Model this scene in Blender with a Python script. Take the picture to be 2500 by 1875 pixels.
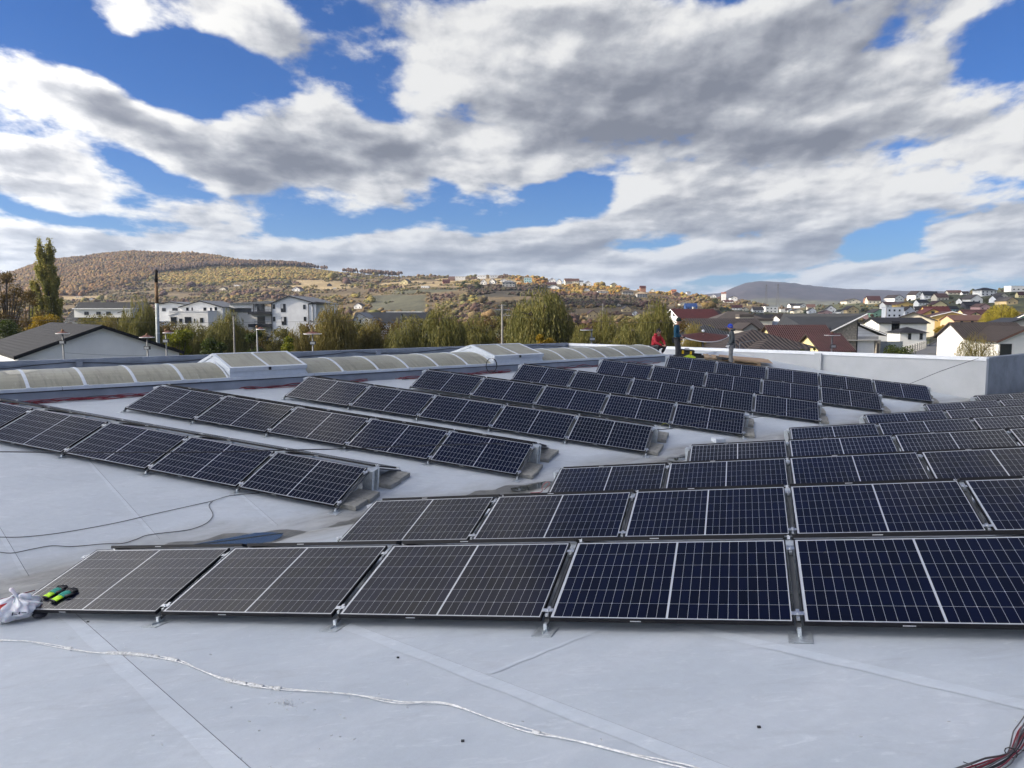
import bpy, bmesh, math, random
import numpy as np
from mathutils import Vector, Matrix

S = bpy.context.scene
for o in list(bpy.data.objects): bpy.data.objects.remove(o)
COL = S.collection
R = math.radians
random.seed(7); rng = np.random.default_rng(7)

# ------------------------------------------------------------------ camera, world, sun, exposure
CAMZ = 8.5
PITCH = R(5.32); FPX = 1891.4
cam = bpy.data.cameras.new('camera'); camo = bpy.data.objects.new('camera', cam); COL.objects.link(camo)
camo.location = (0, 0, CAMZ); camo.rotation_euler = (R(90) - PITCH, 0, 0)
cam.sensor_width = 36; cam.lens = FPX / 2500 * 36; cam.clip_start = 0.1; cam.clip_end = 20000
S.camera = camo
S.render.resolution_x = 1024; S.render.resolution_y = 768
S.view_settings.view_transform = 'Standard'; S.view_settings.look = 'None'
S.view_settings.exposure = 0.53; S.view_settings.gamma = 1; S.view_settings.use_curve_mapping = False
SUN_AZ, SUN_EL = -100.0, 27.0      # degrees from the view direction (+Y) towards +X; behind the left shoulder
SUN_STRENGTH = 5.0

def sund():
    a, e = R(SUN_AZ), R(SUN_EL)
    return Vector((math.sin(a) * math.cos(e), math.cos(a) * math.cos(e), math.sin(e)))
sl = bpy.data.lights.new('sun', 'SUN'); sl.energy = SUN_STRENGTH; sl.angle = R(0.53); sl.color = (1, .87, .70)
slo = bpy.data.objects.new('sun', sl); COL.objects.link(slo)
slo.rotation_euler = (-sund()).to_track_quat('-Z', 'Y').to_euler()

def ray(px, py):
    xc, yc = (px - 1250) / FPX, (py - 937.5) / FPX
    c, s = math.cos(PITCH), math.sin(PITCH)
    return Vector((xc, c - yc * s, -s - yc * c))
CAM = Vector((0, 0, CAMZ))
def at(px, py, Y):
    d = ray(px, py); return CAM + d * (Y / d.y)
def onplane(px, py, n, p0):
    d = ray(px, py); return CAM + d * ((p0 - CAM).dot(n) / d.dot(n))
def project(P):
    q = P - CAM; c, s = math.cos(PITCH), math.sin(PITCH)
    zc = q.y * c - q.z * s; yc = -q.y * s - q.z * c
    return 1250 + FPX * q.x / zc, 937.5 + FPX * yc / zc

class NT:
    def __init__(s, tree): s.t = tree; s.n = tree.nodes; s.l = tree.links
    def N(s, typ, **kw):
        n = s.n.new(typ)
        for k, v in kw.items():
            if k.startswith('i_'):
                n.inputs[k[2:].replace('_', ' ')].default_value = v
            else: setattr(n, k, v)
        return n
    def L(s, a, b): s.l.new(a, b)
    def M(s, op, a, b=None, c=None, clamp=False):
        n = s.n.new('ShaderNodeMath'); n.operation = op; n.use_clamp = clamp
        for i, v in enumerate((a, b, c)):
            if v is None: continue
            if isinstance(v, (int, float)): n.inputs[i].default_value = v
            else: s.l.new(v, n.inputs[i])
        return n.outputs[0]
    def V(s, op, a, b=None, out=0):
        n = s.n.new('ShaderNodeVectorMath'); n.operation = op
        for i, v in enumerate((a, b)):
            if v is None: continue
            if isinstance(v, (tuple, list, Vector)): n.inputs[i].default_value = tuple(v)
            elif isinstance(v, (int, float)): n.inputs['Scale'].default_value = v
            else: s.l.new(v, n.inputs[i])
        return n.outputs[out]
    def ramp(s, fac, stops, interp='LINEAR'):
        n = s.n.new('ShaderNodeValToRGB'); e = n.color_ramp; e.interpolation = interp
        while len(e.elements) < len(stops): e.elements.new(0.5)
        for el, (p, c) in zip(e.elements, stops):
            el.position = p; el.color = (c[0], c[1], c[2], 1) if not isinstance(c, (int, float)) else (c, c, c, 1)
        s.l.new(fac, n.inputs[0]); return n.outputs[0]
    def mix(s, fac, a, b, blend='MIX'):
        n = s.n.new('ShaderNodeMix'); n.data_type = 'RGBA'; n.blend_type = blend
        for i, v in ((0, fac), (6, a), (7, b)):
            if isinstance(v, (int, float)): n.inputs[i].default_value = v
            elif isinstance(v, (tuple, list)): n.inputs[i].default_value = (v[0], v[1], v[2], 1)
            else: s.l.new(v, n.inputs[i])
        return n.outputs[2]
    def noise(s, vec, scale, detail=4, rough=.55, dist=0, out=0, lac=2.0):
        n = s.n.new('ShaderNodeTexNoise'); n.inputs['Scale'].default_value = scale
        n.inputs['Detail'].default_value = detail; n.inputs['Roughness'].default_value = rough
        n.inputs['Distortion'].default_value = dist; n.inputs['Lacunarity'].default_value = lac
        if vec is not None: s.l.new(vec, n.inputs['Vector'])
        return n.outputs[out]

def make_world():
    w = bpy.data.worlds.new('World'); S.world = w; w.use_nodes = True
    w.node_tree.nodes.clear(); T = NT(w.node_tree)
    tc = T.N('ShaderNodeTexCoord').outputs['Generated']
    d = T.V('NORMALIZE', tc)
    sky = T.N('ShaderNodeTexSky', sky_type='NISHITA', sun_disc=False)
    sky.sun_elevation = R(SUN_EL); sky.sun_rotation = R(SUN_AZ); sky.altitude = 300; sky.air_density = 1.0
    sky.dust_density = 0.6; sky.ozone_density = 2.5
    sep = T.N('ShaderNodeSeparateXYZ'); T.L(d, sep.inputs[0])
    x, y, z = sep.outputs
    lowf = T.ramp(z, [(.0, 1), (.10, .75), (.24, 0)])
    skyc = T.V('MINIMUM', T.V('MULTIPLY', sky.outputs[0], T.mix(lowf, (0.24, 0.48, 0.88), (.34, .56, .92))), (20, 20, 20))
    zc = T.M('ADD', T.M('MAXIMUM', z, 0.0), 0.55)
    az0 = T.M('MULTIPLY', T.M('ARCTAN2', x, T.M('ADD', T.M('ABSOLUTE', y), .15)), 1.0)
    comb = T.N('ShaderNodeCombineXYZ'); T.L(T.M('DIVIDE', T.M('MULTIPLY', az0, 1.75), zc), comb.inputs[0]); T.L(T.M('MULTIPLY', T.M('LOGARITHM', T.M('ADD', T.M('MAXIMUM', z, 0.0), .10), math.e), 1.25), comb.inputs[1])
    T.L(T.M('ADD', y, 3.7), comb.inputs[2])
    p = comb.outputs[0]
    # azimuth / elevation for the large cloud banks
    az = T.M('ARCTAN2', x, y); el = T.M('ARCSINE', z)
    ae = T.N('ShaderNodeCombineXYZ'); T.L(az, ae.inputs[0]); T.L(el, ae.inputs[1]); ae = ae.outputs[0]
    # a wobble so the banks have ragged outlines
    wob = T.V('SUBTRACT', T.noise(p, 1.3, 3, .5, out=1), (.5, .5, .5))
    aew = T.V('ADD', ae, T.V('SCALE', wob, 0.11))
    def blob(cx, cy, rx, ry, rot, soft=1.0):
        d0 = ray(cx, cy); A = math.atan2(d0.x, d0.y); E = math.asin(d0.normalized().z)
        if cy < -900: A, E = R(cx), R(-(cy+1000))
        sh = T.V('SUBTRACT', aew, (A, E, 0))
        m = T.N('ShaderNodeMapping', vector_type='TEXTURE'); T.L(sh, m.inputs[0])
        m.inputs['Rotation'].default_value = (0, 0, R(-rot)); m.inputs['Scale'].default_value = (rx / 1891, ry / 1891, 1)
        ln = T.V('LENGTH', m.outputs[0], out=1)
        mr = T.N('ShaderNodeMapRange', interpolation_type='SMOOTHSTEP'); T.L(ln, mr.inputs[0])
        mr.inputs[1].default_value = 1.6; mr.inputs[2].default_value = 0.3; mr.inputs[3].default_value = 0; mr.inputs[4].default_value = 1
        return mr.outputs[0]
    def total(lst):
        acc = None
        for (cx, cy, rx, ry, rot, wt) in lst:
            b = T.M('MULTIPLY', blob(cx, cy, rx, ry, rot), wt)
            acc = b if acc is None else T.M('ADD', acc, b)
        return acc
    cover = total([
        (230, 170, 330, 75, 18, -.55), (520, 215, 190, 70, 15, -.50), (860, 190, 150, 55, 30, -.22), (930, 300, 60, 70, 0, -.18),
        (840, 60, 120, 60, 0, -.15), (2420, 75, 110, 110, 0, -.55), (420, 455, 270, 48, 14, -.38), (150, 545, 190, 40, 0, -.30),
        (800, 520, 170, 32, 0, -.40), (1390, 490, 110, 40, 0, -.60), (1180, 520, 90, 30, 0, -.28), (2170, 550, 95, 45, -15, -.42),
        (2460, 460, 90, 35, 0, -.30), (1820, 655, 170, 24, 0, -.35), (1660, 690, 120, 18, 0, -.25), (20, 330, 60, 25, 0, -.25),
        (640, 70, 300, 62, 24, .42), (300, 20, 70, 45, 0, .30), (240, 255, 330, 70, 20, .50), (690, 330, 250, 85, 14, .62), (1130, 400, 200, 60, 0, .40), (950, 380, 200, 40, 14, .25),
        (60, 400, 130, 60, 10, .60), (1350, 560, 200, 40, 0, .35), (560, 510, 160, 40, 10, .30), (560, 460, 100, 40, 0, .22), (1150, 130, 260, 130, 10, .40), (1600, 220, 420, 200, 0, .55), (2100, 110, 300, 140, 0, .30),
        (2280, 260, 250, 110, 0, .40), (1850, 480, 300, 70, 0, .45), (1050, 580, 330, 45, 0, .35), (450, 600, 420, 40, 0, .55), (1150, 630, 420, 36, 0, .45), (60, 620, 160, 40, 0, .35),
        (2300, 660, 260, 35, 0, .25), (1400, 620, 300, 40, 0, .22),
        (24, -1052, 800, 260, 0, -.80), (-12, -1060, 700, 240, 0, -.60), (-52, -1043, 380, 260, 0, -.55), (45, -1043, 300, 160, 0, -.4), (-28, -1030, 480, 160, -12, .45), (5, -1033, 600, 120, 0, .30)])
    dark = total([
        (1600, 335, 320, 60, 3, .80), (1700, 200, 300, 60, 0, .25), (1990, 90, 270, 90, -8, .50), (1950, 545, 230, 32, 4, .65), (2080, 330, 230, 40, 0, .50), (1350, 30, 180, 45, 0, .55),
        (300, 290, 260, 30, 20, .62), (720, 375, 160, 34, 14, .60), (940, 385, 130, 24, 14, .60), (720, 110, 170, 30, 24, .30), (1500, 600, 260, 20, 0, .30),
        (2330, 520, 130, 24, 0, .30), (1750, 600, 200, 20, 0, .40), (1280, 610, 200, 14, 0, .30)])
    off = Vector((-.062, .085, 0))   # lit from the upper left
    o0 = (0, 0, 0)
    def fbm(sc, det, rough, dist, o): return T.noise(T.V('ADD', p, o), sc, det, rough, dist)
    n0 = fbm(3.0, 10, .56, .0, o0); n0s = fbm(3.0, 3.5, .5, .0, o0); n1 = fbm(3.0, 3.5, .5, .0, (off.x*.7, off.y*.7, 0))
    fine = fbm(8.5, 8, .62, .15, o0); fine1 = fbm(8.5, 6, .6, .15, (off.x*.25, off.y*.25, 0))
    base = T.M('ADD', T.M('MULTIPLY', T.M('SUBTRACT', n0, .5), 2.9), T.M('MULTIPLY', T.M('SUBTRACT', fine, .5), .75))
    D = T.M('ADD', T.M('ADD', base, 0.06), T.M('MULTIPLY', cover, 1.2))
    # more cloud towards the horizon, where the layers overlap
    hz = T.N('ShaderNodeMapRange', interpolation_type='SMOOTHSTEP'); T.L(z, hz.inputs[0])
    hz.inputs[1].default_value = .16; hz.inputs[2].default_value = .02; hz.inputs[3].default_value = 0; hz.inputs[4].default_value = .30
    D = T.M('ADD', D, hz.outputs[0])
    mr = T.N('ShaderNodeMapRange', interpolation_type='SMOOTHSTEP'); T.L(D, mr.inputs[0])
    mr.inputs[1].default_value = -.05; mr.inputs[2].default_value = .34; mr.inputs[3].default_value = 0; mr.inputs[4].default_value = 1
    mask = mr.outputs[0]
    relief = T.M('MULTIPLY', T.M('SUBTRACT', n0s, n1), 3.6)
    thick = T.M('MULTIPLY', T.M('SUBTRACT', D, .16), .42)
    rel2 = T.M('MULTIPLY', T.M('SUBTRACT', fine, fine1), 1.1)
    sh = T.M('ADD', T.M('ADD', T.M('MULTIPLY', thick, 1.0), T.M('MULTIPLY', dark, .70)), .07)
    sh = T.M('SUBTRACT', T.M('SUBTRACT', sh, relief), rel2)
    cc = T.ramp(sh, [(0.0, (.66, .66, .655)), (.18, (.55, .555, .57)), (.42, (.37, .385, .42)), (.75, (.235, .25, .29)), (1.0, (.17, .185, .225))])
    # distant clouds pick up a little blue
    hzb = T.N('ShaderNodeMapRange'); T.L(z, hzb.inputs[0])
    hzb.inputs[1].default_value = .14; hzb.inputs[2].default_value = .0; hzb.inputs[3].default_value = 0; hzb.inputs[4].default_value = .40
    cc = T.mix(hzb.outputs[0], cc, (.40, .47, .58))
    bgs = 0.095
    # clouds towards the sun glow with scattered light
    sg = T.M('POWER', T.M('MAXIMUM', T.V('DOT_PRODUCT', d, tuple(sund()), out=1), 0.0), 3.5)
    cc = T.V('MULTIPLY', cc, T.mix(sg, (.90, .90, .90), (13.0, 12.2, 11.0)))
    cc10 = T.V('SCALE', cc, 1 / bgs)
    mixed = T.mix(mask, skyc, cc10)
    # below the horizon: dull ground colour
    gm = T.M('LESS_THAN', z, -0.01)
    mixed = T.mix(gm, mixed, (1.4, 1.35, 1.2))
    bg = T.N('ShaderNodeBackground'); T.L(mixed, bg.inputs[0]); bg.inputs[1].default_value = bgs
    out = T.N('ShaderNodeOutputWorld'); T.L(bg.outputs[0], out.inputs[0])
    w.cycles.sampling_method = 'MANUAL'; w.cycles.sample_map_resolution = 1024
make_world()

# ------------------------------------------------------------------ helpers
def un(v): return Vector(v).normalized()
def tag(o, label=None, cat=None, group=None, kind=None):
    if label: o['label'] = label
    if cat: o['category'] = cat
    if group: o['group'] = group
    if kind: o['kind'] = kind
    return o
def link(o, parent=None):
    COL.objects.link(o)
    if parent is not None: o.parent = parent
    return o
def empty(name, M=None, **kw):
    o = bpy.data.objects.new(name, None); o.empty_display_size = .2; link(o)
    if M is not None: o.matrix_world = M if isinstance(M, Matrix) else Matrix.Translation(M)
    return tag(o, **kw)
def copy_tree(o, parent=None):
    c = o.copy(); link(c, parent)
    for ch in o.children: copy_tree(ch, c)
    return c

class MB:
    def __init__(s): s.v = []; s.f = []; s.mi = []
    def quad(s, a, b, c, d, m=0):
        i = len(s.v); s.v += [tuple(a), tuple(b), tuple(c), tuple(d)]; s.f.append((i, i+1, i+2, i+3)); s.mi.append(m)
    def poly(s, pts, m=0):
        i = len(s.v); s.v += [tuple(p) for p in pts]; s.f.append(tuple(range(i, i+len(pts)))); s.mi.append(m)
    def box(s, x0, x1, y0, y1, z0, z1, M=None, m=0):
        P = [Vector(q) for q in ((x0,y0,z0),(x1,y0,z0),(x1,y1,z0),(x0,y1,z0),(x0,y0,z1),(x1,y0,z1),(x1,y1,z1),(x0,y1,z1))]
        if M is not None: P = [M @ q for q in P]
        i = len(s.v); s.v += [tuple(q) for q in P]
        for f in ((0,3,2,1),(4,5,6,7),(0,1,5,4),(1,2,6,5),(2,3,7,6),(3,0,4,7)): s.f.append(tuple(i+k for k in f)); s.mi.append(m)
        return s
    def prism(s, prof, a, b, m=0):
        # prof: list of points at start; a: function t->offset vector ; extrude by vector b
        n = len(prof); i = len(s.v); s.v += [tuple(p) for p in prof] + [tuple(Vector(p) + Vector(b)) for p in prof]
        s.f.append(tuple(range(i+n-1, i-1, -1))); s.f.append(tuple(range(i+n, i+2*n))); s.mi += [m, m]
        for k in range(n): s.f.append((i+k, i+(k+1) % n, i+n+(k+1) % n, i+n+k)); s.mi.append(m)
        return s
    def tube(s, pts, r, n=6, cap=True, m=0):
        pts = [Vector(p) for p in pts]; rs = r if isinstance(r, (list, tuple)) else [r]*len(pts)
        i0 = len(s.v); t0 = None; up = Vector((0.13, .21, .97)).normalized()
        for k, p in enumerate(pts):
            t = (pts[min(k+1, len(pts)-1)] - pts[max(k-1, 0)]).normalized()
            if abs(t.dot(up)) > .95: up = Vector((.9, .1, .2)).normalized()
            u = t.cross(up).normalized(); w = u.cross(t).normalized(); up = w
            for j in range(n):
                a = 2*math.pi*j/n; s.v.append(tuple(p + (u*math.cos(a) + w*math.sin(a))*rs[k]))
        for k in range(len(pts)-1):
            for j in range(n):
                a = i0+k*n+j; b = i0+k*n+(j+1) % n; s.f.append((a, b, b+n, a+n)); s.mi.append(m)
        if cap:
            s.f.append(tuple(i0+j for j in range(n-1, -1, -1))); s.f.append(tuple(i0+(len(pts)-1)*n+j for j in range(n))); s.mi += [m, m]
        return s
    def lathe(s, prof, n=12, M=None, m=0):
        i0 = len(s.v)
        for (r_, z) in prof:
            for j in range(n):
                a = 2*math.pi*j/n; q = Vector((r_*math.cos(a), r_*math.sin(a), z)); s.v.append(tuple(M @ q if M is not None else q))
        for k in range(len(prof)-1):
            for j in range(n):
                a = i0+k*n+j; b = i0+k*n+(j+1) % n; s.f.append((a, b, b+n, a+n)); s.mi.append(m)
        return s
    def mesh(s, name, mats, smooth=False):
        me = bpy.data.meshes.new(name); me.from_pydata(s.v, [], s.f)
        for m in (mats if isinstance(mats, (list, tuple)) else [mats]): me.materials.append(m)
        if len(me.materials) > 1: me.polygons.foreach_set('material_index', s.mi)
        if smooth: me.polygons.foreach_set('use_smooth', [True]*len(me.polygons))
        me.update(); return me
    def build(s, name, mats, parent=None, smooth=False, M=None, **kw):
        o = bpy.data.objects.new(name, s.mesh(name, mats, smooth)); link(o, parent)
        if M is not None: o.matrix_local = M
        return tag(o, **kw)
def bevel(o, w=.01, seg=2):
    m = o.modifiers.new('bevel', 'BEVEL'); m.width = w; m.segments = seg; m.limit_method = 'ANGLE'; return o
def np_mesh(name, V, F, mats, colors=None, smooth=False):
    me = bpy.data.meshes.new(name); V = np.asarray(V, np.float32); F = np.asarray(F, np.int32)
    me.vertices.add(len(V)); me.vertices.foreach_set('co', V.ravel())
    k = F.shape[1]; me.loops.add(F.size); me.loops.foreach_set('vertex_index', F.ravel())
    me.polygons.add(len(F)); me.polygons.foreach_set('loop_start', np.arange(0, F.size, k, dtype=np.int32))
    me.polygons.foreach_set('loop_total', np.full(len(F), k, np.int32))
    if smooth: me.polygons.foreach_set('use_smooth', np.ones(len(F), bool))
    for m in (mats if isinstance(mats, (list, tuple)) else [mats]): me.materials.append(m)
    if colors is not None:
        ca = me.color_attributes.new('tint', 'FLOAT_COLOR', 'POINT')
        c = np.ones((len(V), 4), np.float32); c[:, :3] = colors; ca.data.foreach_set('color', c.ravel())
    me.update(calc_edges=True); me.validate(); return me

# ------------------------------------------------------------------ materials
def pm(name, col, rough=.6, metal=0, var=.12, scale=4, bump=0, bscale=None, coat=0, spec=.5, obj=True, sss=0, trans=0):
    m = bpy.data.materials.new(name); m.use_nodes = True; T = NT(m.node_tree); b = m.node_tree.nodes['Principled BSDF']
    tc = T.N('ShaderNodeTexCoord').outputs['Object']
    b.inputs['Roughness'].default_value = rough; b.inputs['Metallic'].default_value = metal
    b.inputs['Specular IOR Level'].default_value = spec; b.inputs['Coat Weight'].default_value = coat
    b.inputs['Coat Roughness'].default_value = .05
    if var > 0:
        n = T.noise(tc, scale, 5, .6)
        lo = [c*(1-var) for c in col]; hi = [min(1, c*(1+var)) for c in col]
        T.L(T.ramp(n, [(.3, lo), (.7, hi)]), b.inputs['Base Color'])
    else: b.inputs['Base Color'].default_value = (*col, 1)
    if bump:
        bn = T.N('ShaderNodeBump'); bn.inputs['Strength'].default_value = bump; bn.inputs['Distance'].default_value = .02
        T.L(T.noise(tc, bscale or scale*4, 6, .6), bn.inputs['Height']); T.L(bn.outputs[0], b.inputs['Normal'])
    return m
_cache = {}
def cm(name, col, **kw):
    k = name
    if k not in _cache: _cache[k] = pm(name, col, **kw)
    return _cache[k]

def m_roof(name='grey_roof_membrane', k=1.0):
    m = bpy.data.materials.new(name); m.use_nodes = True; T = NT(m.node_tree); b = m.node_tree.nodes['Principled BSDF']
    pos = T.N('ShaderNodeNewGeometry').outputs['Position']
    # valley coordinates (a along the gutter, bb across it)
    bb = T.V('DOT_PRODUCT', T.V('SUBTRACT', pos, tuple(V0)), tuple(bdir), out=1)
    aa = T.V('DOT_PRODUCT', T.V('SUBTRACT', pos, tuple(V0)), tuple(vdir), out=1)
    cb = T.N('ShaderNodeCombineXYZ'); T.L(T.M('MULTIPLY', aa, .35), cb.inputs[0]); T.L(bb, cb.inputs[1]); st = cb.outputs[0]
    big = T.noise(pos, .35, 5, .55, .3); mid = T.noise(st, 1.7, 7, .65, .8); fine = T.noise(pos, 9, 6, .7)
    col = T.ramp(big, [(.3, (.425, .465, .508)), (.7, (.50, .545, .585))])
    col = T.mix(T.ramp(mid, [(.44, 0), (.70, .5)]), col, (.60, .625, .66))
    scuff = T.noise(T.V('MULTIPLY', pos, (1, 2.6, 1)), 4.0, 9, .72, 1.2)
    col = T.mix(T.ramp(scuff, [(.56, 0), (.66, .42)]), col, (.66, .69, .715))
    col = T.mix(T.ramp(T.noise(T.V('MULTIPLY', pos, (1, 3.5, 1)), 1.5, 8, .7, .9), [(.54, 0), (.74, .50)]), col, (.33, .35, .375))
    col = T.mix(T.ramp(fine, [(.35, .22), (.65, 0)]), col, (.35, .365, .40))
    # footprints: sparse dull blotches
    vor = T.N('ShaderNodeTexVoronoi'); vor.inputs['Scale'].default_value = 2.2; T.L(T.V('ADD', pos, T.V('SCALE', T.noise(pos, 5, 3, out=1), .25)), vor.inputs['Vector'])
    col = T.mix(T.M('MULTIPLY', T.ramp(vor.outputs['Distance'], [(.05, .35), (.16, 0)]), T.ramp(big, [(.45, 0), (.6, 1)])), col, (.33, .345, .37))
    # silt washed into the gutter
    wob = T.M('ADD', T.M('ABSOLUTE', bb), T.M('MULTIPLY', T.M('SUBTRACT', T.noise(st, .9, 6, .65, .6), .5), 1.9))
    silt = T.ramp(wob, [(.18, 1), (.62, .42), (1.5, 0)])
    col = T.mix(T.M('MULTIPLY', silt, .85), col, T.ramp(T.noise(st, 3.5, 7, .7, .5), [(.35, (.15, .145, .125)), (.6, (.32, .308, .28)), (.75, (.45, .44, .41))]))
    T.L(T.V('SCALE', col, k), b.inputs['Base Color'])
    b.inputs['Roughness'].default_value = .5; b.inputs['Specular IOR Level'].default_value = .35
    T.L(T.ramp(mid, [(.3, .42), (.7, .62)]), b.inputs['Roughness'])
    bn = T.N('ShaderNodeBump'); bn.inputs['Strength'].default_value = .6; bn.inputs['Distance'].default_value = .04
    T.L(T.M('ADD', T.noise(st, 1.6, 5, .55), T.M('MULTIPLY', fine, .12)), bn.inputs['Height']); T.L(bn.outputs[0], b.inputs['Normal'])
    return m

def m_cell():
    m = bpy.data.materials.new('dark_silicon_cell'); m.use_nodes = True; T = NT(m.node_tree); b = m.node_tree.nodes['Principled BSDF']
    geo = T.N('ShaderNodeNewGeometry').outputs['Position']
    oi = T.N('ShaderNodeObjectInfo')
    n = T.noise(geo, .8, 3, .5)
    f = T.M('ADD', T.M('MULTIPLY', n, .7), T.M('MULTIPLY', oi.outputs['Random'], .35))
    col = T.ramp(f, [(.3, (.0018, .002, .005)), (.7, (.002, .003, .014))])
    uv = T.N('ShaderNodeAttribute', attribute_name='fing').outputs['Fac']
    tri = T.M('ABSOLUTE', T.M('SUBTRACT', T.M('FRACT', T.M('MULTIPLY', uv, 66)), .5))
    line = T.ramp(tri, [(.40, 0), (.46, 1)])
    col = T.mix(T.M('MULTIPLY', line, .25), col, (.02, .022, .035))
    T.L(col, b.inputs['Base Color']); b.inputs['Roughness'].default_value = .4; b.inputs['Specular IOR Level'].default_value = .04
    b.inputs['Coat Weight'].default_value = .55; b.inputs['Coat IOR'].default_value = 1.42; b.inputs['Coat Roughness'].default_value = .11
    dust = T.noise(geo, 14, 6, .7)
    T.L(T.ramp(dust, [(.3, .09), (.7, .17)]), b.inputs['Coat Roughness'])
    return m
def coatmat(name, col):
    m = pm(name, col, rough=.5, var=.04); b = m.node_tree.nodes['Principled BSDF']
    b.inputs['Coat Weight'].default_value = 1; b.inputs['Coat Roughness'].default_value = .12; return m

# ------------------------------------------------------------------ roof geometry (valley frame)
V0 = Vector((-6.84169, 8.0, CAMZ - 3.22225))
vdir = un((.76998, .63806, 0)); bdir = Vector((vdir.y, -vdir.x, 0)); UP = Vector((0, 0, 1))
SL = math.tan(R(7.17))
def RZ(b): return abs(b) * SL
RIDGE = -11.0
def abz(a, b, z=0): return V0 + vdir*a + bdir*b + UP*z
def roofp(a, b, h=0):
    if b < RIDGE: z = -RIDGE*SL - (RIDGE - b)*SL
    else: z = RZ(b)
    return abz(a, b, z + h)
nL = (bdir*SL + UP).normalized(); nR = (-bdir*SL + UP).normalized()
def hitL(px, py, h=0): return onplane(px, py, nL, V0 + nL*h)
def hitR(px, py, h=0): return onplane(px, py, nR, V0 + nR*h)
def to_ab(P): q = P - V0; return q.dot(vdir), q.dot(bdir)
def a_on_b(px, b, z):      # along-valley coordinate where the column px meets the vertical plane at b (height z)
    lo, hi = -25.0, 200.0
    # px as a function of a is monotonic in the region in front of the camera
    best = min((abs(project(abz(a, b, z))[0] - px), a) for a in [x*.05 for x in range(-60, 900)] if abz(a, b, z).y > 2)
    return best[1]

MR = m_roof()
M_ALU = pm('raw_aluminium', (.62, .64, .66), .35, .85, var=.08, scale=20)
M_GALV = pm('galvanised_steel', (.60, .64, .66), .42, .7, var=.18, scale=30)
M_BLACK = pm('black_anodised_frame', (.008, .008, .010), .5, 0, var=.05, spec=.25)
M_CELL = m_cell()
M_BACK = coatmat('white_backsheet', (.46, .475, .50))
M_CONC = pm('grey_concrete', (.27, .265, .24), .85, var=.22, scale=14, bump=.5, bscale=90)
M_RUB = pm('black_rubber', (.02, .02, .022), .6, var=.1)
M_RED = pm('red_cable', (.20, .012, .022), .45, var=.2)
M_WCAB = pm('dusty_white_cable', (.66, .66, .65), .6, var=.25, scale=30)
M_PMETAL = pm('dull_grey_parapet', (.21, .235, .275), .55, .1, var=.22, scale=1.6, bump=.25, bscale=6)
M_WHITE = pm('white_render', (.44, .45, .455), .75, var=.06, scale=1.2, bump=.1, bscale=20)
M_COPE = pm('white_coping', (.78, .79, .80), .5, var=.05)
M_PVC = pm('white_pvc', (.55, .59, .64), .35, var=.06, scale=8)

# roof surfaces
def roof_sheet(name, f, a0, a1, b0, b1, na, nb, thick=.3, label=None):
    V = []; F = []
    for i in range(na+1):
        for j in range(nb+1):
            a = a0+(a1-a0)*i/na; b = b0+(b1-b0)*j/nb; V.append(tuple(f(a, b)))
    for i in range(na):
        for j in range(nb):
            k = i*(nb+1)+j; F.append((k, k+nb+1, k+nb+2, k+1))
    me = bpy.data.meshes.new(name); me.from_pydata(V, [], F); me.materials.append(MR); me.update()
    o = bpy.data.objects.new(name, me); link(o); o['kind'] = 'structure'; return o
AW = 31.0
def lump(P):
    a, b = to_ab(P)
    return P
roofL = roof_sheet('roof', lambda a, b: roofp(a, b), -26, AW, -21.6, 0, 60, 2)
# split exactly at the ridge: rebuild with the ridge in the grid
bpy.data.objects.remove(roofL)
mb = MB()
for (b0, b1, a1) in ((-21.6, RIDGE, AW), (RIDGE, 0, AW)):
    n = 40
    for i in range(n):
        a = -26+(a1+26)*i/n; a2 = -26+(a1+26)*(i+1)/n
        mb.quad(roofp(a, b0+1e-6), roofp(a2, b0+1e-6), roofp(a2, b1), roofp(a, b1))
for i in range(60):
    a = -26+(75+26)*i/60; a2 = -26+(75+26)*(i+1)/60
    mb.quad(roofp(a, 0), roofp(a2, 0), roofp(a2, 26), roofp(a, 26))
mb.quad(roofp(-26, -21.6), roofp(-26, 0), abz(-26, 0, -6), abz(-26, -21.6, -6))
mb.quad(roofp(-26, 0), roofp(-26, 26), abz(-26, 26, -6), abz(-26, 0, -6))
mb.quad(roofp(-26, 26), roofp(75, 26), abz(75, 26, -6), abz(-26, 26, -6))
mb.quad(roofp(75, 26), roofp(75, 0), abz(75, 0, -6), abz(75, 26, -6))
roof = mb.build('roof', MR, kind='structure')
# body of the hall under the roof
mb = MB()
mb.quad(abz(-26, -21.75, 0), abz(AW+.1, -21.75, 0), abz(AW+.1, -21.75, -6), abz(-26, -21.75, -6))
mb.quad(abz(AW+.12, -21.75, 0), abz(AW+.12, 0, 0), abz(AW+.12, 0, -6), abz(AW+.12, -21.75, -6))
mb.build('hall_facade', M_WHITE, kind='structure')

# welded laps of the membrane sheets, each a slightly proud strip
M_LAP = m_roof('membrane_lap', 1.09)
M_SEAM = pm('membrane_seam_edge', (.13, .135, .15), .6, var=.25, scale=8)
def seam(p0, p1, plane, width=.10, side=1, faint=1.0):
    P0, P1 = Vector(p0), Vector(p1); n = nR if plane == 'R' else nL
    t = (P1 - P0).normalized(); w = n.cross(t).normalized()*side
    mb = MB(); N_ = 14
    for i in range(N_):
        A = P0.lerp(P1, i/N_); B = P0.lerp(P1, (i+1)/N_); ja = .008*math.sin(i*2.1); jb = .008*math.sin((i+1)*2.1)
        mb.quad(A+n*.004, B+n*.004, B+w*(width+jb)+n*.003, A+w*(width+ja)+n*.003)
        mb.quad(A-w*.007*faint+n*.0005, B-w*.007*faint+n*.0005, B+n*.004, A+n*.004, m=1)
    mb.build('membrane_lap', [M_LAP, M_SEAM], roof)
D2S = 1.13017
def dR(x, y, h=0): return hitR(x*D2S, y*D2S, h)
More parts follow.
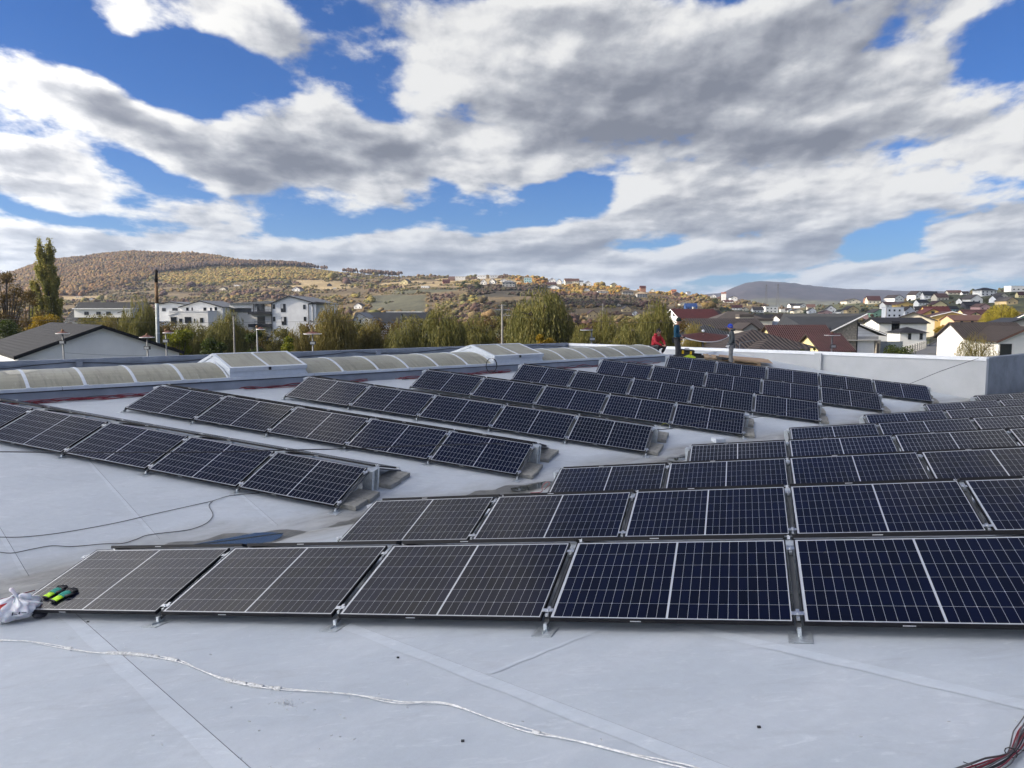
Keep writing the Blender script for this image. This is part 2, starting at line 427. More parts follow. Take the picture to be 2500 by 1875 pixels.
def dL(x, y, h=0): return hitL(x*D2S, y*D2S, h)
for (x0, y0, x1, y1, sd, wd) in ((150, 1315, 590, 1705, -1, .13), (735, 1338, 1700, 1706, -1, .12), (1480, 1346, 2330, 1540, -1, .12), (1325, 1345, 1052, 1455, 1, .04)):
    seam(dR(x0, y0), dR(x1, y1), 'R', wd, sd)
for (x0, y0, x1, y1) in ((180, 980, 345, 1165), (-60, 1040, 62, 1245), (515, 1060, 600, 1135), (700, 910, 805, 975), (300, 950, 240, 930), (1010, 945, 1080, 985), (1330, 950, 1390, 965)):
    seam(dL(x0, y0), dL(x1, y1), 'L', .055, -1)

# water lying in the gutter, and the wet silt round it
M_WATER = bpy.data.materials.new('puddle_water'); M_WATER.use_nodes = True
_b = M_WATER.node_tree.nodes['Principled BSDF']; _b.inputs['Base Color'].default_value = (.05, .055, .05, 1); _b.inputs['Roughness'].default_value = .02; _b.inputs['IOR'].default_value = 1.33; _b.inputs['Specular IOR Level'].default_value = 1.0
M_WET = pm('wet_silt', (.115, .112, .098), .34, var=.45, scale=5, bump=.3, spec=.6)
def puddle(a0, a1, h, name='puddle', mat=M_WATER, seed=0):
    mb = MB(); r = random.Random(seed); n = 26; pts = []
    w = h/SL
    for i in range(n):
        t = i/(n-1); s_ = math.sin(math.pi*t)**.45
        pts.append((a0+(a1-a0)*t, s_*(w+.10)*(.85+.3*r.random())))
    for i in range(n-1):
        mb.quad(abz(pts[i][0], -pts[i][1], h), abz(pts[i+1][0], -pts[i+1][1], h), abz(pts[i+1][0], pts[i+1][1], h), abz(pts[i][0], pts[i][1], h))
    o = mb.build(name, mat, kind='structure'); return o
def wetpatch(a0, a1, wmax, seed):
    mb = MB(); r = random.Random(seed); n = 30; pr = None
    for i in range(n+1):
        t = i/n; s_ = math.sin(math.pi*t)**.6; wL = wmax*s_*(.8+.15*math.sin(i*.9+seed)+.10*r.random()); wR = wmax*s_*(.8+.15*math.sin(i*.7+seed*2)+.10*r.random()); a = a0+(a1-a0)*t
        cur = (roofp(a, -wL, .004), abz(a, 0, .006), roofp(a, wR, .004))
        if pr: mb.quad(pr[0], cur[0], cur[1], pr[1]); mb.quad(pr[1], cur[1], cur[2], pr[2])
        pr = cur
    return mb.build('wet_patch', M_WET, kind='structure')
wetpatch(-.9, 1.15, .26, 1); wetpatch(1.8, 4.95, .50, 2); wetpatch(5.3, 6.6, .16, 3); wetpatch(7.2, 10.2, .34, 4); wetpatch(12.8, 15.0, .26, 5); wetpatch(18, 19.2, .14, 6)
puddle(2.1, 4.60, .040, seed=3); puddle(8.9, 10.0, .026, seed=4); puddle(13.3, 14.6, .022, seed=5)

# ------------------------------------------------------------------ solar panels
PW, PH, PITCHW = 1.762, 1.134, 1.8254
def cell_mesh(kind):
    w, h, c = .0687, .1783, .0040; x0, x1, y0, y1 = -w/2, w/2, -h/2, h/2
    pts = []
    pts += [(x0, y0+c), (x0+c, y0)] if kind == 'l' else [(x0, y0)]
    pts += [(x1-c, y0), (x1, y0+c)] if kind == 'r' else [(x1, y0)]
    pts += [(x1, y1-c), (x1-c, y1)] if kind == 'r' else [(x1, y1)]
    pts += [(x0+c, y1), (x0, y1-c)] if kind == 'l' else [(x0, y1)]
    return pts
def cell_layout():
    out = []; dx = .0708; dy = .1808; bx = .011+.020
    for c in range(24):
        x = bx + dx*(c+.5) + (.0 if c < 12 else .014)
        for r_ in range(6):
            y = .011+.0125 + dy*(r_+.5); out.append((x, y, 'l' if c % 3 == 0 else ('r' if c % 3 == 2 else 'm')))
    return out
LAY = cell_layout()
def mk_cells():
    me = bpy.data.meshes.new('cells'); V = []; F = []; A = []
    for x, y, k in LAY:
        i = len(V); P = [(u*.982, v_*.993) for u, v_ in cell_mesh('m')]; V += [(x+a, y+b, .0) for a, b in P]; A += [y+b for a, b in P]; F.append(tuple(range(i, i+len(P))))
    me.from_pydata(V, [], F); me.materials.append(M_CELL)
    at_ = me.attributes.new('fing', 'FLOAT', 'POINT'); at_.data.foreach_set('value', A); me.update(); return me
ME_CELLS = mk_cells()
ME_CELL = {}
for k in 'lmr':
    me = bpy.data.meshes.new('cell'); P = cell_mesh(k); n = len(P)
    V = [(a, b, 0) for a, b in P] + [(a, b, -.0002) for a, b in P]
    F = [tuple(range(n))] + [(i, n+i, n+(i+1) % n, (i+1) % n) for i in range(n)]
    me.from_pydata(V, [], F); me.materials.append(M_CELL)
    at_ = me.attributes.new('fing', 'FLOAT', 'POINT'); at_.data.foreach_set('value', [b for a, b, c in V]); me.update(); ME_CELL[k] = me
mb = MB(); t = .030; wdt = .011
mb.box(0, PW, 0, wdt, -t, .0015); mb.box(0, PW, PH-wdt, PH, -t, .0015); mb.box(0, wdt, wdt+.0005, PH-wdt-.0005, -t, .0014); mb.box(PW-wdt, PW, wdt+.0005, PH-wdt-.0005, -t, .0014)
ME_FRAME = mb.mesh('frame', M_BLACK)
mb = MB(); mb.box(wdt, PW-wdt, wdt, PH-wdt, -.006, -.00025); ME_BACK = mb.mesh('backsheet', M_BACK)
# the small printed type label on the lower frame bar
mb = MB(); mb.box(.62, .70, -.0012, .0, -.020, -.012); ME_TAG = mb.mesh('type_label', pm('label_print', (.45, .46, .48), .5, var=.3, scale=200))
def panel(M, label, group, detail):
    e = empty('solar_panel', M, label=label, cat='solar panel', group=group)
    for nm, me in (('frame', ME_FRAME), ('backsheet', ME_BACK), ('type_label', ME_TAG)): link(bpy.data.objects.new(nm, me), e)
    if detail:
        for x, y, k in LAY:
            c = link(bpy.data.objects.new('cell', ME_CELL[k]), e); c.location = (x, y, 0)
    else:
        c = link(bpy.data.objects.new('cells', ME_CELLS), e); c['kind'] = 'stuff'
    return e

ORD = ['first', 'second', 'third', 'fourth', 'fifth', 'sixth', 'seventh', 'eighth', 'ninth', 'tenth', 'eleventh', 'twelfth', 'thirteenth', 'fourteenth', 'fifteenth', 'sixteenth', 'seventeenth', 'eighteenth', 'nineteenth', 'twentieth'] + ['%dth' % i if i % 10 not in (1, 2, 3) else '%d%s' % (i, {1: 'st', 2: 'nd', 3: 'rd'}[i % 10]) for i in range(21, 90)]
T_ = R(17.3); GAP = .20
ARR = {
 'L': dict(r=(.95209, -.28762, -.10397), s=(.30562, .882, .35872), O=(-11.47511, 14.64179, -2.1075), D=(.91883, 2.96425, .21383), t=[0, 2.068, 4.083, 6.111, 8.146, 10.212, 12.241], n=[5]*7, ns=nL),
 'R': dict(r=(.94887, -.29755, .10541), s=(.26654, .93412, .23744), O=(-4.94585, 7.35245, -2.90572), D=(.90163, 2.80477, -.19907), t=[0, 1.901, 3.822, 5.733, 7.672, 9.586, 11.504, 13.468], n=[8, 8, 7, 7, 6, 6, 5, 5], ns=nR)}
ROWN = {'L': ['nearest left row', 'second left row', 'third left row', 'middle left row', 'fifth left row', 'sixth left row', 'farthest left row'],
        'R': ['nearest front row', 'second right row', 'third right row', 'fourth right row', 'fifth right row', 'sixth right row', 'seventh right row', 'farthest right row']}
def basis(x, y, z, o):
    M = Matrix.Identity(4)
    for i in range(3): M[i][0], M[i][1], M[i][2], M[i][3] = x[i], y[i], z[i], o[i]
    return M

# mount parts, local frame x along the row, y up the tilt direction in the roof plane, z off the roof; origin on the roof under the lower panel edge
FH = .10
ridge_y = PH*math.cos(T_); ridge_z = FH + PH*math.sin(T_)
M_GALV2 = pm('shaded_zinc_rail', (.10, .105, .11), .6, .2, var=.2)  # zinc darkened so the shade between panels is in the rail's colour
def mount_meshes():
    me = {}
    mb = MB(); mb.box(-.078, .078, -.135, .10, .001, .005); mb.box(-.003, .003, -.085, .08, .005, .020); mb.box(-.013, .013, -.015, .04, .005, FH-.04); me['foot_plate'] = mb.mesh('foot_plate', M_GALV)
    mb = MB()
    Mr = Matrix.Translation((0, 0, FH-.034)) @ Matrix.Rotation(T_, 4, 'X')
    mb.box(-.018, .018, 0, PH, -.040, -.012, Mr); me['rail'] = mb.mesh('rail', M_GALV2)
    mb = MB(); mb.box(-.09, .09, ridge_y-.03, ridge_y+.035, 0.002, ridge_z-.05); mb.box(-.09, .09, ridge_y+.036, ridge_y+.04, .002, ridge_z-.05); me['post'] = mb.mesh('post', M_GALV)
    mb = MB(); mb.box(-.09, .09, ridge_y+GAP-.035, ridge_y+GAP+.03, 0.002, ridge_z-.05); me['post2'] = mb.mesh('post', M_GALV)
    mb = MB(); mb.box(-.085, .085, ridge_y-.005, ridge_y+GAP+.005, ridge_z-.048, ridge_z-.044); me['ridge_bracket'] = mb.mesh('ridge_bracket', M_GALV)
    for nm, yy in (('c1', .10), ('c2', PH-.14)):
        Mr = Matrix.Translation((0, 0, FH)) @ Matrix.Rotation(T_, 4, 'X')
        mb = MB(); mb.box(-.012, .012, yy-.045, yy+.065, -.028, -.004, Mr); mb.box(-.042, .042, yy-.02, yy+.02, .0025, .006, Mr); mb.lathe([(.009, -.01), (.009, .014), (0, .014)], 6, Mr @ Matrix.Translation((0, yy, 0))); me[nm] = mb.mesh('clamp', M_ALU)
    back = Matrix.Translation((0, 2*ridge_y+GAP, 0)) @ Matrix.Scale(-1, 4, (0, 1, 0))
    return me, back
MM, BACKM = mount_meshes()
def add_mount(M, label, group, first=[None]):
    if first[0] is None:
        e = empty('panel_mount', M)
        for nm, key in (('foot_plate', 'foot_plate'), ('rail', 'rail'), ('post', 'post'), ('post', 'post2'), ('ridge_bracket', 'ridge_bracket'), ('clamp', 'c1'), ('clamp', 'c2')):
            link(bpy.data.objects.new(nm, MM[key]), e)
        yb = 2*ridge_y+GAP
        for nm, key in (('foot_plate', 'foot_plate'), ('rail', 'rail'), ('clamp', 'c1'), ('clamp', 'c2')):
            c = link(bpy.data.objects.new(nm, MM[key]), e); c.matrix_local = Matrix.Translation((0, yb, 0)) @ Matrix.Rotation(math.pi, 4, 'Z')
        first[0] = e
    else:
        e = copy_tree(first[0]); e.matrix_world = M
    return tag(e, label=label, cat='panel mount', group=group)

M_SLABB = MB()
def slab_mesh(seed):
    r = random.Random(seed); mb = MB(); mb.box(-.20, .20, -.20, .20, 0, .075); me = mb.mesh('concrete_slab', M_CONC); return me
ME_SLAB = slab_mesh(1)
FRAMES = {}
for an, A in ARR.items():
    r_ = Vector(A['r']).normalized(); n_ = A['ns']; s_ = Vector(A['s']); s_ = (s_ - r_*s_.dot(r_)).normalized()
    O = CAM + Vector(A['O']); Dv = Vector(A['D']); Dv -= r_*Dv.dot(r_)
    nn = r_.cross(Dv).normalized(); nn = nn if nn.z > 0 else -nn; d_ = nn.cross(r_).normalized()
    for k, t0 in enumerate(A['t']):
        P0 = O + Dv*k + r_*t0
        pn = r_.cross(s_).normalized()
        FRAMES[(an, k)] = (P0, r_, s_, pn, d_, nn)
        s2 = (d_*math.cos(T_) - nn*math.sin(T_)).normalized()
        Pb = P0 + s_*PH + d_*GAP
        for j in range(A['n'][k]):
            o0 = P0 + r_*(j*PITCHW + (PITCHW-PW)/2)
            vis = an == 'L' or project(o0 + r_*.2)[0] < 4200
            if not vis: continue
            cnt = A['n'][k]
            lab = '%s solar panel from the left facing the camera in the %s' % (ORD[j] if (an, k) != ('L', 0) else ORD[j], ROWN[an][k])
            panel(basis(r_, s_, pn, o0), lab, 'solar panels tilted towards the camera', an == 'R' and k <= 2 and project(o0 + r_*.2)[0] < 2510)
            # back panel, tilted away, hung from the same ridge
            pb = r_.cross(s2).normalized()
            ob = Pb + r_*(j*PITCHW + (PITCHW-PW)/2)
            panel(basis(r_, s2, pb, ob), '%s solar panel from the left tilted away in the %s' % (ORD[j], ROWN[an][k]), 'solar panels tilted away from the camera', False)
        for j in range(A['n'][k]+1):
            # roof point below the panel edge
            org = P0 + r_*(j*PITCHW) - nn*FH
            if j == 0: org += r_*.0
            if an == 'R' and project(org)[0] > 4200: continue
            add_mount(basis(r_, d_, nn, org), '%s galvanised panel mount from the left in the %s' % (ORD[j], ROWN[an][k]), 'panel mounts')
        # ballast slabs near the row's ends
        if an == 'L':
            ends = [(A['n'][k]*PITCHW + .06, 'right')]
            for (xx, side) in ends:
                for q, (yy, nm) in enumerate(((.38, 'nearest'), (.80, 'second'), (1.62, 'third'), (2.04, 'farthest'))):
                    org = P0 + r_*(xx + .02*math.sin(k*3+q)) + d_*yy - nn*(FH-.003)
                    o = bpy.data.objects.new('concrete_slab', ME_SLAB); link(o); rot = Matrix.Rotation(.06*math.sin(k*5+q*2), 4, 'Z')
                    o.matrix_world = basis(r_, d_, nn, org) @ rot
                    bevel(o, .008, 2)
                    tag(o, label='%s concrete ballast slab under the right end of the %s' % (nm, ROWN[an][k]), cat='concrete slab', group='ballast slabs')
        else:
            if k in (3, 4, 5, 6, 7):
                org = P0 - r_*.02 + d_*.9 - nn*(FH-.003)
                o = bpy.data.objects.new('concrete_slab', ME_SLAB); link(o); o.matrix_world = basis(r_, d_, nn, org)
                bevel(o, .008, 2)
                tag(o, label='concrete ballast slab under the left end of the %s' % ROWN[an][k], cat='concrete slab', group='ballast slabs')

# ------------------------------------------------------------------ parapet walls
def wallbox(mb, P, Q, zb0, zb1, zt0, zt1, th, side, m=0):
    # vertical slab from P to Q (roof frame points at datum), thickness th towards side vector
    s = side*th
    a, b, c, d = P+UP*zb0, Q+UP*zb1, Q+UP*zt1, P+UP*zt0
    mb.poly([a, b, c, d], m); mb.poly([a+s, d+s, c+s, b+s], m); mb.poly([d, c, c+s, d+s], m); mb.poly([a, a+s, b+s, b], m)
    mb.poly([a, d, d+s, a+s], m); mb.poly([b, b+s, c+s, c], m)
def parapet(name, A, B, ztA, ztB, zb, side, mw, mc, label, pil, cope_h=.07, cope_over=.03, pil_w=.30, mp=None):
    e = empty(name, Matrix.Translation(A), label=label, cat='parapet wall')
    M = Matrix.Translation(-A)
    def rel(mb): mb.v = [tuple(M @ Vector(p)) for p in mb.v]; return mb
    mb = MB(); wallbox(mb, A, B, zb, zb, ztA, ztB, .22, side); rel(mb).build('wall', mw, e)
    t = (B-A).normalized(); L = (B-A).length
    mb = MB(); n = max(1, int(L/5.2))
    for i in range(n):
        p = A + t*(L*i/n+.004); q = A + t*(L*(i+1)/n-.004); z0 = ztA+(ztB-ztA)*i/n; z1 = ztA+(ztB-ztA)*(i+1)/n
        mbb = MB(); wallbox(mbb, p-side*cope_over, q-side*cope_over, z0+.002, z1+.002, z0+cope_h, z1+cope_h, .22+2*cope_over, side); wallbox(mbb, p-side*(cope_over+.004), q-side*(cope_over+.004), z0-.06, z1-.06, z0+.0015, z1+.0015, .006, side)
        rel(mbb).build('coping', mc, e)
    for s_ in pil:
        p = A + t*(s_-pil_w/2) - side*.14; q = A + t*(s_+pil_w/2) - side*.14; zz = ztA+(ztB-ztA)*s_/L
        mbb = MB(); wallbox(mbb, p, q, zb, zb, zz-.0, zz-.0, .139, side); rel(mbb).build('pilaster', mp or mw, e)
    return e
# far white wall, across the end of the left roof
WB = lambda b: b
parapet('white_parapet_wall', abz(AW, -21.6), abz(AW, .02), 1.36, 1.53, -1.2, vdir, M_WHITE, M_COPE, 'long white parapet wall with white coping behind the workers', [21.6-6.35, 21.6-16.0], mp=M_WHITE)
M_PAR2 = pm('grey_sheet_parapet', (.16, .18, .21), .5, .2, var=.3, scale=1.4, bump=.3, bscale=5)
parapet('side_parapet_wall', abz(AW+.24, .0), abz(75, .0), 1.53, 1.55, -1.2, -bdir, M_PAR2, M_PAR2, 'dark streaked parapet wall at the right edge beyond the white corner', [], cope_h=.05)
pl = []
for px in (196*1.0, 618, 925, 1180): pl.append(a_on_b(px, -21.5, 1.1) + 26)
parapet('grey_parapet_wall', abz(-26, -21.6), abz(AW-.02, -21.6), 1.46, 1.36, .0, -bdir, M_PMETAL, M_PMETAL, 'long blue grey parapet wall behind the curved skylight', pl, cope_h=.09, pil_w=.22)

# thin black cable drooping along the grey parapet
M_BCAB = pm('black_cable', (.018, .018, .02), .5, var=.2)
def cable(name, pts, r, mat, label, cat='cable', group=None, n=5):
    mb = MB(); mb.tube(pts, r, n); return mb.build(name, mat, smooth=True, label=label, cat=cat, group=group)
def smooth_path(P, sub=6):
    P = [Vector(p) for p in P]; out = []
    for i in range(len(P)-1):
        p0 = P[max(i-1, 0)]; p1 = P[i]; p2 = P[i+1]; p3 = P[min(i+2, len(P)-1)]
        for k in range(sub):
            t = k/sub; out.append(.5*((2*p1)+(p2-p0)*t+(2*p0-5*p1+4*p2-p3)*t*t+(3*p1-p0-3*p2+p3)*t**3))
    out.append(P[-1]); return out
pts = []
a = -20.0
while a < AW-.5:
    ph = (a/5.7) % 1.0; pts.append(abz(a, -21.6+.02+.16*0 , 1.40-.0025*a*0 - .16*math.sin(math.pi*ph) + .012*math.sin(a*3))-(-bdir)*.03); a += .45
cable('black_cable', pts, .014, M_BCAB, 'black cable drooping along the grey parapet wall')

# ------------------------------------------------------------------ curved skylight
M_POLY = bpy.data.materials.new('aged_polycarbonate'); M_POLY.use_nodes = True
def _poly():
    T = NT(M_POLY.node_tree); b = M_POLY.node_tree.nodes['Principled BSDF']; tc = T.N('ShaderNodeTexCoord').outputs['Object']
    col = T.ramp(T.noise(tc, .9, 6, .65), [(.3, (.235, .225, .165)), (.7, (.335, .325, .25))])
    st = T.noise(T.V('MULTIPLY', tc, (3.2, .35, .35)), 2.6, 6, .65)
    col = T.mix(T.ramp(st, [(.50, 0), (.68, .55)]), col, (.13, .125, .095))
    col = T.mix(T.ramp(T.noise(T.V('MULTIPLY', tc, (2, .5, .5)), 7, 6, .7), [(.58, 0), (.72, .5)]), col, (.50, .49, .40))
    T.L(col, b.inputs['Base Color']); b.inputs['Roughness'].default_value = .38; b.inputs['Specular IOR Level'].default_value = .45
_poly()
M_CURB = pm('grey_curb_membrane', (.19, .215, .255), .45, var=.25, scale=1.1, bump=.4, bscale=3)
SKY0, SKY1 = -12.0, a_on_b(1620, -9.75, 1.5)
sk = empty('barrel_skylight', Matrix(basis(vdir, -bdir, UP, abz(0, -9.75, 1.50))), label='long barrel vaulted skylight with weathered translucent panes and white ribs', cat='skylight')
# local: x along the valley, y towards the far side, z up from the rim
WV, HV = 2.5, .35
def arc(t, h=0): # t 0..1 across
    th = math.pi*t; c = .5-.5*math.cos(th)*1.0
    R_ = (WV*WV/4 + HV*HV)/(2*HV); half = math.asin((WV/2)/R_); ang = -half + 2*half*t
    return (WV/2 + (R_+h)*math.sin(ang), (R_+h)*math.cos(ang) - (R_-HV))
# curb
mb = MB()
prof = [(-.16, -.32), (-.10, -.02), (0, -.02), (0, -.32)]
nseg = 16
for i in range(nseg):
    x0 = SKY0+(SKY1-SKY0)*i/nseg; x1 = SKY0+(SKY1-SKY0)*(i+1)/nseg; w0 = .012*math.sin(i*2.3); w1 = .012*math.sin((i+1)*2.3)
    mb.quad((x0, -.17+w0, -.34), (x1, -.17+w1, -.34), (x1, -.08-w1, -.10), (x0, -.08-w0, -.10)); mb.quad((x0, -.08-w0, -.10), (x1, -.08-w1, -.10), (x1, -.07, -.035), (x0, -.07, -.035))
    mb.quad((x0, WV+.08, -.4), (x0, WV+.07, -.035), (x1, WV+.07, -.035), (x1, WV+.08, -.4))
mb.quad((SKY1, -.17, -.34), (SKY1, WV+.17, -.34), (SKY1, WV+.07, -.035), (SKY1, -.07, -.035))
mb.build('curb', M_CURB, sk)
# white rim rails in lengths, with the small dark joints between them
x = SKY0
while x < SKY1-.01:
    x2 = min(x+3.1, SKY1)
    mb = MB(); mb.box(x+.008, x2-.008, -.10, .03, -.034, .012); mb.box(x+.008, x2-.008, -.108, -.101, -.06, .012); mb.build('rim_rail', M_PVC, sk); x = x2
mb = MB(); mb.box(SKY0, SKY1, WV-.03, WV+.10, -.034, .012); mb.build('rim_rail', M_PVC, sk)
mb = MB(); mb.box(SKY0, SKY1-.02, -.088, -.072, -.085, -.062); mb.build('rim_shadow_strip', M_RUB, sk)  # black strip standing in for the shadow under the rim rail
HA = [(a_on_b(559, -9.75, 1.5), a_on_b(749, -9.75, 1.5)), (a_on_b(1205, -9.75, 1.5), a_on_b(1325, -9.75, 1.5))]
ribs = [a_on_b(px, -9.75, 1.5) for px in (69, 207, 330.5, 447.7)] + [a_on_b(px, -9.75, 1.5) for px in (840, 923.4, 998, 1071.8, 1141)] + [a_on_b(px, -9.75, 1.5) for px in (1379, 1434.5, 1481, 1529, 1574)]
step0 = ribs[1]-ribs[0]
left = [ribs[0]-step0*i for i in range(1, 9) if ribs[0]-step0*i > SKY0]
edges = sorted(left[::-1] + ribs + [HA[0][0], HA[0][1], HA[1][0], HA[1][1], SKY0, SKY1-.02])
def inhatch(x): return any(h0+.01 < x < h1-.01 for h0, h1 in HA)
def vault(x0, x1, name, mat, h, th, n=14, t0=0, t1=1):
    mb = MB()
    for i in range(n):
        a0 = arc(t0+(t1-t0)*i/n, h); a1 = arc(t0+(t1-t0)*(i+1)/n, h); b0 = arc(t0+(t1-t0)*i/n, h-th); b1 = arc(t0+(t1-t0)*(i+1)/n, h-th)
        mb.quad((x0, *a0), (x1, *a0), (x1, *a1), (x0, *a1)); mb.quad((x0, *b0), (x0, *a0), (x0, *a1), (x0, *b1)); mb.quad((x1, *b0), (x1, *b1), (x1, *a1), (x1, *a0))
        mb.quad((x0, *b0), (x0, *b1), (x1, *b1), (x1, *b0))
    return mb.build(name, mat, sk, smooth=False)
for x0, x1 in zip(edges[:-1], edges[1:]):
    if inhatch((x0+x1)/2): continue
    o = vault(x0, x1, 'vault_pane', M_POLY, 0, .012)
    for p in o.data.polygons: p.use_smooth = len(p.vertices) == 4 and abs(p.normal.x) < .5
for x in left + ribs:
    vault(x-.035, x+.035, 'rib', M_PVC, .012, .014)
    mb = MB(); mb.box(x-.05, x+.05, -.10, -.02, .0125, .03); mb.box(x+.16, x+.36, -.09, -.05, .0125, .02); mb.build('rib_foot', M_PVC, sk)
for x in (HA[0][0]-.03, HA[0][1]+.03, HA[1][0]-.03, HA[1][1]+.03, SKY1-.05):
    vault(x-.022, x+.022, 'rib', M_PVC, .014, .02)
# end wall of the vault
mb = MB()
for i in range(14):
    a0, a1 = arc(i/14), arc((i+1)/14); mb.poly([(SKY1-.021, a0[0], 0.0), (SKY1-.021, a1[0], 0.0), (SKY1-.021, a1[0], a1[1]-.001), (SKY1-.021, a0[0], a0[1]-.001)])
mb.build('end_wall', M_POLY, sk)
# an old patch of sealant at the leftmost rib in view
mb = MB(); xx = ribs[0]
for i in range(12):
    a0 = 2*math.pi*i/12; a1 = 2*math.pi*(i+1)/12
    def q(a): r1 = .34*(1+.25*math.sin(3*a+1)); t = .40+.11*(1+.2*math.sin(2*a))*math.sin(a); return (xx-.05+r1*math.cos(a), *arc(t, .006))
    mb.poly([(xx, *arc(.40, .008)), q(a0), q(a1)])
mb.build('sealant_patch', pm('cream_sealant', (.52, .50, .41), .7, var=.15), sk)
for (h0, h1) in HA:
    hb = empty('hatch'); hb.parent = sk; hb.matrix_parent_inverse = Matrix.Identity(4); hb.location = (0, 0, 0)
    zr, zt = .27, .60; yf = .06; yt = WV/2
    mb = MB(); mb.box(h0+.02, h1-.02, -.02, .02, .013, zr-.06); mb.box(h0+.02, h1-.02, WV-.02, WV+.02, .013, zr-.06)
    for xx in (h0+.02, h1-.06): mb.poly([(xx, -.02, .013), (xx, WV+.02, .013), (xx, WV+.02, zr-.08), (xx, WV/2, zt-.10), (xx, -.02, zr-.08)])
    mb.build('upstand', M_PVC, hb)
    ang = math.atan2(zt-zr, yt+.08)
    for sgn in (0, 1):
        Mx = Matrix.Translation((0, -.08, zr-.02)) @ Matrix.Rotation(ang, 4, 'X')
        if sgn: Mx = Matrix.Translation((0, WV, 0)) @ Matrix.Scale(-1, 4, (0, 1, 0)) @ Mx
        Lr = math.hypot(zt-zr, yt+.08)
        mb = MB(); xm = (h0+h1)/2
        mb.box(h0, h1, 0, .09, -.09, .012, Mx); mb.box(h0, h1, Lr-.07, Lr-.004, -.05, .012, Mx); mb.box(h0, h0+.08, .091, Lr-.071, -.07, .0125, Mx); mb.box(h1-.08, h1, .091, Lr-.071, -.07, .0125, Mx); mb.box(xm-.03, xm+.03, .091, Lr-.071, -.05, .0128, Mx)
        mb.build('frame', M_PVC, hb)
        for (p0, p1) in ((h0+.081, xm-.031), (xm+.031, h1-.081)):
            mb = MB(); mb.box(p0, p1, .0915, Lr-.0715, -.02, .004, Mx); mb.build('pane', M_POLY, hb)
    mb = MB(); mb.box((h0+h1)/2-.03, (h0+h1)/2+.03, -.12, -.082, zr-.10, zr-.02); mb.build('latch', M_RUB, hb)

# ------------------------------------------------------------------ cables on the roof
def bundle(a0, a1, base_b, seeds, label, mats, amp=.10, lift=.0, cat='cable bundle', name='cable_bundle'):
    e = empty(name, Matrix.Translation(roofp(a0, base_b)), label=label, cat=cat); inv = Matrix.Translation(-roofp(a0, base_b))
    for sd in seeds:
        r = random.Random(sd); ph = [r.random()*6.28 for _ in range(4)]; pts = []; a = a0 - r.random()*.2
        while a < a1:
            w = math.sin(a*2.3+ph[0])*.5 + math.sin(a*5.1+ph[1])*.3 + math.sin(a*1.1+ph[2])*.6
            b = base_b + amp*w + (r.random()-.5)*.004; hh = .018+.010*(sd % 3)+lift*max(0, math.sin(a*3.3+ph[3]))
            pts.append(inv @ roofp(a, b, hh)); a += .11
        mb = MB(); mb.tube(pts, .0075, 5); mb.build('cable', mats[sd % len(mats)], e, smooth=True)
    return e
mm = [M_RED, M_RED, M_BCAB, M_RED, M_BCAB]
bundle(2.2, 6.7, -9.42, [0, 1, 3, 5, 6, 8, 2, 11], 'wavy red and black cables on the roof by the skylight, nearest the camera', mm, .07, .05)
bundle(7.7, 11.3, -9.45, [10, 11, 13, 15, 16, 17], 'wavy red and black cables on the roof below the first skylight hatch', mm, .08, .05)
bundle(12.4, 16.7, -9.45, [20, 21, 23, 25, 26, 22], 'wavy red and black cables on the roof below the middle skylight', mm, .10, .06)
bundle(17.5, 21.3, -9.5, [30, 31, 33, 32], 'wavy red and black cables on the roof left of the sixth panel row', mm, .12, .08)
bundle(21.6, 24.4, -9.5, [40, 41, 42], 'wavy red and black cables near the end of the skylight', mm, .14, .10)
# coil of black cable by the curb
pts = [roofp(15.9+.22*math.cos(t*.35)+.01*t*.1, -9.55, .26+.24*math.sin(t*.35)) for t in range(0, 40)]
cable('cable_coil', pts, .007, M_BCAB, 'loop of thin black cable standing up against the skylight curb')
# bits caught on the curb
Z_A = lambda x, y: (x/3.16, 940+y/3.16)
Z_B = lambda x, y: (600+x/3.16, 880+y/3.16)
Z_C = lambda x, y: (1200+x/3.16, 840+y/3.16)
Z_D = lambda x, y: (1850+x/3.403, 860+y/3.403)
p1 = [Z_A(*q) for q in ((-60, 1176), (0, 1173), (200, 1170), (500, 1135), (900, 1062), (1200, 992), (1500, 925), (1640, 893), (1780, 852), (2000, 832))]
cable('black_cable', smooth_path([hitL(x, y, .012) for x, y in p1]), .005, M_BCAB, 'straighter upper black cable lying on the left roof')
p2 = [Z_A(*q) for q in ((-60, 1285), (0, 1290), (100, 1295), (250, 1265), (400, 1240), (560, 1245), (800, 1225), (950, 1220), (1050, 1190), (1150, 1155), (1400, 1125), (1500, 1105), (1600, 1060), (1642, 1000), (1612, 930), (1640, 897))]
cable('black_cable', smooth_path([hitL(x, y, .011) for x, y in p2]), .005, M_BCAB, 'curling lower black cable lying on the left roof above the puddle')
p3 = [(2395, 873), (2300, 905), (2221, 937), (2150, 962), (2080, 980), (2000, 994), (1925, 1004), (1850, 1018), (1780, 1026), (1700, 1032), (1640, 1046), (1605, 1049)]
z3 = [1.52] + [None]*11
pp = []
for i, (x, y) in enumerate(p3):
    if i == 0: pp.append(abz(AW-.02, -.25, 1.55)); continue
    pp.append(hitL(x, y, .50 if i > 2 else (1.1 if i == 1 else .7)))
cable('black_cable', smooth_path(pp), .009, M_BCAB, 'black cable strung from the white wall corner down over the panels')
p4 = [Z_B(2000, 640), Z_B(1400, 655), Z_B(800, 680), Z_B(400, 690), Z_B(0, 700), Z_A(1700, 516), Z_A(1000, 520), Z_A(400, 518), Z_A(0, 515), Z_A(-80, 514)]
cable('black_cable', smooth_path([hitL(x, y, .47) for x, y in p4]), .010, M_BCAB, 'black cable draped across the two nearest left rows of panels')
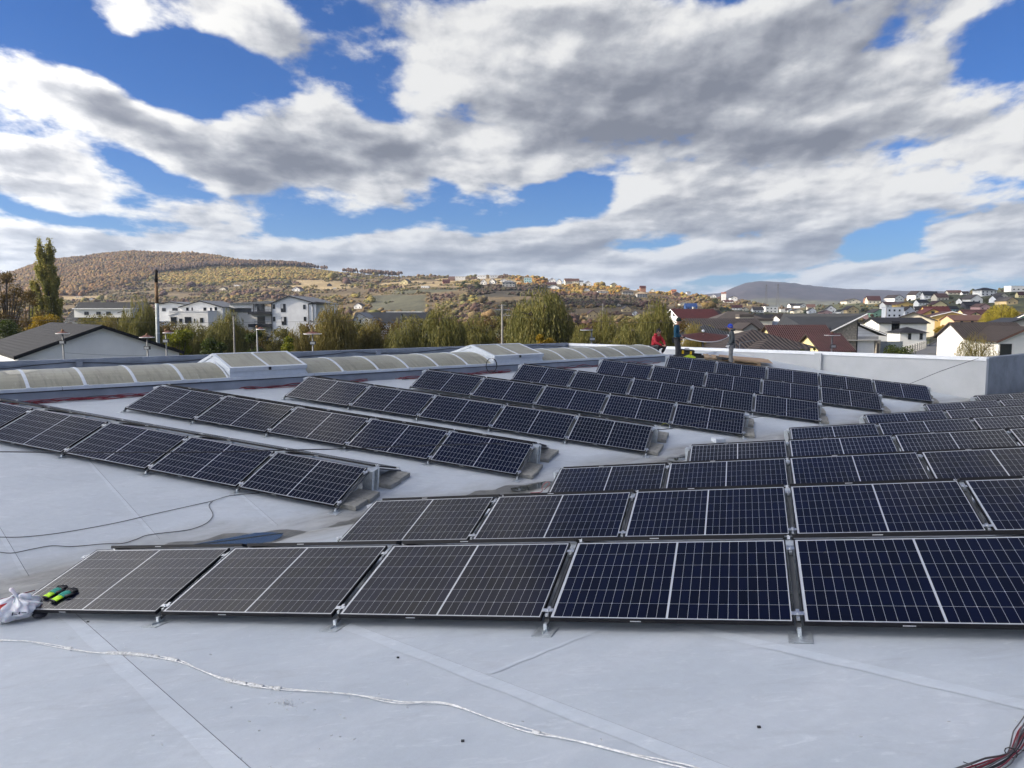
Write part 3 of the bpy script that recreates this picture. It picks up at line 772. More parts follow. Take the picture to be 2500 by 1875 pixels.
# pale taped cable in the foreground, two strands and clips
base = [(-40, 1382), (0, 1383), (60, 1385), (130, 1397), (200, 1409), (290, 1413), (380, 1426), (440, 1450), (500, 1471), (600, 1487), (760, 1500), (860, 1517), (960, 1519), (1060, 1552), (1150, 1580), (1250, 1601), (1350, 1626), (1500, 1660), (1600, 1690)]
path = smooth_path([dR(x, y, .011) for x, y in base], 10)
e = empty('taped_cable', Matrix.Translation(path[0]), label='pale double cable with lumps of dried tape across the foreground roof', cat='cable'); inv = Matrix.Translation(-path[0])
for q in (0, 1):
    pts = []
    for i, p in enumerate(path):
        t = (path[min(i+1, len(path)-1)]-path[max(i-1, 0)]).normalized(); s_ = nR.cross(t)
        pts.append(inv @ (p + s_*(.007+.006*math.sin(i*.23+1))*(1 if q else -1) + nR*(.002*math.sin(i*.4+q*3))))
    mb = MB(); mb.tube(pts, .0039, 6); mb.build('strand', M_WCAB, e, smooth=True)
M_TAPE = pm('dried_tape', (.55, .55, .54), .7, var=.3, scale=60)
rr = random.Random(4)
def nearpath(px): return min(range(len(path)), key=lambda i: abs(project(path[i])[0]/D2S - px))
for (c, w, k) in ((150, 14, 3), (245, 20, 5), (285, 40, 22), (318, 26, 14), (370, 16, 7), (512, 24, 12), (555, 16, 6), (600, 10, 5), (1158, 5, 2)):
    for q in range(k):
        i = nearpath(c + rr.uniform(-w, w)*.7); p = inv @ path[i]; t = (path[min(i+1, len(path)-1)]-path[max(i-1, 0)]).normalized()
        rad = rr.uniform(.010, .017); L = rr.uniform(.008, .035)
        mb = MB(); mb.tube([p - t*L + Vector((rr.uniform(-1, 1), rr.uniform(-1, 1), 0))*.003, p, p + t*L], [rad*.8, rad, rad*.85], 7); mb.build('tape_wrap', M_TAPE, e)
# flakes of the dried tape
mb = MB(); pr = random.Random(9)
def flake(P, s):
    a0 = pr.random()*6.28; t = Vector((math.cos(a0), math.sin(a0), 0)); t = (t - nR*t.dot(nR)).normalized(); w = nR.cross(t)
    n = 4; prev = None
    for i in range(n+1):
        an = -1.1+2.2*i/n; c = P + t*math.sin(an)*s + w*(math.cos(an)-.6)*s + nR*.002; h = nR*s*pr.uniform(.25, .6)
        cur = (c, c+h)
        if prev: mb.quad(prev[0], cur[0], cur[1], prev[1])
        prev = cur
for i in range(70):
    x = pr.gauss(618, 16); y = pr.gauss(1521, 6); flake(dR(x, y), pr.uniform(.004, .009))
for i in range(150):
    x = pr.uniform(120, 480) if i < 90 else pr.uniform(480, 900); k = nearpath(x); pxy = project(path[k]); flake(dR(x, pxy[1]/D2S + pr.gauss(0, 9)), pr.uniform(.003, .008))
for (x, y) in ((400, 1408), (410, 1348), (455, 1415), (500, 1530), (540, 1560), (560, 1580), (620, 1535), (655, 1520), (680, 1535), (735, 1545), (745, 1553), (715, 1590), (735, 1592), (765, 1598), (690, 1620), (585, 1658), (880, 1480), (330, 1590), (350, 1610), (520, 1640), (1300, 1600), (1130, 1560), (1860, 1593), (1500, 1640), (2050, 1560), (2195, 1560)): flake(dR(x, y), .011)
mb.build('tape_flakes', M_TAPE, kind='stuff', label='white flakes of dried tape scattered by the pale cable')
# small dark bits
mb = MB()
for (x, y) in ((190, 1343), (1000, 1600), (205, 1205), (1640, 1570), (860, 1420)):
    c = dR(x, y, .006); mb.box(c.x-.01, c.x+.008, c.y-.006, c.y+.006, c.z-.005, c.z+.004)
mb.build('grit', M_RUB, kind='stuff', label='dark specks of grit on the foreground roof')
# heavy cable bundle, bottom right
bp = [(2600, 1640), (2524, 1759), (2500, 1795), (2480, 1832), (2456, 1853), (2424, 1868), (2384, 1884), (2310, 1910)]
bpath = smooth_path([hitR(x, y, .02) for x, y in bp], 8)
e = empty('cable_bundle', Matrix.Translation(bpath[0]), label='thick tied bundle of black and red cables in the bottom right corner', cat='cable bundle'); inv = Matrix.Translation(-bpath[0])
iz = len(bpath)//2
for q in range(13):
    pts = []; r = random.Random(q+50); ph = r.random()*6
    for i, p in enumerate(bpath):
        t = (bpath[min(i+1, len(bpath)-1)]-bpath[max(i-1, 0)]).normalized(); s_ = nR.cross(t); sp_ = .35+.65*min(1, abs(i-iz)/12)
        an = q*.48+i*.03; rad = (.006+.016*(q % 3)/2)*sp_*.95
        off = s_*(rad*math.cos(an)*2.0 + (q-6)*.0022*sp_) + nR*(abs(rad*math.sin(an))+.003)
        pts.append(inv @ (p+off))
    mb = MB(); mb.tube(pts, .0032, 6); mb.build('cable', [M_BCAB, M_RED, pm('grey_cable', (.09, .085, .085), .5) if q == 2 else M_BCAB][q % 3] if q % 3 != 2 else cm('grey_cable_dull', (.10, .095, .095), rough=.5), e, smooth=True)
P_ = inv @ bpath[iz]; t = (bpath[iz+1]-bpath[iz-1]).normalized()
mb = MB(); mb.tube([P_ + (nR.cross(t)*math.cos(a_*.63)*.026 + nR*(math.sin(a_*.63)*.022+.012)) for a_ in range(11)], .003, 4); mb.tube([P_+nR*.034, P_+nR*.04+nR.cross(t)*.05, P_+nR*.02+nR.cross(t)*.09-t*.02], .002, 4); mb.build('zip_tie', M_RUB, e)
cable('wire_offcut', [hitR(2352, 1860, .006), hitR(2366, 1865, .008), hitR(2384, 1872, .006)], .0022, M_BCAB, 'short black wire offcut beside the tied cable bundle', 'wire')
# red cables left of the carrier bag, and loops near the rows
for i, q in enumerate((((-20, 1468), (30, 1456), (85, 1441)), ((-20, 1483), (10, 1478), (60, 1462)))):
    cable('red_cable', smooth_path([hitR(x, y, .012) for x, y in q]), .006, M_RED, ['upper', 'lower'][i]+' dark red cable on the roof left of the carrier bag')
cable('red_cable', smooth_path([hitR(*Z_C(x, y), h) for x, y, h in ((300, 1147, .01), (385, 1140, .02), (392, 1100, .10), (425, 1065, .20), (450, 1075, .16), (405, 1125, .03))]), .006, M_RED, 'red cable loop at the left end of the third right row')
cable('red_cable', [hitL(x, y, .01) for x, y in ((2278, 953), (2340, 965), (2370, 970))] + [hitR(2420, 975, .01)], .01, M_RED, 'faint red cable along the foot of the white wall')
cable('yellow_cable', smooth_path([hitL(*Z_C(x, y), h) for x, y, h in ((1310, 632, .05), (1330, 612, .12), (1350, 612, .12), (1368, 632, .03))]), .006, cm('yellow_green_cable', (.30, .32, .06), rough=.5), 'yellow earth cable hooked under the middle left row')

# ------------------------------------------------------------------ carrier bag and gloves
M_BAG = bpy.data.materials.new('white_carrier_plastic'); M_BAG.use_nodes = True
_b = M_BAG.node_tree.nodes['Principled BSDF']; _b.inputs['Base Color'].default_value = (.74, .74, .77, 1); _b.inputs['Roughness'].default_value = .3; _b.inputs['Subsurface Weight'].default_value = .15
bag_c = hitR(36, 1509, .03)
def bagpt(th, ph):
    # th around, ph 0 bottom .. 1 top
    r = .215*math.sin(math.pi*min(1, .12+.80*ph))**.75
    if ph > .75: r *= max(.10, 1-(ph-.75)*3.2)
    cr = .020*math.sin(th*7+ph*5)+.016*math.sin(th*13-ph*9)+.012*math.sin(th*4+ph*22)+.010*math.sin(th*19+ph*14)
    z = .0+.235*ph**1.05
    x = (r+cr*(.3+ph))*math.cos(th)*1.15; y = (r+cr*(.3+ph))*math.sin(th)*.85
    x += .05*ph - .03; z += .012*math.sin(th*5+ph*7)*(ph > .05)
    return Vector((x, y, max(z, .004)))
mb = MB(); nt, npz = 96, 30
for j in range(npz+1):
    for i in range(nt): mb.v.append(tuple(bagpt(2*math.pi*i/nt, j/npz)))
for j in range(npz):
    for i in range(nt): a = j*nt+i; b = j*nt+(i+1) % nt; mb.f.append((a, b, b+nt, a+nt)); mb.mi.append(0)
bag = empty('carrier_bag', Matrix.Translation(bag_c) @ Matrix.Rotation(R(20), 4, 'Z') @ Matrix.Scale(.93, 4), label='crumpled white plastic carrier bag with red and black print on the roof', cat='bag')
mb.build('sack', M_BAG, bag)
top = bagpt(0, 1); top = Vector((.03, 0, .235))
mb = MB(); mb.tube([top+Vector((0, 0, -.02)), top+Vector((-.012, 0, .02)), top+Vector((-.03, .0, .055)), top+Vector((-.052, .005, .075)), top+Vector((-.062, .005, .085))], [.030, .016, .020, .022, .010], 10)
mb.tube([top+Vector((.01, 0, -.02)), top+Vector((.05, -.01, .005)), top+Vector((.11, -.015, -.012)), top+Vector((.15, -.01, -.05))], [.025, .022, .028, .008], 9); mb.build('handle', M_BAG, bag, smooth=True)
def decal(t0, t1, p0, p1, mat, nm, off=.004, k=6, flip=1):
    mb = MB()
    for i in range(k):
        for j in range(k):
            def q(u, v):
                a = t0+(t1-t0)*u; b = p0+(p1-p0)*v; P = bagpt(a, b); return P + Vector((P.x, P.y, .05)).normalized()*off
            mb.quad(q(i/k, j/k), q((i+1)/k, j/k), q((i+1)/k, (j+1)/k), q(i/k, (j+1)/k))
    mb.build(nm, mat, bag)
M_BRED = pm('bag_red_print', (.50, .03, .02), .35, var=.1); M_BBLK = pm('bag_black_print', (.03, .03, .05), .35, var=.1)
decal(-2.12, -1.92, .60, .80, M_BRED, 'red_print')
for i, (a0, a1, b0, b1) in enumerate(((-2.30, -2.24, .34, .52), (-2.22, -2.05, .48, .52), (-2.22, -2.12, .40, .43), (-2.02, -1.96, .34, .50), (-2.35, -2.1, .18, .27), (-2.08, -1.98, .16, .26), (-1.45, -1.40, .34, .50), (-1.38, -1.25, .36, .40), (-1.22, -1.17, .42, .56), (-1.14, -1.02, .50, .54))):
    decal(a0, a1, b0, b1, M_BBLK, 'black_print', .004, 3)
M_DARKB = pm('dark_contents', (.02, .02, .03), .5)
mb = MB(); mb.lathe([(.001, 0), (.06, .005), (.075, .03), (.05, .06), (.001, .07)], 10, Matrix.Translation((.24, -.05, .0))); mb.build('dark_bundle', M_DARKB, bag, smooth=True)

M_GY = pm('glove_yellow', (.50, .85, .03), .75, var=.08, scale=80, bump=.3); M_GT = pm('glove_teal', (.005, .22, .17), .75, var=.12, scale=60, bump=.3); M_GB = pm('glove_black', (.008, .008, .010), .5, var=.2)
def glove(pc, pf, label, mirror=1):
    P0, r_, s_, pn, d_, nn = FRAMES[('R', 0)]
    A = onplane(*pc, pn, P0+pn*.004); B = onplane(*pf, pn, P0+pn*.004)
    y = (B-A).normalized(); x = y.cross(pn).normalized(); L = (B-A).length; k = .245/ .245
    e = empty('work_glove', basis(x, y, pn, A) @ Matrix.Diagonal((L/.245*1.3, L/.245, L/.245*1.15, 1)), label=label, cat='glove', group='work gloves on the nearest panel')
    def loft(secs, nm, mat, n=14):
        mb = MB(); i0 = 0
        for (yy, cx, w, h, z) in secs:
            for j in range(n):
                a = 2*math.pi*j/n; mb.v.append((cx+w*math.cos(a), yy, z+h*math.sin(a)+h))
        for q in range(len(secs)-1):
            for j in range(n): a = q*n+j; b = q*n+(j+1) % n; mb.f.append((a, b, b+n, a+n)); mb.mi.append(0)
        mb.f.append(tuple(range(n-1, -1, -1))); mb.mi.append(0); mb.f.append(tuple((len(secs)-1)*n+j for j in range(n))); mb.mi.append(0)
        return mb.build(nm, mat, e, smooth=True)
    loft([(0, 0, .040, .012, 0), (.006, 0, .043, .013, 0), (.012, 0, .041, .012, 0)], 'cuff_hem', M_GB)
    loft([(.012, 0, .040, .012, 0), (.05, 0, .036, .011, 0), (.085, .0, .040, .012, 0)], 'cuff', M_GY)
    loft([(.085, 0, .041, .0125, 0), (.12, .0, .045, .014, 0), (.155, .0, .044, .013, 0), (.172, 0, .042, .011, 0)], 'palm', M_GT)
    for i, (cx, L_, an) in enumerate(((-.033, .052, .34), (-.012, .068, .10), (.011, .072, -.08), (.032, .060, -.36))):
        mb = MB(); dx, dy = -math.sin(an), math.cos(an); mb.tube([(cx, .165, .011), (cx+dx*L_*.45, .165+dy*L_*.45, .016), (cx+dx*L_*.8, .165+dy*L_*.8, .012), (cx+dx*L_, .165+dy*L_, .010)], [.0115, .0115, .0105, .006], 8); mb.build('finger', M_GB, e, smooth=True)
    mb = MB(); mb.tube([(.038*mirror, .10, .012), (.058*mirror, .125, .013), (.068*mirror, .155, .011), (.070*mirror, .170, .010)], [.013, .013, .012, .006], 8); mb.build('thumb', M_GB, e, smooth=True)
    return e
glove((109, 1462), (163, 1430), 'left glove of the pair, yellow cuff and teal palm, flat on panel')
glove((128, 1471), (189, 1437), 'right glove of the pair, yellow cuff and teal palm, nearer the midline')

# ------------------------------------------------------------------ people
def skin_mesh(name, joints, edges, mat, parent, root=0, sub=2, smooth=True, M=None):
    me = bpy.data.meshes.new(name); me.from_pydata([j[0] for j in joints], edges, []); me.materials.append(mat)
    o = bpy.data.objects.new(name, me); link(o, parent)
    sk_ = o.modifiers.new('skin', 'SKIN'); sk_.use_smooth_shade = smooth
    for i, j in enumerate(joints):
        r = j[1]; me.skin_vertices[0].data[i].radius = r if isinstance(r, tuple) else (r, r)
    me.skin_vertices[0].data[root].use_root = True
    sb = o.modifiers.new('sub', 'SUBSURF'); sb.levels = sub; sb.render_levels = sub
    return o
M_SKIN = pm('skin', (.42, .22, .15), .55, var=.06); M_HAIR = pm('dark_hair', (.02, .014, .010), .7, var=.3, scale=60)
def chain(joints, base, pts):
    i0 = len(joints); joints += pts; ed = [(base, i0)] + [(i0+k, i0+k+1) for k in range(len(pts)-1)]
    return ed
def hand(P, dirv, palm, mat, parent, name='hand', curl=.4):
    d = un(dirv); pn = un(palm); s = d.cross(pn).normalized(); P = Vector(P)
    J = [(tuple(P), (.024, .020)), (tuple(P+d*.045), (.040, .016)), (tuple(P+d*.085), (.038, .014))]; E_ = [(0, 1), (1, 2)]
    o = skin_mesh(name, J, E_, mat, parent, 1, 2)
    mb = MB()
    for k, (off, L) in enumerate(((-.030, .060), (-.010, .075), (.010, .080), (.030, .070))):
        b = P+d*.085+s*off; m_ = b+d*L*.5+pn*L*.5*curl*.6; e_ = m_+d*L*.35*(1-curl)+pn*L*.5*curl
        mb.tube([b-d*.02, b, m_, e_], [.010, .0098, .009, .0065], 7)
    b = P+d*.035-s*.035; mb.tube([b+s*.01, b-s*.018+d*.025+pn*.01, b-s*.022+d*.055+pn*.022], [.012, .011, .008], 7)
    f = mb.build('fingers', mat, o, smooth=True)
    return o
def head(P, face, parent, hat=None, hair=True, tilt=0):
    # P: base of the skull (top of the neck); face: horizontal facing vector
    f = un(face); z = un(UP - f*tilt); x = f.cross(z).normalized(); f = z.cross(x).normalized()
    M = basis(x, f, z, P)
    mb = MB(); n = 20; rows = 16
    for j in range(rows+1):
        v = j/rows; ph = math.pi*v; zz = .115-.125*math.cos(ph)
        for i in range(n):
            a = 2*math.pi*i/n; sx, sy = math.cos(a), math.sin(a)
            rx = .076*math.sin(ph)**.8; ry = .095*math.sin(ph)**.8
            if zz < .09: rx *= .80+.20*zz/.09; ry *= .88+.12*zz/.09
            X = rx*sx; Y = ry*sy+.008
            fr = max(0, sy)**10
            if .085 < zz < .135: Y += .026*fr*(1-abs(zz-.10)/.04) if abs(zz-.10) < .04 else 0
            if .13 < zz < .155 and sy > .6: Y -= .008
            if .01 < zz < .04 and sy > .7: Y += .008
            mb.v.append((X, Y, zz))
    for j in range(rows):
        for i in range(n): a = j*n+i; b = j*n+(i+1) % n; mb.f.append((a, b, b+n, a+n)); mb.mi.append(0)
    h = mb.build('head', M_SKIN, parent, smooth=True, M=M)
    mb = MB()
    for s in (-1, 1): mb.lathe([(0, -.006), (.016, -.004), (.020, .004), (.012, .008), (0, .008)], 8, Matrix.Translation((s*.078, .0, .115)) @ Matrix.Rotation(R(90), 4, 'Y'))
    mb.build('ears', M_SKIN, h, smooth=True)
    mb = MB()
    for s in (-1, 1): mb.lathe([(0, -.01), (.011, -.006), (.012, 0), (.011, .006), (0, .01)], 8, Matrix.Translation((s*.030, .088, .135)))
    mb.build('eyes', cm('eye_white', (.35, .34, .33), rough=.3), h, smooth=True)
    mb = MB(); mb.box(-.024, .024, .085, .100, .050, .058); mb.build('mouth', cm('lips', (.30, .10, .08), rough=.5), h)
    def cap(nm, mat, z0, k, frontcut=0):
        mb = MB(); n = 20; rows = 8
        for j in range(rows+1):
            ph = math.pi*(j/rows)*.56
            for i in range(n):
                a = 2*math.pi*i/n; fy = math.sin(a); lift = frontcut*max(0, fy) * (j/rows)**2
                mb.v.append((.076*k*math.sin(ph)**.85*math.cos(a), .097*k*math.sin(ph)**.85*fy+.004, .115+.132*math.cos(ph)*k*.98+lift))
        for j in range(rows):
            for i in range(n): a = j*n+i; b = j*n+(i+1) % n; mb.f.append((a, a+n, b+n, b)); mb.mi.append(0)
        return mb.build(nm, mat, h, smooth=True)
    if hair: cap('hair', M_HAIR, 0, 1.07, .05)
    if hat == 'beanie': cap('beanie', cm('black_green_knit', (.008, .018, .014), rough=.9), 0, 1.16, .02)
    if hat == 'cap':
        cap('baseball_cap', cm('blue_cap_cloth', (.012, .05, .45), rough=.8), 0, 1.14, .02)
        mb = MB()
        for i in range(8):
            a0, a1 = math.pi*(.22+.56*i/8), math.pi*(.22+.56*(i+1)/8)
            def q(a, r, dz): return (.086*r*math.cos(a), .098*r*math.sin(a)+.02*(r-1)*4, .150+dz)
            mb.quad(q(a0, 1.0, .005), q(a1, 1.0, .005), q(a1, 1.65, -.012), q(a0, 1.65, -.012)); mb.quad(q(a0, 1.0, .0), q(a0, 1.65, -.018), q(a1, 1.65, -.018), q(a1, 1.0, .0))
        mb.build('cap_peak', cm('blue_cap_cloth', (.012, .05, .45)), h)
        mb = MB(); mb.lathe([(.088, .13), (.090, .142), (.088, .15)], 20, Matrix.Scale(1.12, 4, (0, 1, 0))); mb.build('cap_band', cm('grey_band', (.25, .25, .26), rough=.8), h)
    return h
def shoe(P, f, parent, mat):
    f = un(f); x = f.cross(UP).normalized()
    mb = MB(); n = 10; secs = [(-.09, .030, .06), (-.05, .040, .085), (.02, .040, .075), (.08, .046, .055), (.14, .042, .045), (.175, .022, .03)]
    for (yy, w, h) in secs:
        for j in range(n): a = 2*math.pi*j/n; mb.v.append((w*math.cos(a), yy, max(0, h*.5+h*.5*math.sin(a))))
    for q in range(len(secs)-1):
        for j in range(n): a = q*n+j; b = q*n+(j+1) % n; mb.f.append((a, b, b+n, a+n)); mb.mi.append(0)
    mb.f.append(tuple(range(n-1, -1, -1))); mb.f.append(tuple((len(secs)-1)*n+j for j in range(n))); mb.mi += [0, 0]
    return mb.build('shoe', mat, parent, smooth=True, M=basis(x, f, UP, P))
def person(loc, face, J, jacket, trousers, label, hat=None, hair=True, hood=False, gloves=None, tilt=0, headface=None, shoes=None):
    """J: joint dict in local metres (x right, y forward, z up) relative to loc"""
    f = un(face); x = f.cross(UP).normalized(); Mw = basis(x, f, UP, loc)
    e = empty('person', Mw, label=label, cat='person')
    g = lambda k: Vector(J[k])
    # continuous body, skin coloured, under the clothes
    js = [(tuple(g('pelvis')), (.12, .09)), (tuple(g('waist')), (.11, .08)), (tuple(g('chest')), (.14, .10)), (tuple(g('neck')), .052), (tuple(g('skull')), .050)]
    ed = [(0, 1), (1, 2), (2, 3), (3, 4)]
    for s in 'LR':
        ed += chain(js, 2, [(tuple(g('sho'+s)), .055), (tuple(g('elb'+s)), .040), (tuple(g('wri'+s)), .027)])
        ed += chain(js, 0, [(tuple(g('hip'+s)), .085), (tuple(g('kne'+s)), .058), (tuple(g('ank'+s)), .040)])
    skin_mesh('body', js, ed, M_SKIN, e, 0)
    js = [(tuple(g('pelvis')+Vector((0, 0, .02))), (.175, .135)), (tuple(g('waist')), (.165, .125)), (tuple(g('chest')), (.20, .145)), (tuple(g('neck')-Vector((0, 0, .01))), (.085, .080))]
    ed = [(0, 1), (1, 2), (2, 3)]
    for s in 'LR': ed += chain(js, 2, [(tuple(g('sho'+s)), .088), (tuple(g('elb'+s)), .066), (tuple(g('wri'+s)), .048)])
    jk = skin_mesh('jacket', js, ed, jacket, e, 1)
    js = [(tuple(g('pelvis')-Vector((0, 0, .02))), (.165, .125))]; ed = []
    for s in 'LR': ed += chain(js, 0, [(tuple(g('hip'+s)), .112), (tuple(g('kne'+s)), .082), (tuple(g('ank'+s)+Vector((0, 0, .03))), .068)])
    skin_mesh('trousers', js, ed, trousers, e, 0)
    if hood:
        mb = MB(); mb.tube([g('neck')+Vector((-.11, .03, .03)), g('neck')+Vector((-.10, -.09, .05)), g('neck')+Vector((0, -.13, .05)), g('neck')+Vector((.10, -.09, .05)), g('neck')+Vector((.11, .03, .03))], [.03, .05, .055, .05, .03], 8); mb.build('hood', jacket, jk, smooth=True)
    hf = Vector(headface) if headface else Vector((0, 1, 0))
    head(g('skull')-Vector((0, 0, .01)), hf, e, hat, hair, tilt)
    for s in 'LR':
        d = (g('wri'+s)-g('elb'+s)).normalized(); hand(g('wri'+s), d, Vector(J.get('palm'+s, (-1 if s == 'R' else 1, 0, 0))), gloves or M_SKIN, e)
        shoe(g('ank'+s)-Vector((0, 0, .085)), Vector(J.get('toe'+s, (0, 1, 0))), e, shoes or cm('dark_boots', (.02, .02, .022), rough=.6))
    return e
STAND = dict(pelvis=(0, 0, .93), waist=(0, .0, 1.10), chest=(0, -.01, 1.32), neck=(0, .0, 1.47), skull=(0, .02, 1.53),
    shoL=(-.17, -.01, 1.40), elbL=(-.22, -.04, 1.13), wriL=(-.20, .06, .90), shoR=(.17, -.01, 1.40), elbR=(.22, -.04, 1.13), wriR=(.20, .06, .90),
    hipL=(-.09, 0, .86), kneL=(-.11, .03, .48), ankL=(-.12, -.01, .085), hipR=(.09, 0, .86), kneR=(.11, .05, .48), ankR=(.12, .03, .085))
M_TEAL = pm('teal_sweatshirt', (.006, .06, .11), .85, var=.15, scale=9, bump=.4, bscale=10); M_GREYJ = pm('grey_green_fleece', (.055, .065, .07), .9, var=.2, scale=9, bump=.4, bscale=12)
M_REDJ = pm('red_jacket', (.38, .010, .022), .7, var=.12, scale=8, bump=.4, bscale=10); M_DTR = pm('dark_trousers', (.035, .035, .038), .85, var=.3, scale=7, bump=.4, bscale=12)
M_GTR = pm('grey_work_trousers', (.16, .16, .16), .9, var=.25, scale=6, bump=.5, bscale=12); M_WGL = pm('white_glove', (.62, .62, .62), .8)
pl = hitL(1650, 868); Jt = dict(STAND); Jt.update(wriL=(-.12, .16, .98), elbL=(-.22, -.03, 1.12), wriR=(.14, .17, .97), elbR=(.23, -.03, 1.12), kneL=(-.10, .10, .49), skull=(0, .05, 1.53))
TEAL = hitL(1651, 880)
person(TEAL, (.86, -.35, 0), Jt, M_TEAL, M_DTR, 'standing person in teal sweatshirt and black beanie, holding a tool', hat='beanie', hair=False, tilt=-.10)
Jg = dict(STAND); Jg.update(pelvis=(0, -.02, .90), chest=(0, .0, 1.28), neck=(0, .04, 1.42), skull=(0, .07, 1.47), waist=(0, 0, 1.06), shoL=(-.18, 0, 1.36), shoR=(.18, 0, 1.36), elbL=(-.23, -.02, 1.08), elbR=(.23, -.02, 1.08), wriL=(-.22, .10, .86), wriR=(.22, .12, .86), hipL=(-.09, 0, .84), hipR=(.09, 0, .84), kneL=(-.12, .03, .47), kneR=(.12, .02, .47))
person(roofp(27.3, -8.15), (-.93, .20, 0), Jg, M_GREYJ, M_GTR, 'standing person in dark grey fleece and blue cap with white work gloves', hat='cap', hair=True, hood=True, gloves=M_WGL, tilt=.02)
# crouching person in red behind the end of the skylight
Jr = dict(pelvis=(0, -.12, .34), waist=(0, -.04, .50), chest=(0, .06, .70), neck=(0, .12, .84), skull=(0, .15, .90),
    shoL=(-.18, .06, .78), elbL=(-.26, .22, .55), wriL=(-.10, .42, .46), shoR=(.18, .06, .78), elbR=(.26, .22, .55), wriR=(.08, .44, .44),
    hipL=(-.10, -.06, .32), kneL=(-.22, .36, .44), ankL=(-.18, .18, .085), hipR=(.10, -.06, .32), kneR=(.22, .38, .42), ankR=(.18, .22, .085), palmL=(0, 0, -1), palmR=(0, 0, -1))
person(roofp(26.1, -11.1), (.55, -.80, 0), Jr, M_REDJ, M_DTR, 'crouching person in a red zip jacket at the end of the skylight', hair=True, hood=True, headface=(-.75, .75, 0), tilt=.12)
# tool in the teal worker's hands
f = un((.86, -.35, 0)); x = f.cross(UP).normalized(); Mw = basis(x, f, UP, TEAL)
e = empty('cordless_drill', Mw @ Matrix.Translation((0, .27, .92)), label='black cordless drill held by the worker in teal', cat='drill')
mb = MB(); mb.tube([(0, -.10, .03), (0, .02, .03), (0, .08, .03)], [.032, .034, .018], 8); mb.tube([(0, -.05, .02), (0, -.06, -.10)], .020, 8); mb.build('body', M_RUB, e, smooth=True)
mb = MB(); mb.box(-.035, .035, -.11, .0, -.15, -.10); mb.build('battery', cm('yellow_plastic', (.65, .42, .01), rough=.45), e)

# ------------------------------------------------------------------ tools and pallet by the workers
YEL = cm('yellow_plastic', (.65, .42, .01), rough=.45)
def rbasis(a, b, yaw, h=0):
    P = roofp(a, b, h); n_ = nL if b > RIDGE else Vector((bdir*-SL + UP)).normalized()
    x = vdir*math.cos(yaw) + bdir*math.sin(yaw); x = (x - n_*x.dot(n_)).normalized(); y = n_.cross(x); return basis(x, y, n_, P)
HX = lambda x, y, h=0: to_ab(hitL(x, y, h))
tb = empty('tool_case', rbasis(*HX(1675, 870), .85), label='black tool case with two yellow latches standing by the white wall', cat='tool case')
mb = MB(); mb.box(-.34, .34, -.16, .16, 0, .20); o = mb.build('case', M_RUB, tb); bevel(o, .03, 3)
mb = MB(); mb.box(-.33, .33, -.15, .15, .205, .30); o = mb.build('lid', M_RUB, tb); bevel(o, .04, 3)
for s in (-1, 1): mb = MB(); mb.box(s*.17-.045, s*.17+.045, -.18, -.155, .12, .26); o = mb.build('latch', YEL, tb); bevel(o, .008)
mb = MB(); mb.tube([(-.10, 0, .29), (-.09, 0, .34), (.09, 0, .34), (.10, 0, .29)], .014, 6); mb.build('handle', M_RUB, tb)
mb = MB(); n = 14
rr = random.Random(2)
for j in range(7):
    for i in range(n):
        a = 2*math.pi*i/n; v = j/6; r_ = .22*math.cos(v*1.5)*(1+.25*rr.uniform(-1, 1)); mb.v.append((r_*math.cos(a)*1.3, r_*math.sin(a)*.7, .13*math.sin(v*1.57)*(1+.3*rr.uniform(-1, 1))))
for j in range(6):
    for i in range(n): a = j*n+i; b = j*n+(i+1) % n; mb.f.append((a, b, b+n, a+n)); mb.mi.append(0)
mb.build('hi_vis_vest', cm('hi_vis_yellow', (.50, .62, .04), rough=.8), M=rbasis(*HX(1684, 875), .3), label='crumpled yellow hi-vis vest lying between the two standing workers', cat='vest')
tr = empty('plastic_tray', rbasis(*HX(1702, 873), .5), label='shallow black plastic tray on the roof beside the yellow vest', cat='tray')
mb = MB(); mb.box(-.26, .26, -.18, .18, 0, .02); mb.box(-.26, .26, -.18, -.16, .021, .10); mb.box(-.26, .26, .16, .18, .021, .16); mb.box(-.26, -.24, -.159, .159, .021, .12); mb.box(.24, .26, -.159, .159, .021, .12); mb.build('body', M_RUB, tr)
mb = MB()
for i in range(4): mb.box(-.20+i*.11, -.14+i*.11, -.10, .11, .021, .055)
mb.build('divider', cm('tray_grey', (.05, .05, .055)), tr)
cable('black_hose', smooth_path([roofp(HX(1656, 873)[0]+.2*math.cos(t), HX(1656, 873)[1]+.2*math.sin(t), .03+.004*t) for t in [x*.5 for x in range(26)]], 2), .018, M_RUB, 'coil of black hose at the feet of the worker in teal', 'hose')
mb = MB(); mb.tube([hitL(1712, 869, .04), hitL(1745, 864, .04)], .035, 10); mb.build('white_pipe', M_COPE, label='white plastic pipe lying on the roof by the pallet', cat='pipe', smooth=True)
mb = MB(); mb.tube([hitL(1722, 863, .03), hitL(1752, 860, .05)], .02, 6); mb.build('aluminium_rail', M_ALU, label='short aluminium rail lying next to the white pipe', cat='rail')
M_WOOD = pm('pallet_wood', (.38, .27, .16), .8, var=.25, scale=6, bump=.4, bscale=30); M_CARD = pm('brown_cardboard', (.36, .25, .16), .85, var=.10, scale=2)
_q0, _q1 = hitL(1733, 879), hitL(1862, 892); _dq = (_q1-_q0); YAWP = math.atan2(_dq.dot(bdir), _dq.dot(vdir)); _pc = to_ab(_q0.lerp(_q1, .42)+(_dq.cross(UP).normalized()*-.25)); pass
pa = empty('wooden_pallet', rbasis(*_pc, YAWP), label='wooden pallet on the roof beside the worker with the blue cap', cat='pallet')
for i in range(7): mb = MB(); x0 = -1.15+i*.34; mb.box(x0, x0+.22, -.55, .55, .125, .145); mb.build('deck_board', M_WOOD, pa)
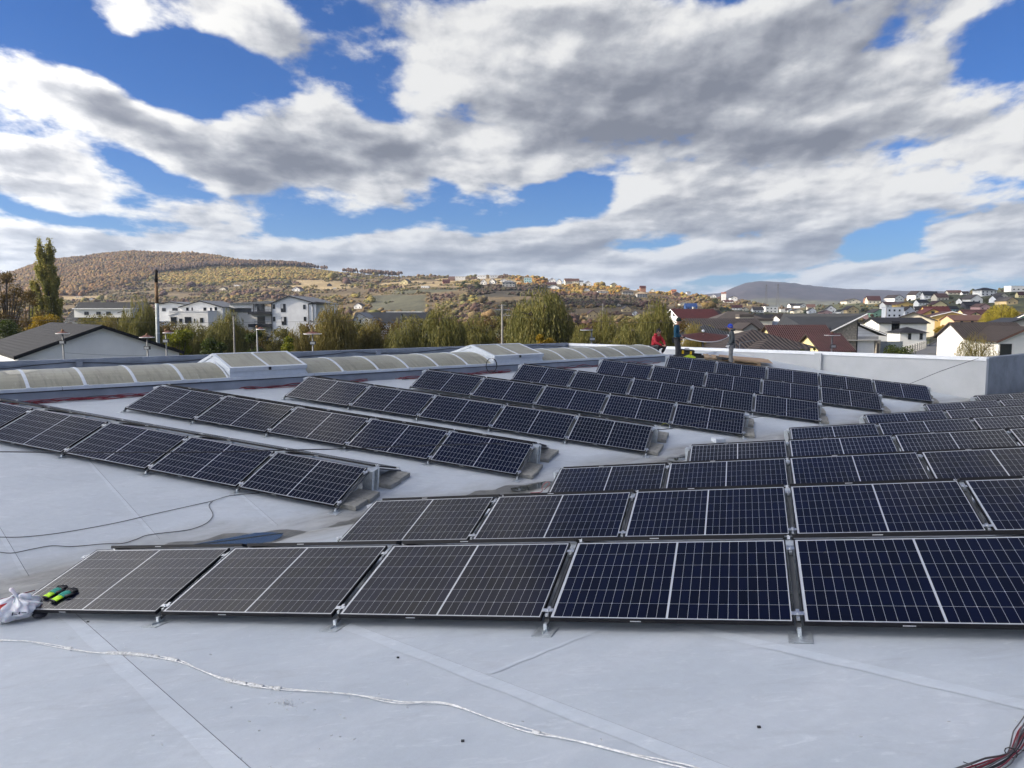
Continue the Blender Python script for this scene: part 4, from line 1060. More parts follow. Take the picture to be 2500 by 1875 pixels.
for y0 in (-.53, -.05, .43): mb = MB(); mb.box(-1.15, 1.15, y0, y0+.10, .10, .1245); mb.build('stringer_board', M_WOOD, pa)
for x0 in (-1.13, -.07, .99):
    for y0 in (-.53, -.05, .43): mb = MB(); mb.box(x0, x0+.14, y0, y0+.10, .022, .0995); mb.build('block', M_WOOD, pa)
for y0 in (-.53, -.05, .43): mb = MB(); mb.box(-1.15, 1.15, y0, y0+.10, .0, .0215); mb.build('bottom_board', M_WOOD, pa)
_cc = to_ab(_q0.lerp(_q1, .62)+(_dq.cross(UP).normalized()*-.35))
cb = empty('cardboard_sheet', rbasis(*_cc, YAWP, .15), label='large brown cardboard sheet lying on top of the pallet', cat='cardboard')
mb = MB(); mb.box(-.9, 1.2, -.60, .55, 0, .012); o = mb.build('sheet', M_CARD, cb)
mb = MB(); mb.box(-.5, 1.1, -.45, .45, .0125, .025, Matrix.Rotation(.12, 4, 'Z')); mb.build('upper_sheet', M_CARD, cb)
mb = MB(); mb.tube([hitL(1752, 874, .20), hitL(1764, 875, .22), hitL(1776, 877, .19)], [.05, .07, .03], 8); mb.tube([hitL(1748, 871, .19), hitL(1790, 877, .20)], .03, 6)
mb.build('angle_grinder', M_RUB, label='black power tool lying on the pallet boards', cat='power tool', smooth=True)
mb = MB(); mb.box(-.14, .14, -.10, .10, 0, .10); o = mb.build('junction_box', M_PVC, M=rbasis(15.9, -.62, .3), label='small white junction box beside the fifth right row', cat='junction box'); bevel(o, .01)
mb = MB(); mb.tube([(0, 0, .0), (0, 0, .11)], .035, 10); mb.tube([(0, 0, .11), (0, 0, .14)], .055, 10)
mb.build('gutter_outlet', M_RUB, M=Matrix.Translation(abz(15.0, -.22, .03)), label='black outlet cap standing in the gutter by the fourth right row', cat='outlet')

# ------------------------------------------------------------------ terrain
# ground height given as: for a column of the view (px) the picture row (py) of the ground at forward distance Y
COLS = [
 (-900, [(60, None, 0), (200, 838, 0), (450, 790, 0), (900, 760, 0), (1500, 735, 0), (1700, 735, 0)]),
 (-200, [(60, None, 0), (200, 838, 0), (300, 805, 0), (450, 785, 0), (650, 770, 0), (900, 750, 0), (1200, 715, 0), (1500, 695, 0), (1700, 690, 0)]),
 (0,    [(60, None, 0), (200, 838, 0), (300, 805, 0), (450, 785, 0), (650, 768, 0), (900, 740, 0), (1200, 706, 0), (1500, 680, 0), (1700, 675, 0)]),
 (150,  [(60, None, 0), (200, 838, 0), (300, 803, 0), (450, 783, 0), (650, 763, 0), (900, 730, 0), (1200, 685, 0), (1500, 643, 0), (1650, 634, 0)]),
 (330,  [(60, None, 0), (200, 838, 0), (300, 800, 0), (450, 780, 0), (650, 757, 0), (900, 722, 0), (1200, 668, 0), (1500, 625, 0), (1650, 613, 0)]),
 (480,  [(60, None, 0), (200, 838, 0), (300, 800, 0), (450, 780, 0), (650, 755, 0), (900, 718, 0), (1200, 662, 0), (1450, 634, 0), (1600, 623, 0)]),
 (700,  [(60, None, 0), (200, 838, 0), (300, 803, 0), (450, 780, 0), (650, 750, 0), (900, 708, 0), (1150, 668, 0), (1350, 652, 0), (1500, 649, 0)]),
 (900,  [(60, None, 0), (200, 838, 0), (300, 805, 0), (450, 782, 0), (650, 750, 0), (850, 712, 0), (1000, 692, 0), (1200, 675, 0), (1350, 671, 0)]),
 (1050, [(60, None, 0), (200, 838, 0), (300, 802, 0), (450, 778, 0), (600, 748, 0), (700, 722, 0), (850, 698, 0), (1000, 682, 0), (1150, 676, 0)]),
 (1250, [(60, None, 0), (200, 838, 0), (300, 798, 0), (450, 770, 0), (600, 738, 0), (700, 712, 0), (800, 695, 0), (950, 681, 0), (1100, 674, 0)]),
 (1450, [(60, None, 0), (200, 836, 0), (300, 795, 0), (420, 768, 0), (550, 744, 0), (700, 722, 0), (850, 706, 0), (1000, 699, 0)]),
 (1700, [(60, None, 0), (200, 832, 0), (300, 792, 0), (450, 766, 0), (600, 749, 0), (800, 731, 0), (1000, 724, 0)]),
 (1800, [(60, None, 0), (200, 832, 0), (300, 793, 0), (450, 769, 0), (650, 752, 0), (850, 740, 0), (1100, 735, 0)]),
 (1920, [(60, None, 0), (200, 830, 0), (300, 795, 0), (450, 775, 0), (700, 764, 0), (900, 757, 0), (1300, 752, 0)]),
 (2100, [(60, None, .5), (120, 868, 0), (200, 826, 0), (300, 796, 0), (450, 773, 0), (600, 764, 0), (700, 752, 0), (850, 742, 0), (1000, 739, 0)]),
 (2300, [(60, None, 1), (120, 866, 0), (200, 822, 0), (300, 786, 0), (400, 754, 0), (500, 728, 0), (600, 714, 0)]),
 (2500, [(60, None, 1), (120, 866, 0), (200, 815, 0), (300, 774, 0), (400, 742, 0), (500, 716, 0), (580, 707, 0)]),
 (3300, [(60, None, 1), (120, 866, 0), (200, 815, 0), (300, 774, 0), (400, 740, 0), (500, 712, 0), (580, 704, 0)]),
]
YS = np.array([0, 30, 60, 90, 120, 160, 200, 250, 300, 370, 450, 550, 650, 750, 850, 950, 1050, 1150, 1250, 1350, 1500, 1600, 1700, 1900, 2300, 3000, 9000], float)
TX = np.array([c[0] for c in COLS], float); TZ = np.zeros((len(COLS), len(YS)))
for ci, (cx, L_) in enumerate(COLS):
    yy = [0]; zz = [0]
    for (Y, py, z) in L_:
        yy.append(Y); zz.append(z if py is None else at(min(max(cx, -200), 2700), py, Y).z)
    yy += [yy[-1]+300, 3000, 9000]; zz += [zz[-1]-4, zz[-1]-20, zz[-1]-20]
    TZ[ci] = np.interp(YS, yy, zz)
def terr(X, Y):
    X = np.asarray(X, float); Y = np.asarray(Y, float)
    Yc = np.maximum(Y, 25.0); px = np.clip(1250 + FPX*X/Yc, TX[0], TX[-1])
    yi = np.clip(np.searchsorted(YS, Y)-1, 0, len(YS)-2); fy = np.clip((Y-YS[yi])/(YS[yi+1]-YS[yi]), 0, 1)
    xi = np.clip(np.searchsorted(TX, px)-1, 0, len(TX)-2); fx = (px-TX[xi])/(TX[xi+1]-TX[xi]); fx = fx*fx*(3-2*fx)
    z = (TZ[xi, yi]*(1-fy)+TZ[xi, yi+1]*fy)*(1-fx) + (TZ[xi+1, yi]*(1-fy)+TZ[xi+1, yi+1]*fy)*fx
    far = np.clip((Y-250)/400, 0, 1)
    z = z + far*(1.3*np.sin(X*.021+Y*.013)+.8*np.sin(X*.05-Y*.031+1)+.5*np.sin(X*.11+Y*.07))*.8
    return np.where(Y < 30, 0.0, z)
def tz(X, Y): return float(terr(X, Y))
def ground_at(px, py, y0=60, y1=1800):
    d = ray(px, py)
    Y = y0
    while Y < y1:
        P = CAM + d*(Y/d.y)
        if P.z <= tz(P.x, P.y): return P
        Y *= 1.01
    return None
def vn(X, Y, s, seed=0):
    # cheap smooth value noise
    x = X/s+seed*17.3; y = Y/s-seed*9.1; xi = np.floor(x).astype(np.int64); yi = np.floor(y).astype(np.int64); fx = x-xi; fy = y-yi
    fx = fx*fx*(3-2*fx); fy = fy*fy*(3-2*fy)
    def h(a, b): v = np.sin(a*127.1+b*311.7+seed*74.7)*43758.5453; return v-np.floor(v)
    return (h(xi, yi)*(1-fx)+h(xi+1, yi)*fx)*(1-fy) + (h(xi, yi+1)*(1-fx)+h(xi+1, yi+1)*fx)*fy
def npproj(X, Y, Z):
    c, s = math.cos(PITCH), math.sin(PITCH); q = Z-CAMZ; zc = Y*c-q*s; yc = -Y*s-q*c
    return 1250+FPX*X/zc, 937.5+FPX*yc/zc
# land cover by place on the slopes: 0 town/grass, 1 rust forest, 2 olive young wood, 3 dry meadow, 4 scrub, 5 green pasture, 6 dark scrub
def cover_of(X, Y):
    Z = terr(X, Y); px, py = npproj(X, Y, Z); w = (vn(X, Y, 60, 1)-.5)
    c = np.zeros(X.shape, int)
    c[(Y > 280)] = 4
    # big wooded hill
    top = np.interp(px, [-400, 150, 400, 520, 700, 760, 900, 985], [790, 740, 668, 653, 650.5, 655, 671, 676])
    c[(py+w*10 < top) & (Y > 850) & (px < 985)] = 1
    c[(px < 330) & (py+w*14 < np.interp(px, [-400, 0, 140, 330], [742, 728, 716, 690])) & (Y > 700)] = 1
    ol = (px > 330) & (px < 950) & (py > top-1) & (py < np.interp(px, [330, 420, 700, 950], [675, 692, 684, 668])+w*10) & (Y > 850)
    c[ol] = 2
    c[(px > 720) & (px < 1240) & (py > 686+w*6) & (py < 706+(px-720)*-.012+w*5) & (vn(X, Y, 35, 3) > .40) & (Y > 500)] = 3
    c[(px > 1060) & (px < 1290) & (py > 680+w*5) & (py < 700) & (vn(X, Y, 30, 5) > .35)] = 3
    c[(px > 640) & (px < 840) & (py > 697) & (py < 702)] = 3
    c[(px > 130) & (px < 260) & (py > 722+w*4) & (py < 733)] = 3
    c[(px > 905) & (px < 1040) & (py > 722+w*8) & (py < 765)] = 5
    c[(px > 960) & (px < 1200) & (py > 706) & (py < 722+w*12) & (vn(X, Y, 40, 8) > .45)] = 5
    c[(px > 1140) & (px < 1340) & (py > 698) & (py < 722+w*10)] = 6
    c[(px > 1380) & (px < 1560) & (py > 728+w*8) & (py < 750)] = 6
    c[(px > 1960) & (Y > 150)] = 0
    c[(px > 1720) & (py > 757)] = 0
    return c, px, py
n = 210
gx = np.sinh(np.linspace(-1, 1, 2*n+1)*5.2)/math.sinh(5.2)*9000
gy = np.concatenate([-np.sinh(np.linspace(1, 0, 40)*4.5)[:-1]/math.sinh(4.5)*9000, np.linspace(0, 500, 120)[:-1], np.linspace(500, 1900, 190)[:-1], 1900+np.linspace(0, 1, 30)**2*9000])
GX, GY = np.meshgrid(gx, gy)
GZ = terr(GX, GY); GZ[(np.abs(GX) < 0)] = 0
cv, ppx, ppy = cover_of(GX, GY)
PAL = np.array([(.075, .080, .040), (.11, .062, .036), (.17, .135, .050), (.30, .23, .125), (.14, .105, .058), (.085, .084, .054), (.052, .045, .032)])
CC = PAL[cv]*(.75+.5*vn(GX, GY, 9, 4)[..., None])*(.8+.4*vn(GX, GY, 45, 6)[..., None])
NY, NX = GX.shape
V = np.stack([GX, GY, GZ], -1).reshape(-1, 3)
idx = np.arange(NY*NX).reshape(NY, NX)
Fq = np.stack([idx[:-1, :-1], idx[:-1, 1:], idx[1:, 1:], idx[1:, :-1]], -1).reshape(-1, 4)
def m_tint(name, rough=.9, nscale=.35, nvar=.35, spec=.2, trans=0):
    m = bpy.data.materials.new(name); m.use_nodes = True; T = NT(m.node_tree); b = m.node_tree.nodes['Principled BSDF']
    a = T.N('ShaderNodeAttribute', attribute_name='tint').outputs['Color']; pos = T.N('ShaderNodeNewGeometry').outputs['Position']
    f = T.ramp(T.noise(pos, nscale, 6, .65), [(.3, 1-nvar), (.7, 1+nvar)])
    c = T.V('MULTIPLY', a, f); T.L(c, b.inputs['Base Color']); b.inputs['Roughness'].default_value = rough; b.inputs['Specular IOR Level'].default_value = spec
    if trans:
        tr = T.N('ShaderNodeBsdfTranslucent'); T.L(c, tr.inputs[0]); mx = T.N('ShaderNodeMixShader'); mx.inputs[0].default_value = trans
        T.L(b.outputs[0], mx.inputs[1]); T.L(tr.outputs[0], mx.inputs[2]); T.L(mx.outputs[0], m.node_tree.nodes['Material Output'].inputs[0])
    return m
me = np_mesh('ground', V, Fq, m_tint('hill_ground'), CC.reshape(-1, 3), smooth=True)
g = link(bpy.data.objects.new('ground', me)); g['kind'] = 'structure'
# road between the houses on the right
def strip(name, pts, w, mat, h=.03):
    mb = MB()
    for i in range(len(pts)-1):
        A, B = Vector(pts[i]), Vector(pts[i+1]); t = (B-A); t.z = 0; s = Vector((t.y, -t.x, 0)).normalized()*w/2
        q = [A-s, A+s, B+s, B-s]; mb.quad(*[Vector((p.x, p.y, tz(p.x, p.y)+h)) for p in q])
    return mb.build(name, mat, kind='structure')
M_ROAD = pm('dark_gravel_road', (.085, .09, .10), .9, var=.25, scale=2)
def GP(px, py, y0=60): return ground_at(px, py, y0)
rp = [(2255, 885), (2285, 862), (2318, 842), (2335, 826), (2340, 818)]
rpp = []
for (x, Y) in ((2235, 100), (2262, 118), (2290, 145), (2318, 175), (2345, 215)): P = at(x, 800, Y); rpp.append((P.x, P.y, 0))
strip('road', rpp, 5.0, M_ROAD)

# far mountain
MP = [(1560, 735), (1700, 722), (1760, 716), (1790, 703), (1815, 693), (1840, 688), (1880, 689), (1930, 693), (1985, 700), (2050, 706), (2130, 709), (2200, 711), (2280, 711), (2330, 713), (2420, 709), (2520, 711), (2700, 716), (3200, 740)]
nx, ny = 260, 40
pxs = np.linspace(1560, 3200, nx); Yr = 4300.0; V = []; C = []
for j in range(ny):
    v = j/(ny-1); Y = 3100+v*1700
    for i in range(nx):
        px = pxs[i]; ry = np.interp(px, [m[0] for m in MP], [m[1] for m in MP]); zr = at(px, ry, Yr).z
        s = math.sin(min(1, v/.70)*math.pi/2)**1.1 if v < .7 else math.cos((v-.7)/.3*math.pi/2*.7)
        X = (px-1250)/FPX*Y; z = -12+(zr+12)*s + (vn(np.array(X), np.array(Y), 140, 2)-.5)*22*min(1, v*3)*(1-s*.9) + (vn(np.array(X), np.array(Y), 38, 3)-.5)*7
        V.append((X, Y, float(z))); k = float(vn(np.array(X), np.array(Y), 60, 7)); e_ = 1 if (v > .66 and 1870 < px < 2030) else 0
        C.append((.30, .25, .14) if e_ else (.034+.020*k, .028+.014*k, .032+.012*k) if v > .22 else (.10, .095, .05))
idx = np.arange(nx*ny).reshape(ny, nx); F = np.stack([idx[:-1, :-1], idx[:-1, 1:], idx[1:, 1:], idx[1:, :-1]], -1).reshape(-1, 4)
o = link(bpy.data.objects.new('mountain', np_mesh('mountain', V, F, m_tint('far_forest', nscale=.02, nvar=.5), C, smooth=True))); o['kind'] = 'structure'

# ------------------------------------------------------------------ woods and scrub on the slopes
LIST = """724 711.7 700 22 g white red|803 699 692 11 g dark slate|817 706 703 8 f white white|989 695 681 22 g paleyellow darkbrown|1038 704 698 20 f white white|1089 692.5 682 18 e red red|1103 686 675 16 e brown brown|1181 696 681 16 g white darkbrown|1203 693 680.5 16 g white darkbrown|1176 677 672 22 f white white|1205 677 672 20 f white white|1123 678 675 26 f white white|876 754 740 22 g white darkbrown|853 676 673 10 f white white|1230 688 680 18 g white darkred|1243 700 684 36 h grey grey|1289 690 677.5 20 f cyan white|1349 690 679 18 g white brown|1366 694 681.5 13 g white brown|1388 692 680 20 e cream brown|1406 690 680.5 17 e cream brown|1419 690 685 11 e white grey|1436 698 686 18 g white brown|1499 700 690.5 15 g paleyellow darkbrown|1347 696.5 689 24 e brown darkred|1354 706 695.5 32 g white teal|1433 711 704 14 g white darkbrown|1470 716 708 28 h white tan|1534 720 709 30 h grey greybrown|1567 727 712 28 h grey tan|1570 706 698 15 e orange red|1594 712 706 11 g cream darkbrown|1646 714 707 12 e orange orange|1653 724 713 18 g brown darkbrown|1681 716 711.5 10 g white grey|1743 727 719 15 g white grey|1793 731 723 18 g white darkbrown|1768 719 714 12 e white orange|1780 739 733 24 e white red|1670 746 736 22 g cream brown|1688 756 741 30 e blue blue|1802 757 745 25 e white red|1821 760 750 14 g cream greybrown|1831 747 738 12 e paleyellow greybrown|1883 764 748 34 f white white|1852 763 750 28 e white greybrown|1928 763 752 18 g white darkbrown|1950 765 753 26 g cream darkbrown|1911 763 755 12 f white white|1937 750 741 20 e white darkbrown|1960 752 741 22 g white black|1982 756 743 20 e cream brown|1985 765 752 20 g lightgrey darkbrown|2032 765 746 26 g white darkbrown|2020 768 758 28 g pink darkred|2058 766 756 17 g white black|2082 766 747 32 g tan darkbrown|2086 741 729 36 g cream greybrown|2070 741 732 16 e paleyellow brown|2136 742 723 32 e cream darkred|2119 740 726 14 e orange red|2191 735 720 28 g white darkbrown|2177 750 737 36 e white brown|2147 772 755 32 g green greybrown|2111 789 768 18 f pink brown|2185 776 749 44 f lightgrey lightgrey|2241 729 711 24 g white darkbrown|2275 729 712 34 e white slate|2301 734 717 32 e cream brown|2334 719 709 32 e cream brown|2358 720 712 16 e white darkbrown|2413 722 702 46 h white black|2487 712 698 42 f white white|2385 741 720 32 g white greybrown|2357 742 728 26 e white greybrown|2440 738 722 28 e lightgrey greybrown|2449 728 716 24 g cream greybrown|2493 727 713 16 e paleyellow darkred|2470 744 726 32 g tan greybrown|2378 753 737 38 e dark black|2405 757 742 30 g pink brown|2216 750 737 42 g yellow brown|2254 745 732 28 e white black|2297 753 735 34 g paleyellow darkred|2219 769 749 30 g lightgrey darkbrown|2242 764 749 18 e white darkbrown|2328 761 748 28 e cyan black|222 734 727 14 g white darkred|192 727 724 16 f cream white|545 709 701 18 g cream black|578 700 695 14 f white brown|1510 747 741 12 g cream brown|1445 776 758 26 g tan brown|1237 780 766 24 g white greybrown|1530 762 747 22 g tan greybrown|1552 770 760 14 g white grey"""
rows_ = []
for it in LIST.split('|'):
    a = it.split(); rows_.append((float(a[0]), float(a[1]), float(a[2]), float(a[3]), a[4], a[5], a[6]))
rows_.sort()
HP_ = np.array([r_[:4] for r_ in rows_])
def clump(seed, n=26, flat=1.0):
    # a little crown: rough lobes made of small faces
    r = np.random.default_rng(seed); V = []; F = []
    bm = bmesh.new(); bmesh.ops.create_icosphere(bm, subdivisions=1, radius=1)
    vs = [np.array(v.co) for v in bm.verts]; fs = [[v.index for v in f.verts] for f in bm.faces]; bm.free()
    for k in range(2):
        c = r.uniform(-.45, .45, 3)*np.array([1, 1, .5]); sc = r.uniform(.45, .75); off = len(V)
        for v in vs: V.append(c + v*sc*r.uniform(.70, 1.2)*np.array([1, 1, .85*flat]))
        for f in fs: F.append([i+off for i in f])
    return np.array(V), np.array(F)
CL = [clump(s) for s in range(6)]
def scatter_blobs(name, P, S_, C_, mat, label, zoff=.55):
    # gardens and yards stay clear of bushes
    bx, by = npproj(P[:, 0], P[:, 1], P[:, 2]); hpx_ = S_[:, 1]*1.3/P[:, 1]*FPX; keep = np.ones(len(P), bool)
    for (hx_, hb_, ht_, hw_) in HP_: keep &= ~((np.abs(bx-hx_) < hw_*.55+2) & (by > ht_-1) & (by-hpx_ < hb_-1.5))
    P, S_, C_ = P[keep], S_[keep], C_[keep]
    Vs = []; Fs = []; Cs = []; off = 0
    vari = rng.integers(0, len(CL), len(P))
    for v in range(len(CL)):
        ii = np.where(vari == v)[0]
        if len(ii) == 0: continue
        V, F = CL[v]; a = rng.uniform(0, 6.28, len(ii)); ca, sa = np.cos(a), np.sin(a)
        X = V[None, :, 0]*ca[:, None]-V[None, :, 1]*sa[:, None]; Y = V[None, :, 0]*sa[:, None]+V[None, :, 1]*ca[:, None]; Z = np.repeat(V[None, :, 2], len(ii), 0)
        W = np.stack([X*S_[ii, None, 0], Y*S_[ii, None, 0], (Z+zoff)*S_[ii, None, 1]], -1) + P[ii][:, None, :]
        cc = np.repeat(C_[ii][:, None, :], len(V), 1)*rng.uniform(.72, 1.28, (len(ii), len(V), 1))
        ff = F[None] + (np.arange(len(ii))*len(V))[:, None, None] + off
        Vs.append(W.reshape(-1, 3)); Fs.append(ff.reshape(-1, 3)); Cs.append(cc.reshape(-1, 3)); off += len(ii)*len(V)
    me = np_mesh(name, np.concatenate(Vs), np.concatenate(Fs), mat, np.concatenate(Cs))
    o = link(bpy.data.objects.new(name, me)); o['kind'] = 'stuff'; o['label'] = label; return o
def sample(nw, y0, y1, x0=-150, x1=2650):
    px = rng.uniform(x0, x1, nw); Y = np.sqrt(rng.uniform(y0*y0, y1*y1, nw)); X = (px-1250)/FPX*Y
    return X, Y
MV = m_tint('autumn_foliage', nscale=1.2, nvar=.35, rough=.85)
def pick(cols, n_):
    cols = np.array(cols); return cols[rng.integers(0, len(cols), n_)]
# rust coloured wood on the hill
X, Y = sample(60000, 800, 1760, -150, 1000); c, px, py = cover_of(X, Y); k = (c == 1); X, Y = X[k][:19000], Y[k][:19000]; Z = terr(X, Y)
s = rng.uniform(2.2, 4.4, len(X))*(.75+.5*vn(X, Y, 25, 21)); P = np.stack([X, Y, Z], -1)
col = pick([(.200, .115, .048), (.170, .105, .048), (.220, .135, .050), (.140, .095, .050), (.22, .155, .055), (.125, .09, .052), (.185, .098, .042)], len(X))*(.75+.5*vn(X, Y, 40, 9)[:, None])
scatter_blobs('hill_forest', P, np.stack([s, s*1.25], -1), col, MV, 'rust brown autumn wood covering the hill on the left')
# the belt of bare trunks along the ridge, standing above the meadow
X, Y = sample(40000, 1000, 1500, 380, 1000); c, px, py = cover_of(X, Y); tp = np.interp(px, [380, 520, 700, 760, 850, 900, 985], [668, 653, 650.5, 655, 666, 671, 676]); k = (np.abs(py-tp) < 3.5) & (px < 985) & (rng.random(len(px)) < np.interp(px, [380, 760, 985], [1, .8, .25]))
X, Y = X[k][:1500], Y[k][:1500]; Z = terr(X, Y); s = rng.uniform(2.6, 4.2, len(X))
scatter_blobs('ridge_wood', np.stack([X, Y, Z+5.5], -1), np.stack([s, s*1.5], -1), pick([(.12, .075, .055), (.10, .07, .055), (.14, .09, .05)], len(X)), MV, 'belt of bare grey brown trees along the edge of the meadow', .3)
mb = MB(); rr = random.Random(3)
for i in range(0, len(X), 2): mb.tube([(X[i], Y[i], Z[i]-1), (X[i]+rr.uniform(-.4, .4), Y[i], Z[i]+9)], [.30, .12], 3, cap=False)
mb.build('ridge_trunks', pm('grey_bark', (.12, .10, .09), .9), kind='stuff', label='bare trunks of the trees along the ridge')
# young olive wood
X, Y = sample(60000, 850, 1500, 300, 1000); c, px, py = cover_of(X, Y); k = (c == 2); X, Y = X[k][:5500], Y[k][:5500]; Z = terr(X, Y); s = rng.uniform(2.0, 3.6, len(X))
scatter_blobs('young_wood', np.stack([X, Y, Z], -1), np.stack([s*1.3, s*.8], -1), pick([(.27, .205, .060), (.22, .175, .055), (.31, .22, .07), (.18, .15, .05), (.24, .15, .055)], len(X)), MV, 'olive yellow young wood on the upper slope')
# general scrub
X, Y = sample(120000, 300, 1250, -150, 2050); c, px, py = cover_of(X, Y); k = (c == 4) & (vn(X, Y, 28, 11) > .33); X, Y, px, py = X[k][:22000], Y[k][:22000], px[k][:22000], py[k][:22000]; Z = terr(X, Y)
s = np.exp(rng.normal(.18, .45, len(X)))*(.6+.9*vn(X, Y, 45, 12))
yel = vn(X, Y, 30, 13)
col = np.where((yel > .74)[:, None], pick([(.20, .165, .045), (.17, .15, .05), (.21, .14, .045), (.13, .125, .045)], len(X)), np.where((yel < .36)[:, None], pick([(.10, .060, .050), (.125, .075, .055), (.085, .055, .045)], len(X)), pick([(.135, .10, .050), (.12, .105, .045), (.17, .11, .05), (.10, .09, .042), (.16, .12, .06)], len(X))))
col = np.where(((px > 1250) & (py < 712+(px-1250)*.035) & (px < 1900))[:, None], pick([(.30, .20, .05), (.24, .17, .05), (.28, .14, .04), (.20, .15, .05)], len(X)), col)
scatter_blobs('hillside_scrub', np.stack([X, Y, Z], -1), np.stack([s*1.25, s], -1), col, MV, 'mixed brown and yellow scrub on the hillside')
X, Y = sample(60000, 380, 900, 900, 1600); c, px, py = cover_of(X, Y); k = (c == 6) & (vn(X, Y, 20, 15) > .38); X, Y = X[k][:2500], Y[k][:2500]; Z = terr(X, Y); s = rng.uniform(1.0, 2.6, len(X))
scatter_blobs('dark_scrub', np.stack([X, Y, Z], -1), np.stack([s*1.3, s*.9], -1), pick([(.06, .042, .034), (.075, .05, .04), (.05, .048, .03), (.09, .075, .04)], len(X)), MV, 'dark brown thicket on the slope below the hilltop houses')
# hedge rows and sparse bushes on the meadow, gardens between the houses
X, Y = sample(40000, 450, 1100, 620, 1350); c, px, py = cover_of(X, Y); k = np.isin(c, (3, 5)) & (vn(X, Y, 22, 16) > .70); X, Y = X[k][:700], Y[k][:700]; Z = terr(X, Y); s = rng.uniform(.8, 2.2, len(X))
scatter_blobs('meadow_bushes', np.stack([X, Y, Z], -1), np.stack([s*1.2, s], -1), pick([(.14, .12, .045), (.10, .07, .045), (.19, .15, .04), (.07, .075, .035)], len(X)), MV, 'scattered bushes on the dry meadow')
X, Y = sample(30000, 190, 1100, 1640, 2650); c, px, py = cover_of(X, Y); k = (c == 0) & (vn(X, Y, 22, 17) > .45); X, Y = X[k][:2600], Y[k][:2600]; Z = terr(X, Y); s = rng.uniform(.9, 2.6, len(X))
scatter_blobs('garden_greenery', np.stack([X, Y, Z], -1), np.stack([s, s*1.1], -1), pick([(.05, .055, .025), (.07, .06, .03), (.09, .07, .035), (.04, .05, .028), (.13, .10, .035), (.085, .055, .035)], len(X)), MV, 'garden bushes and small trees between the houses on the right')
X, Y = sample(30000, 1300, 2300, 1780, 2200); Z = terr(X, Y); k = vn(X, Y, 90, 19) > .4; X, Y, Z = X[k][:900], Y[k][:900], Z[k][:900]; s = rng.uniform(3, 6, len(X))
scatter_blobs('valley_trees', np.stack([X, Y, Z], -1), np.stack([s*1.3, s], -1), pick([(.20, .15, .06), (.16, .13, .06), (.11, .09, .05)], len(X)), MV, 'pale autumn trees on the valley floor in front of the far mountain')
X = np.concatenate([rng.uniform(-60, 70, 900), rng.uniform(-90, 60, 500)]); Y = np.concatenate([rng.uniform(62, 200, 900), rng.uniform(110, 280, 500)]); Z = terr(X, Y)
q_, _ = npproj(X, Y, Z); k = q_ < 1600; X, Y, Z = X[k], Y[k], Z[k]; s = rng.uniform(.5, 1.6, len(X))
scatter_blobs('undergrowth', np.stack([X, Y, Z], -1), np.stack([s*1.3, s], -1), pick([(.05, .06, .02), (.08, .085, .025), (.10, .09, .03), (.06, .05, .025)], len(X)), MV, 'low undergrowth beyond the parapet')

# ------------------------------------------------------------------ individual trees
M_BARK = pm('dark_bark', (.055, .045, .035), .9, var=.3, scale=6, bump=.5)
def leaf_mat(name, cols, trans=.35):
    m = bpy.data.materials.new(name); m.use_nodes = True; T = NT(m.node_tree); b = m.node_tree.nodes['Principled BSDF']
    a = T.N('ShaderNodeAttribute', attribute_name='tint').outputs['Fac']
    c = T.ramp(a, [(i/(len(cols)-1), c) for i, c in enumerate(cols)])
    T.L(c, b.inputs['Base Color']); b.inputs['Roughness'].default_value = .6; b.inputs['Specular IOR Level'].default_value = .25
    tr = T.N('ShaderNodeBsdfTranslucent'); T.L(c, tr.inputs[0]); mx = T.N('ShaderNodeMixShader'); mx.inputs[0].default_value = trans
    T.L(b.outputs[0], mx.inputs[1]); T.L(tr.outputs[0], mx.inputs[2]); T.L(mx.outputs[0], m.node_tree.nodes['Material Output'].inputs[0]); return m
def leaves(C, U, Wd, tint, name, mat):
    # quads: centre C, half long axis U, half wide axis Wd
    V = np.stack([C-U, C+Wd*.9, C+U, C-Wd*.9], 1).reshape(-1, 3); F = np.arange(len(C)*4).reshape(-1, 4)
    cc = np.repeat(tint, 4)[:, None]*np.ones(3)
    return np_mesh(name, V, F, mat, cc)
def rv(n_): v = rng.normal(size=(n_, 3)); return v/np.linalg.norm(v, axis=1)[:, None]
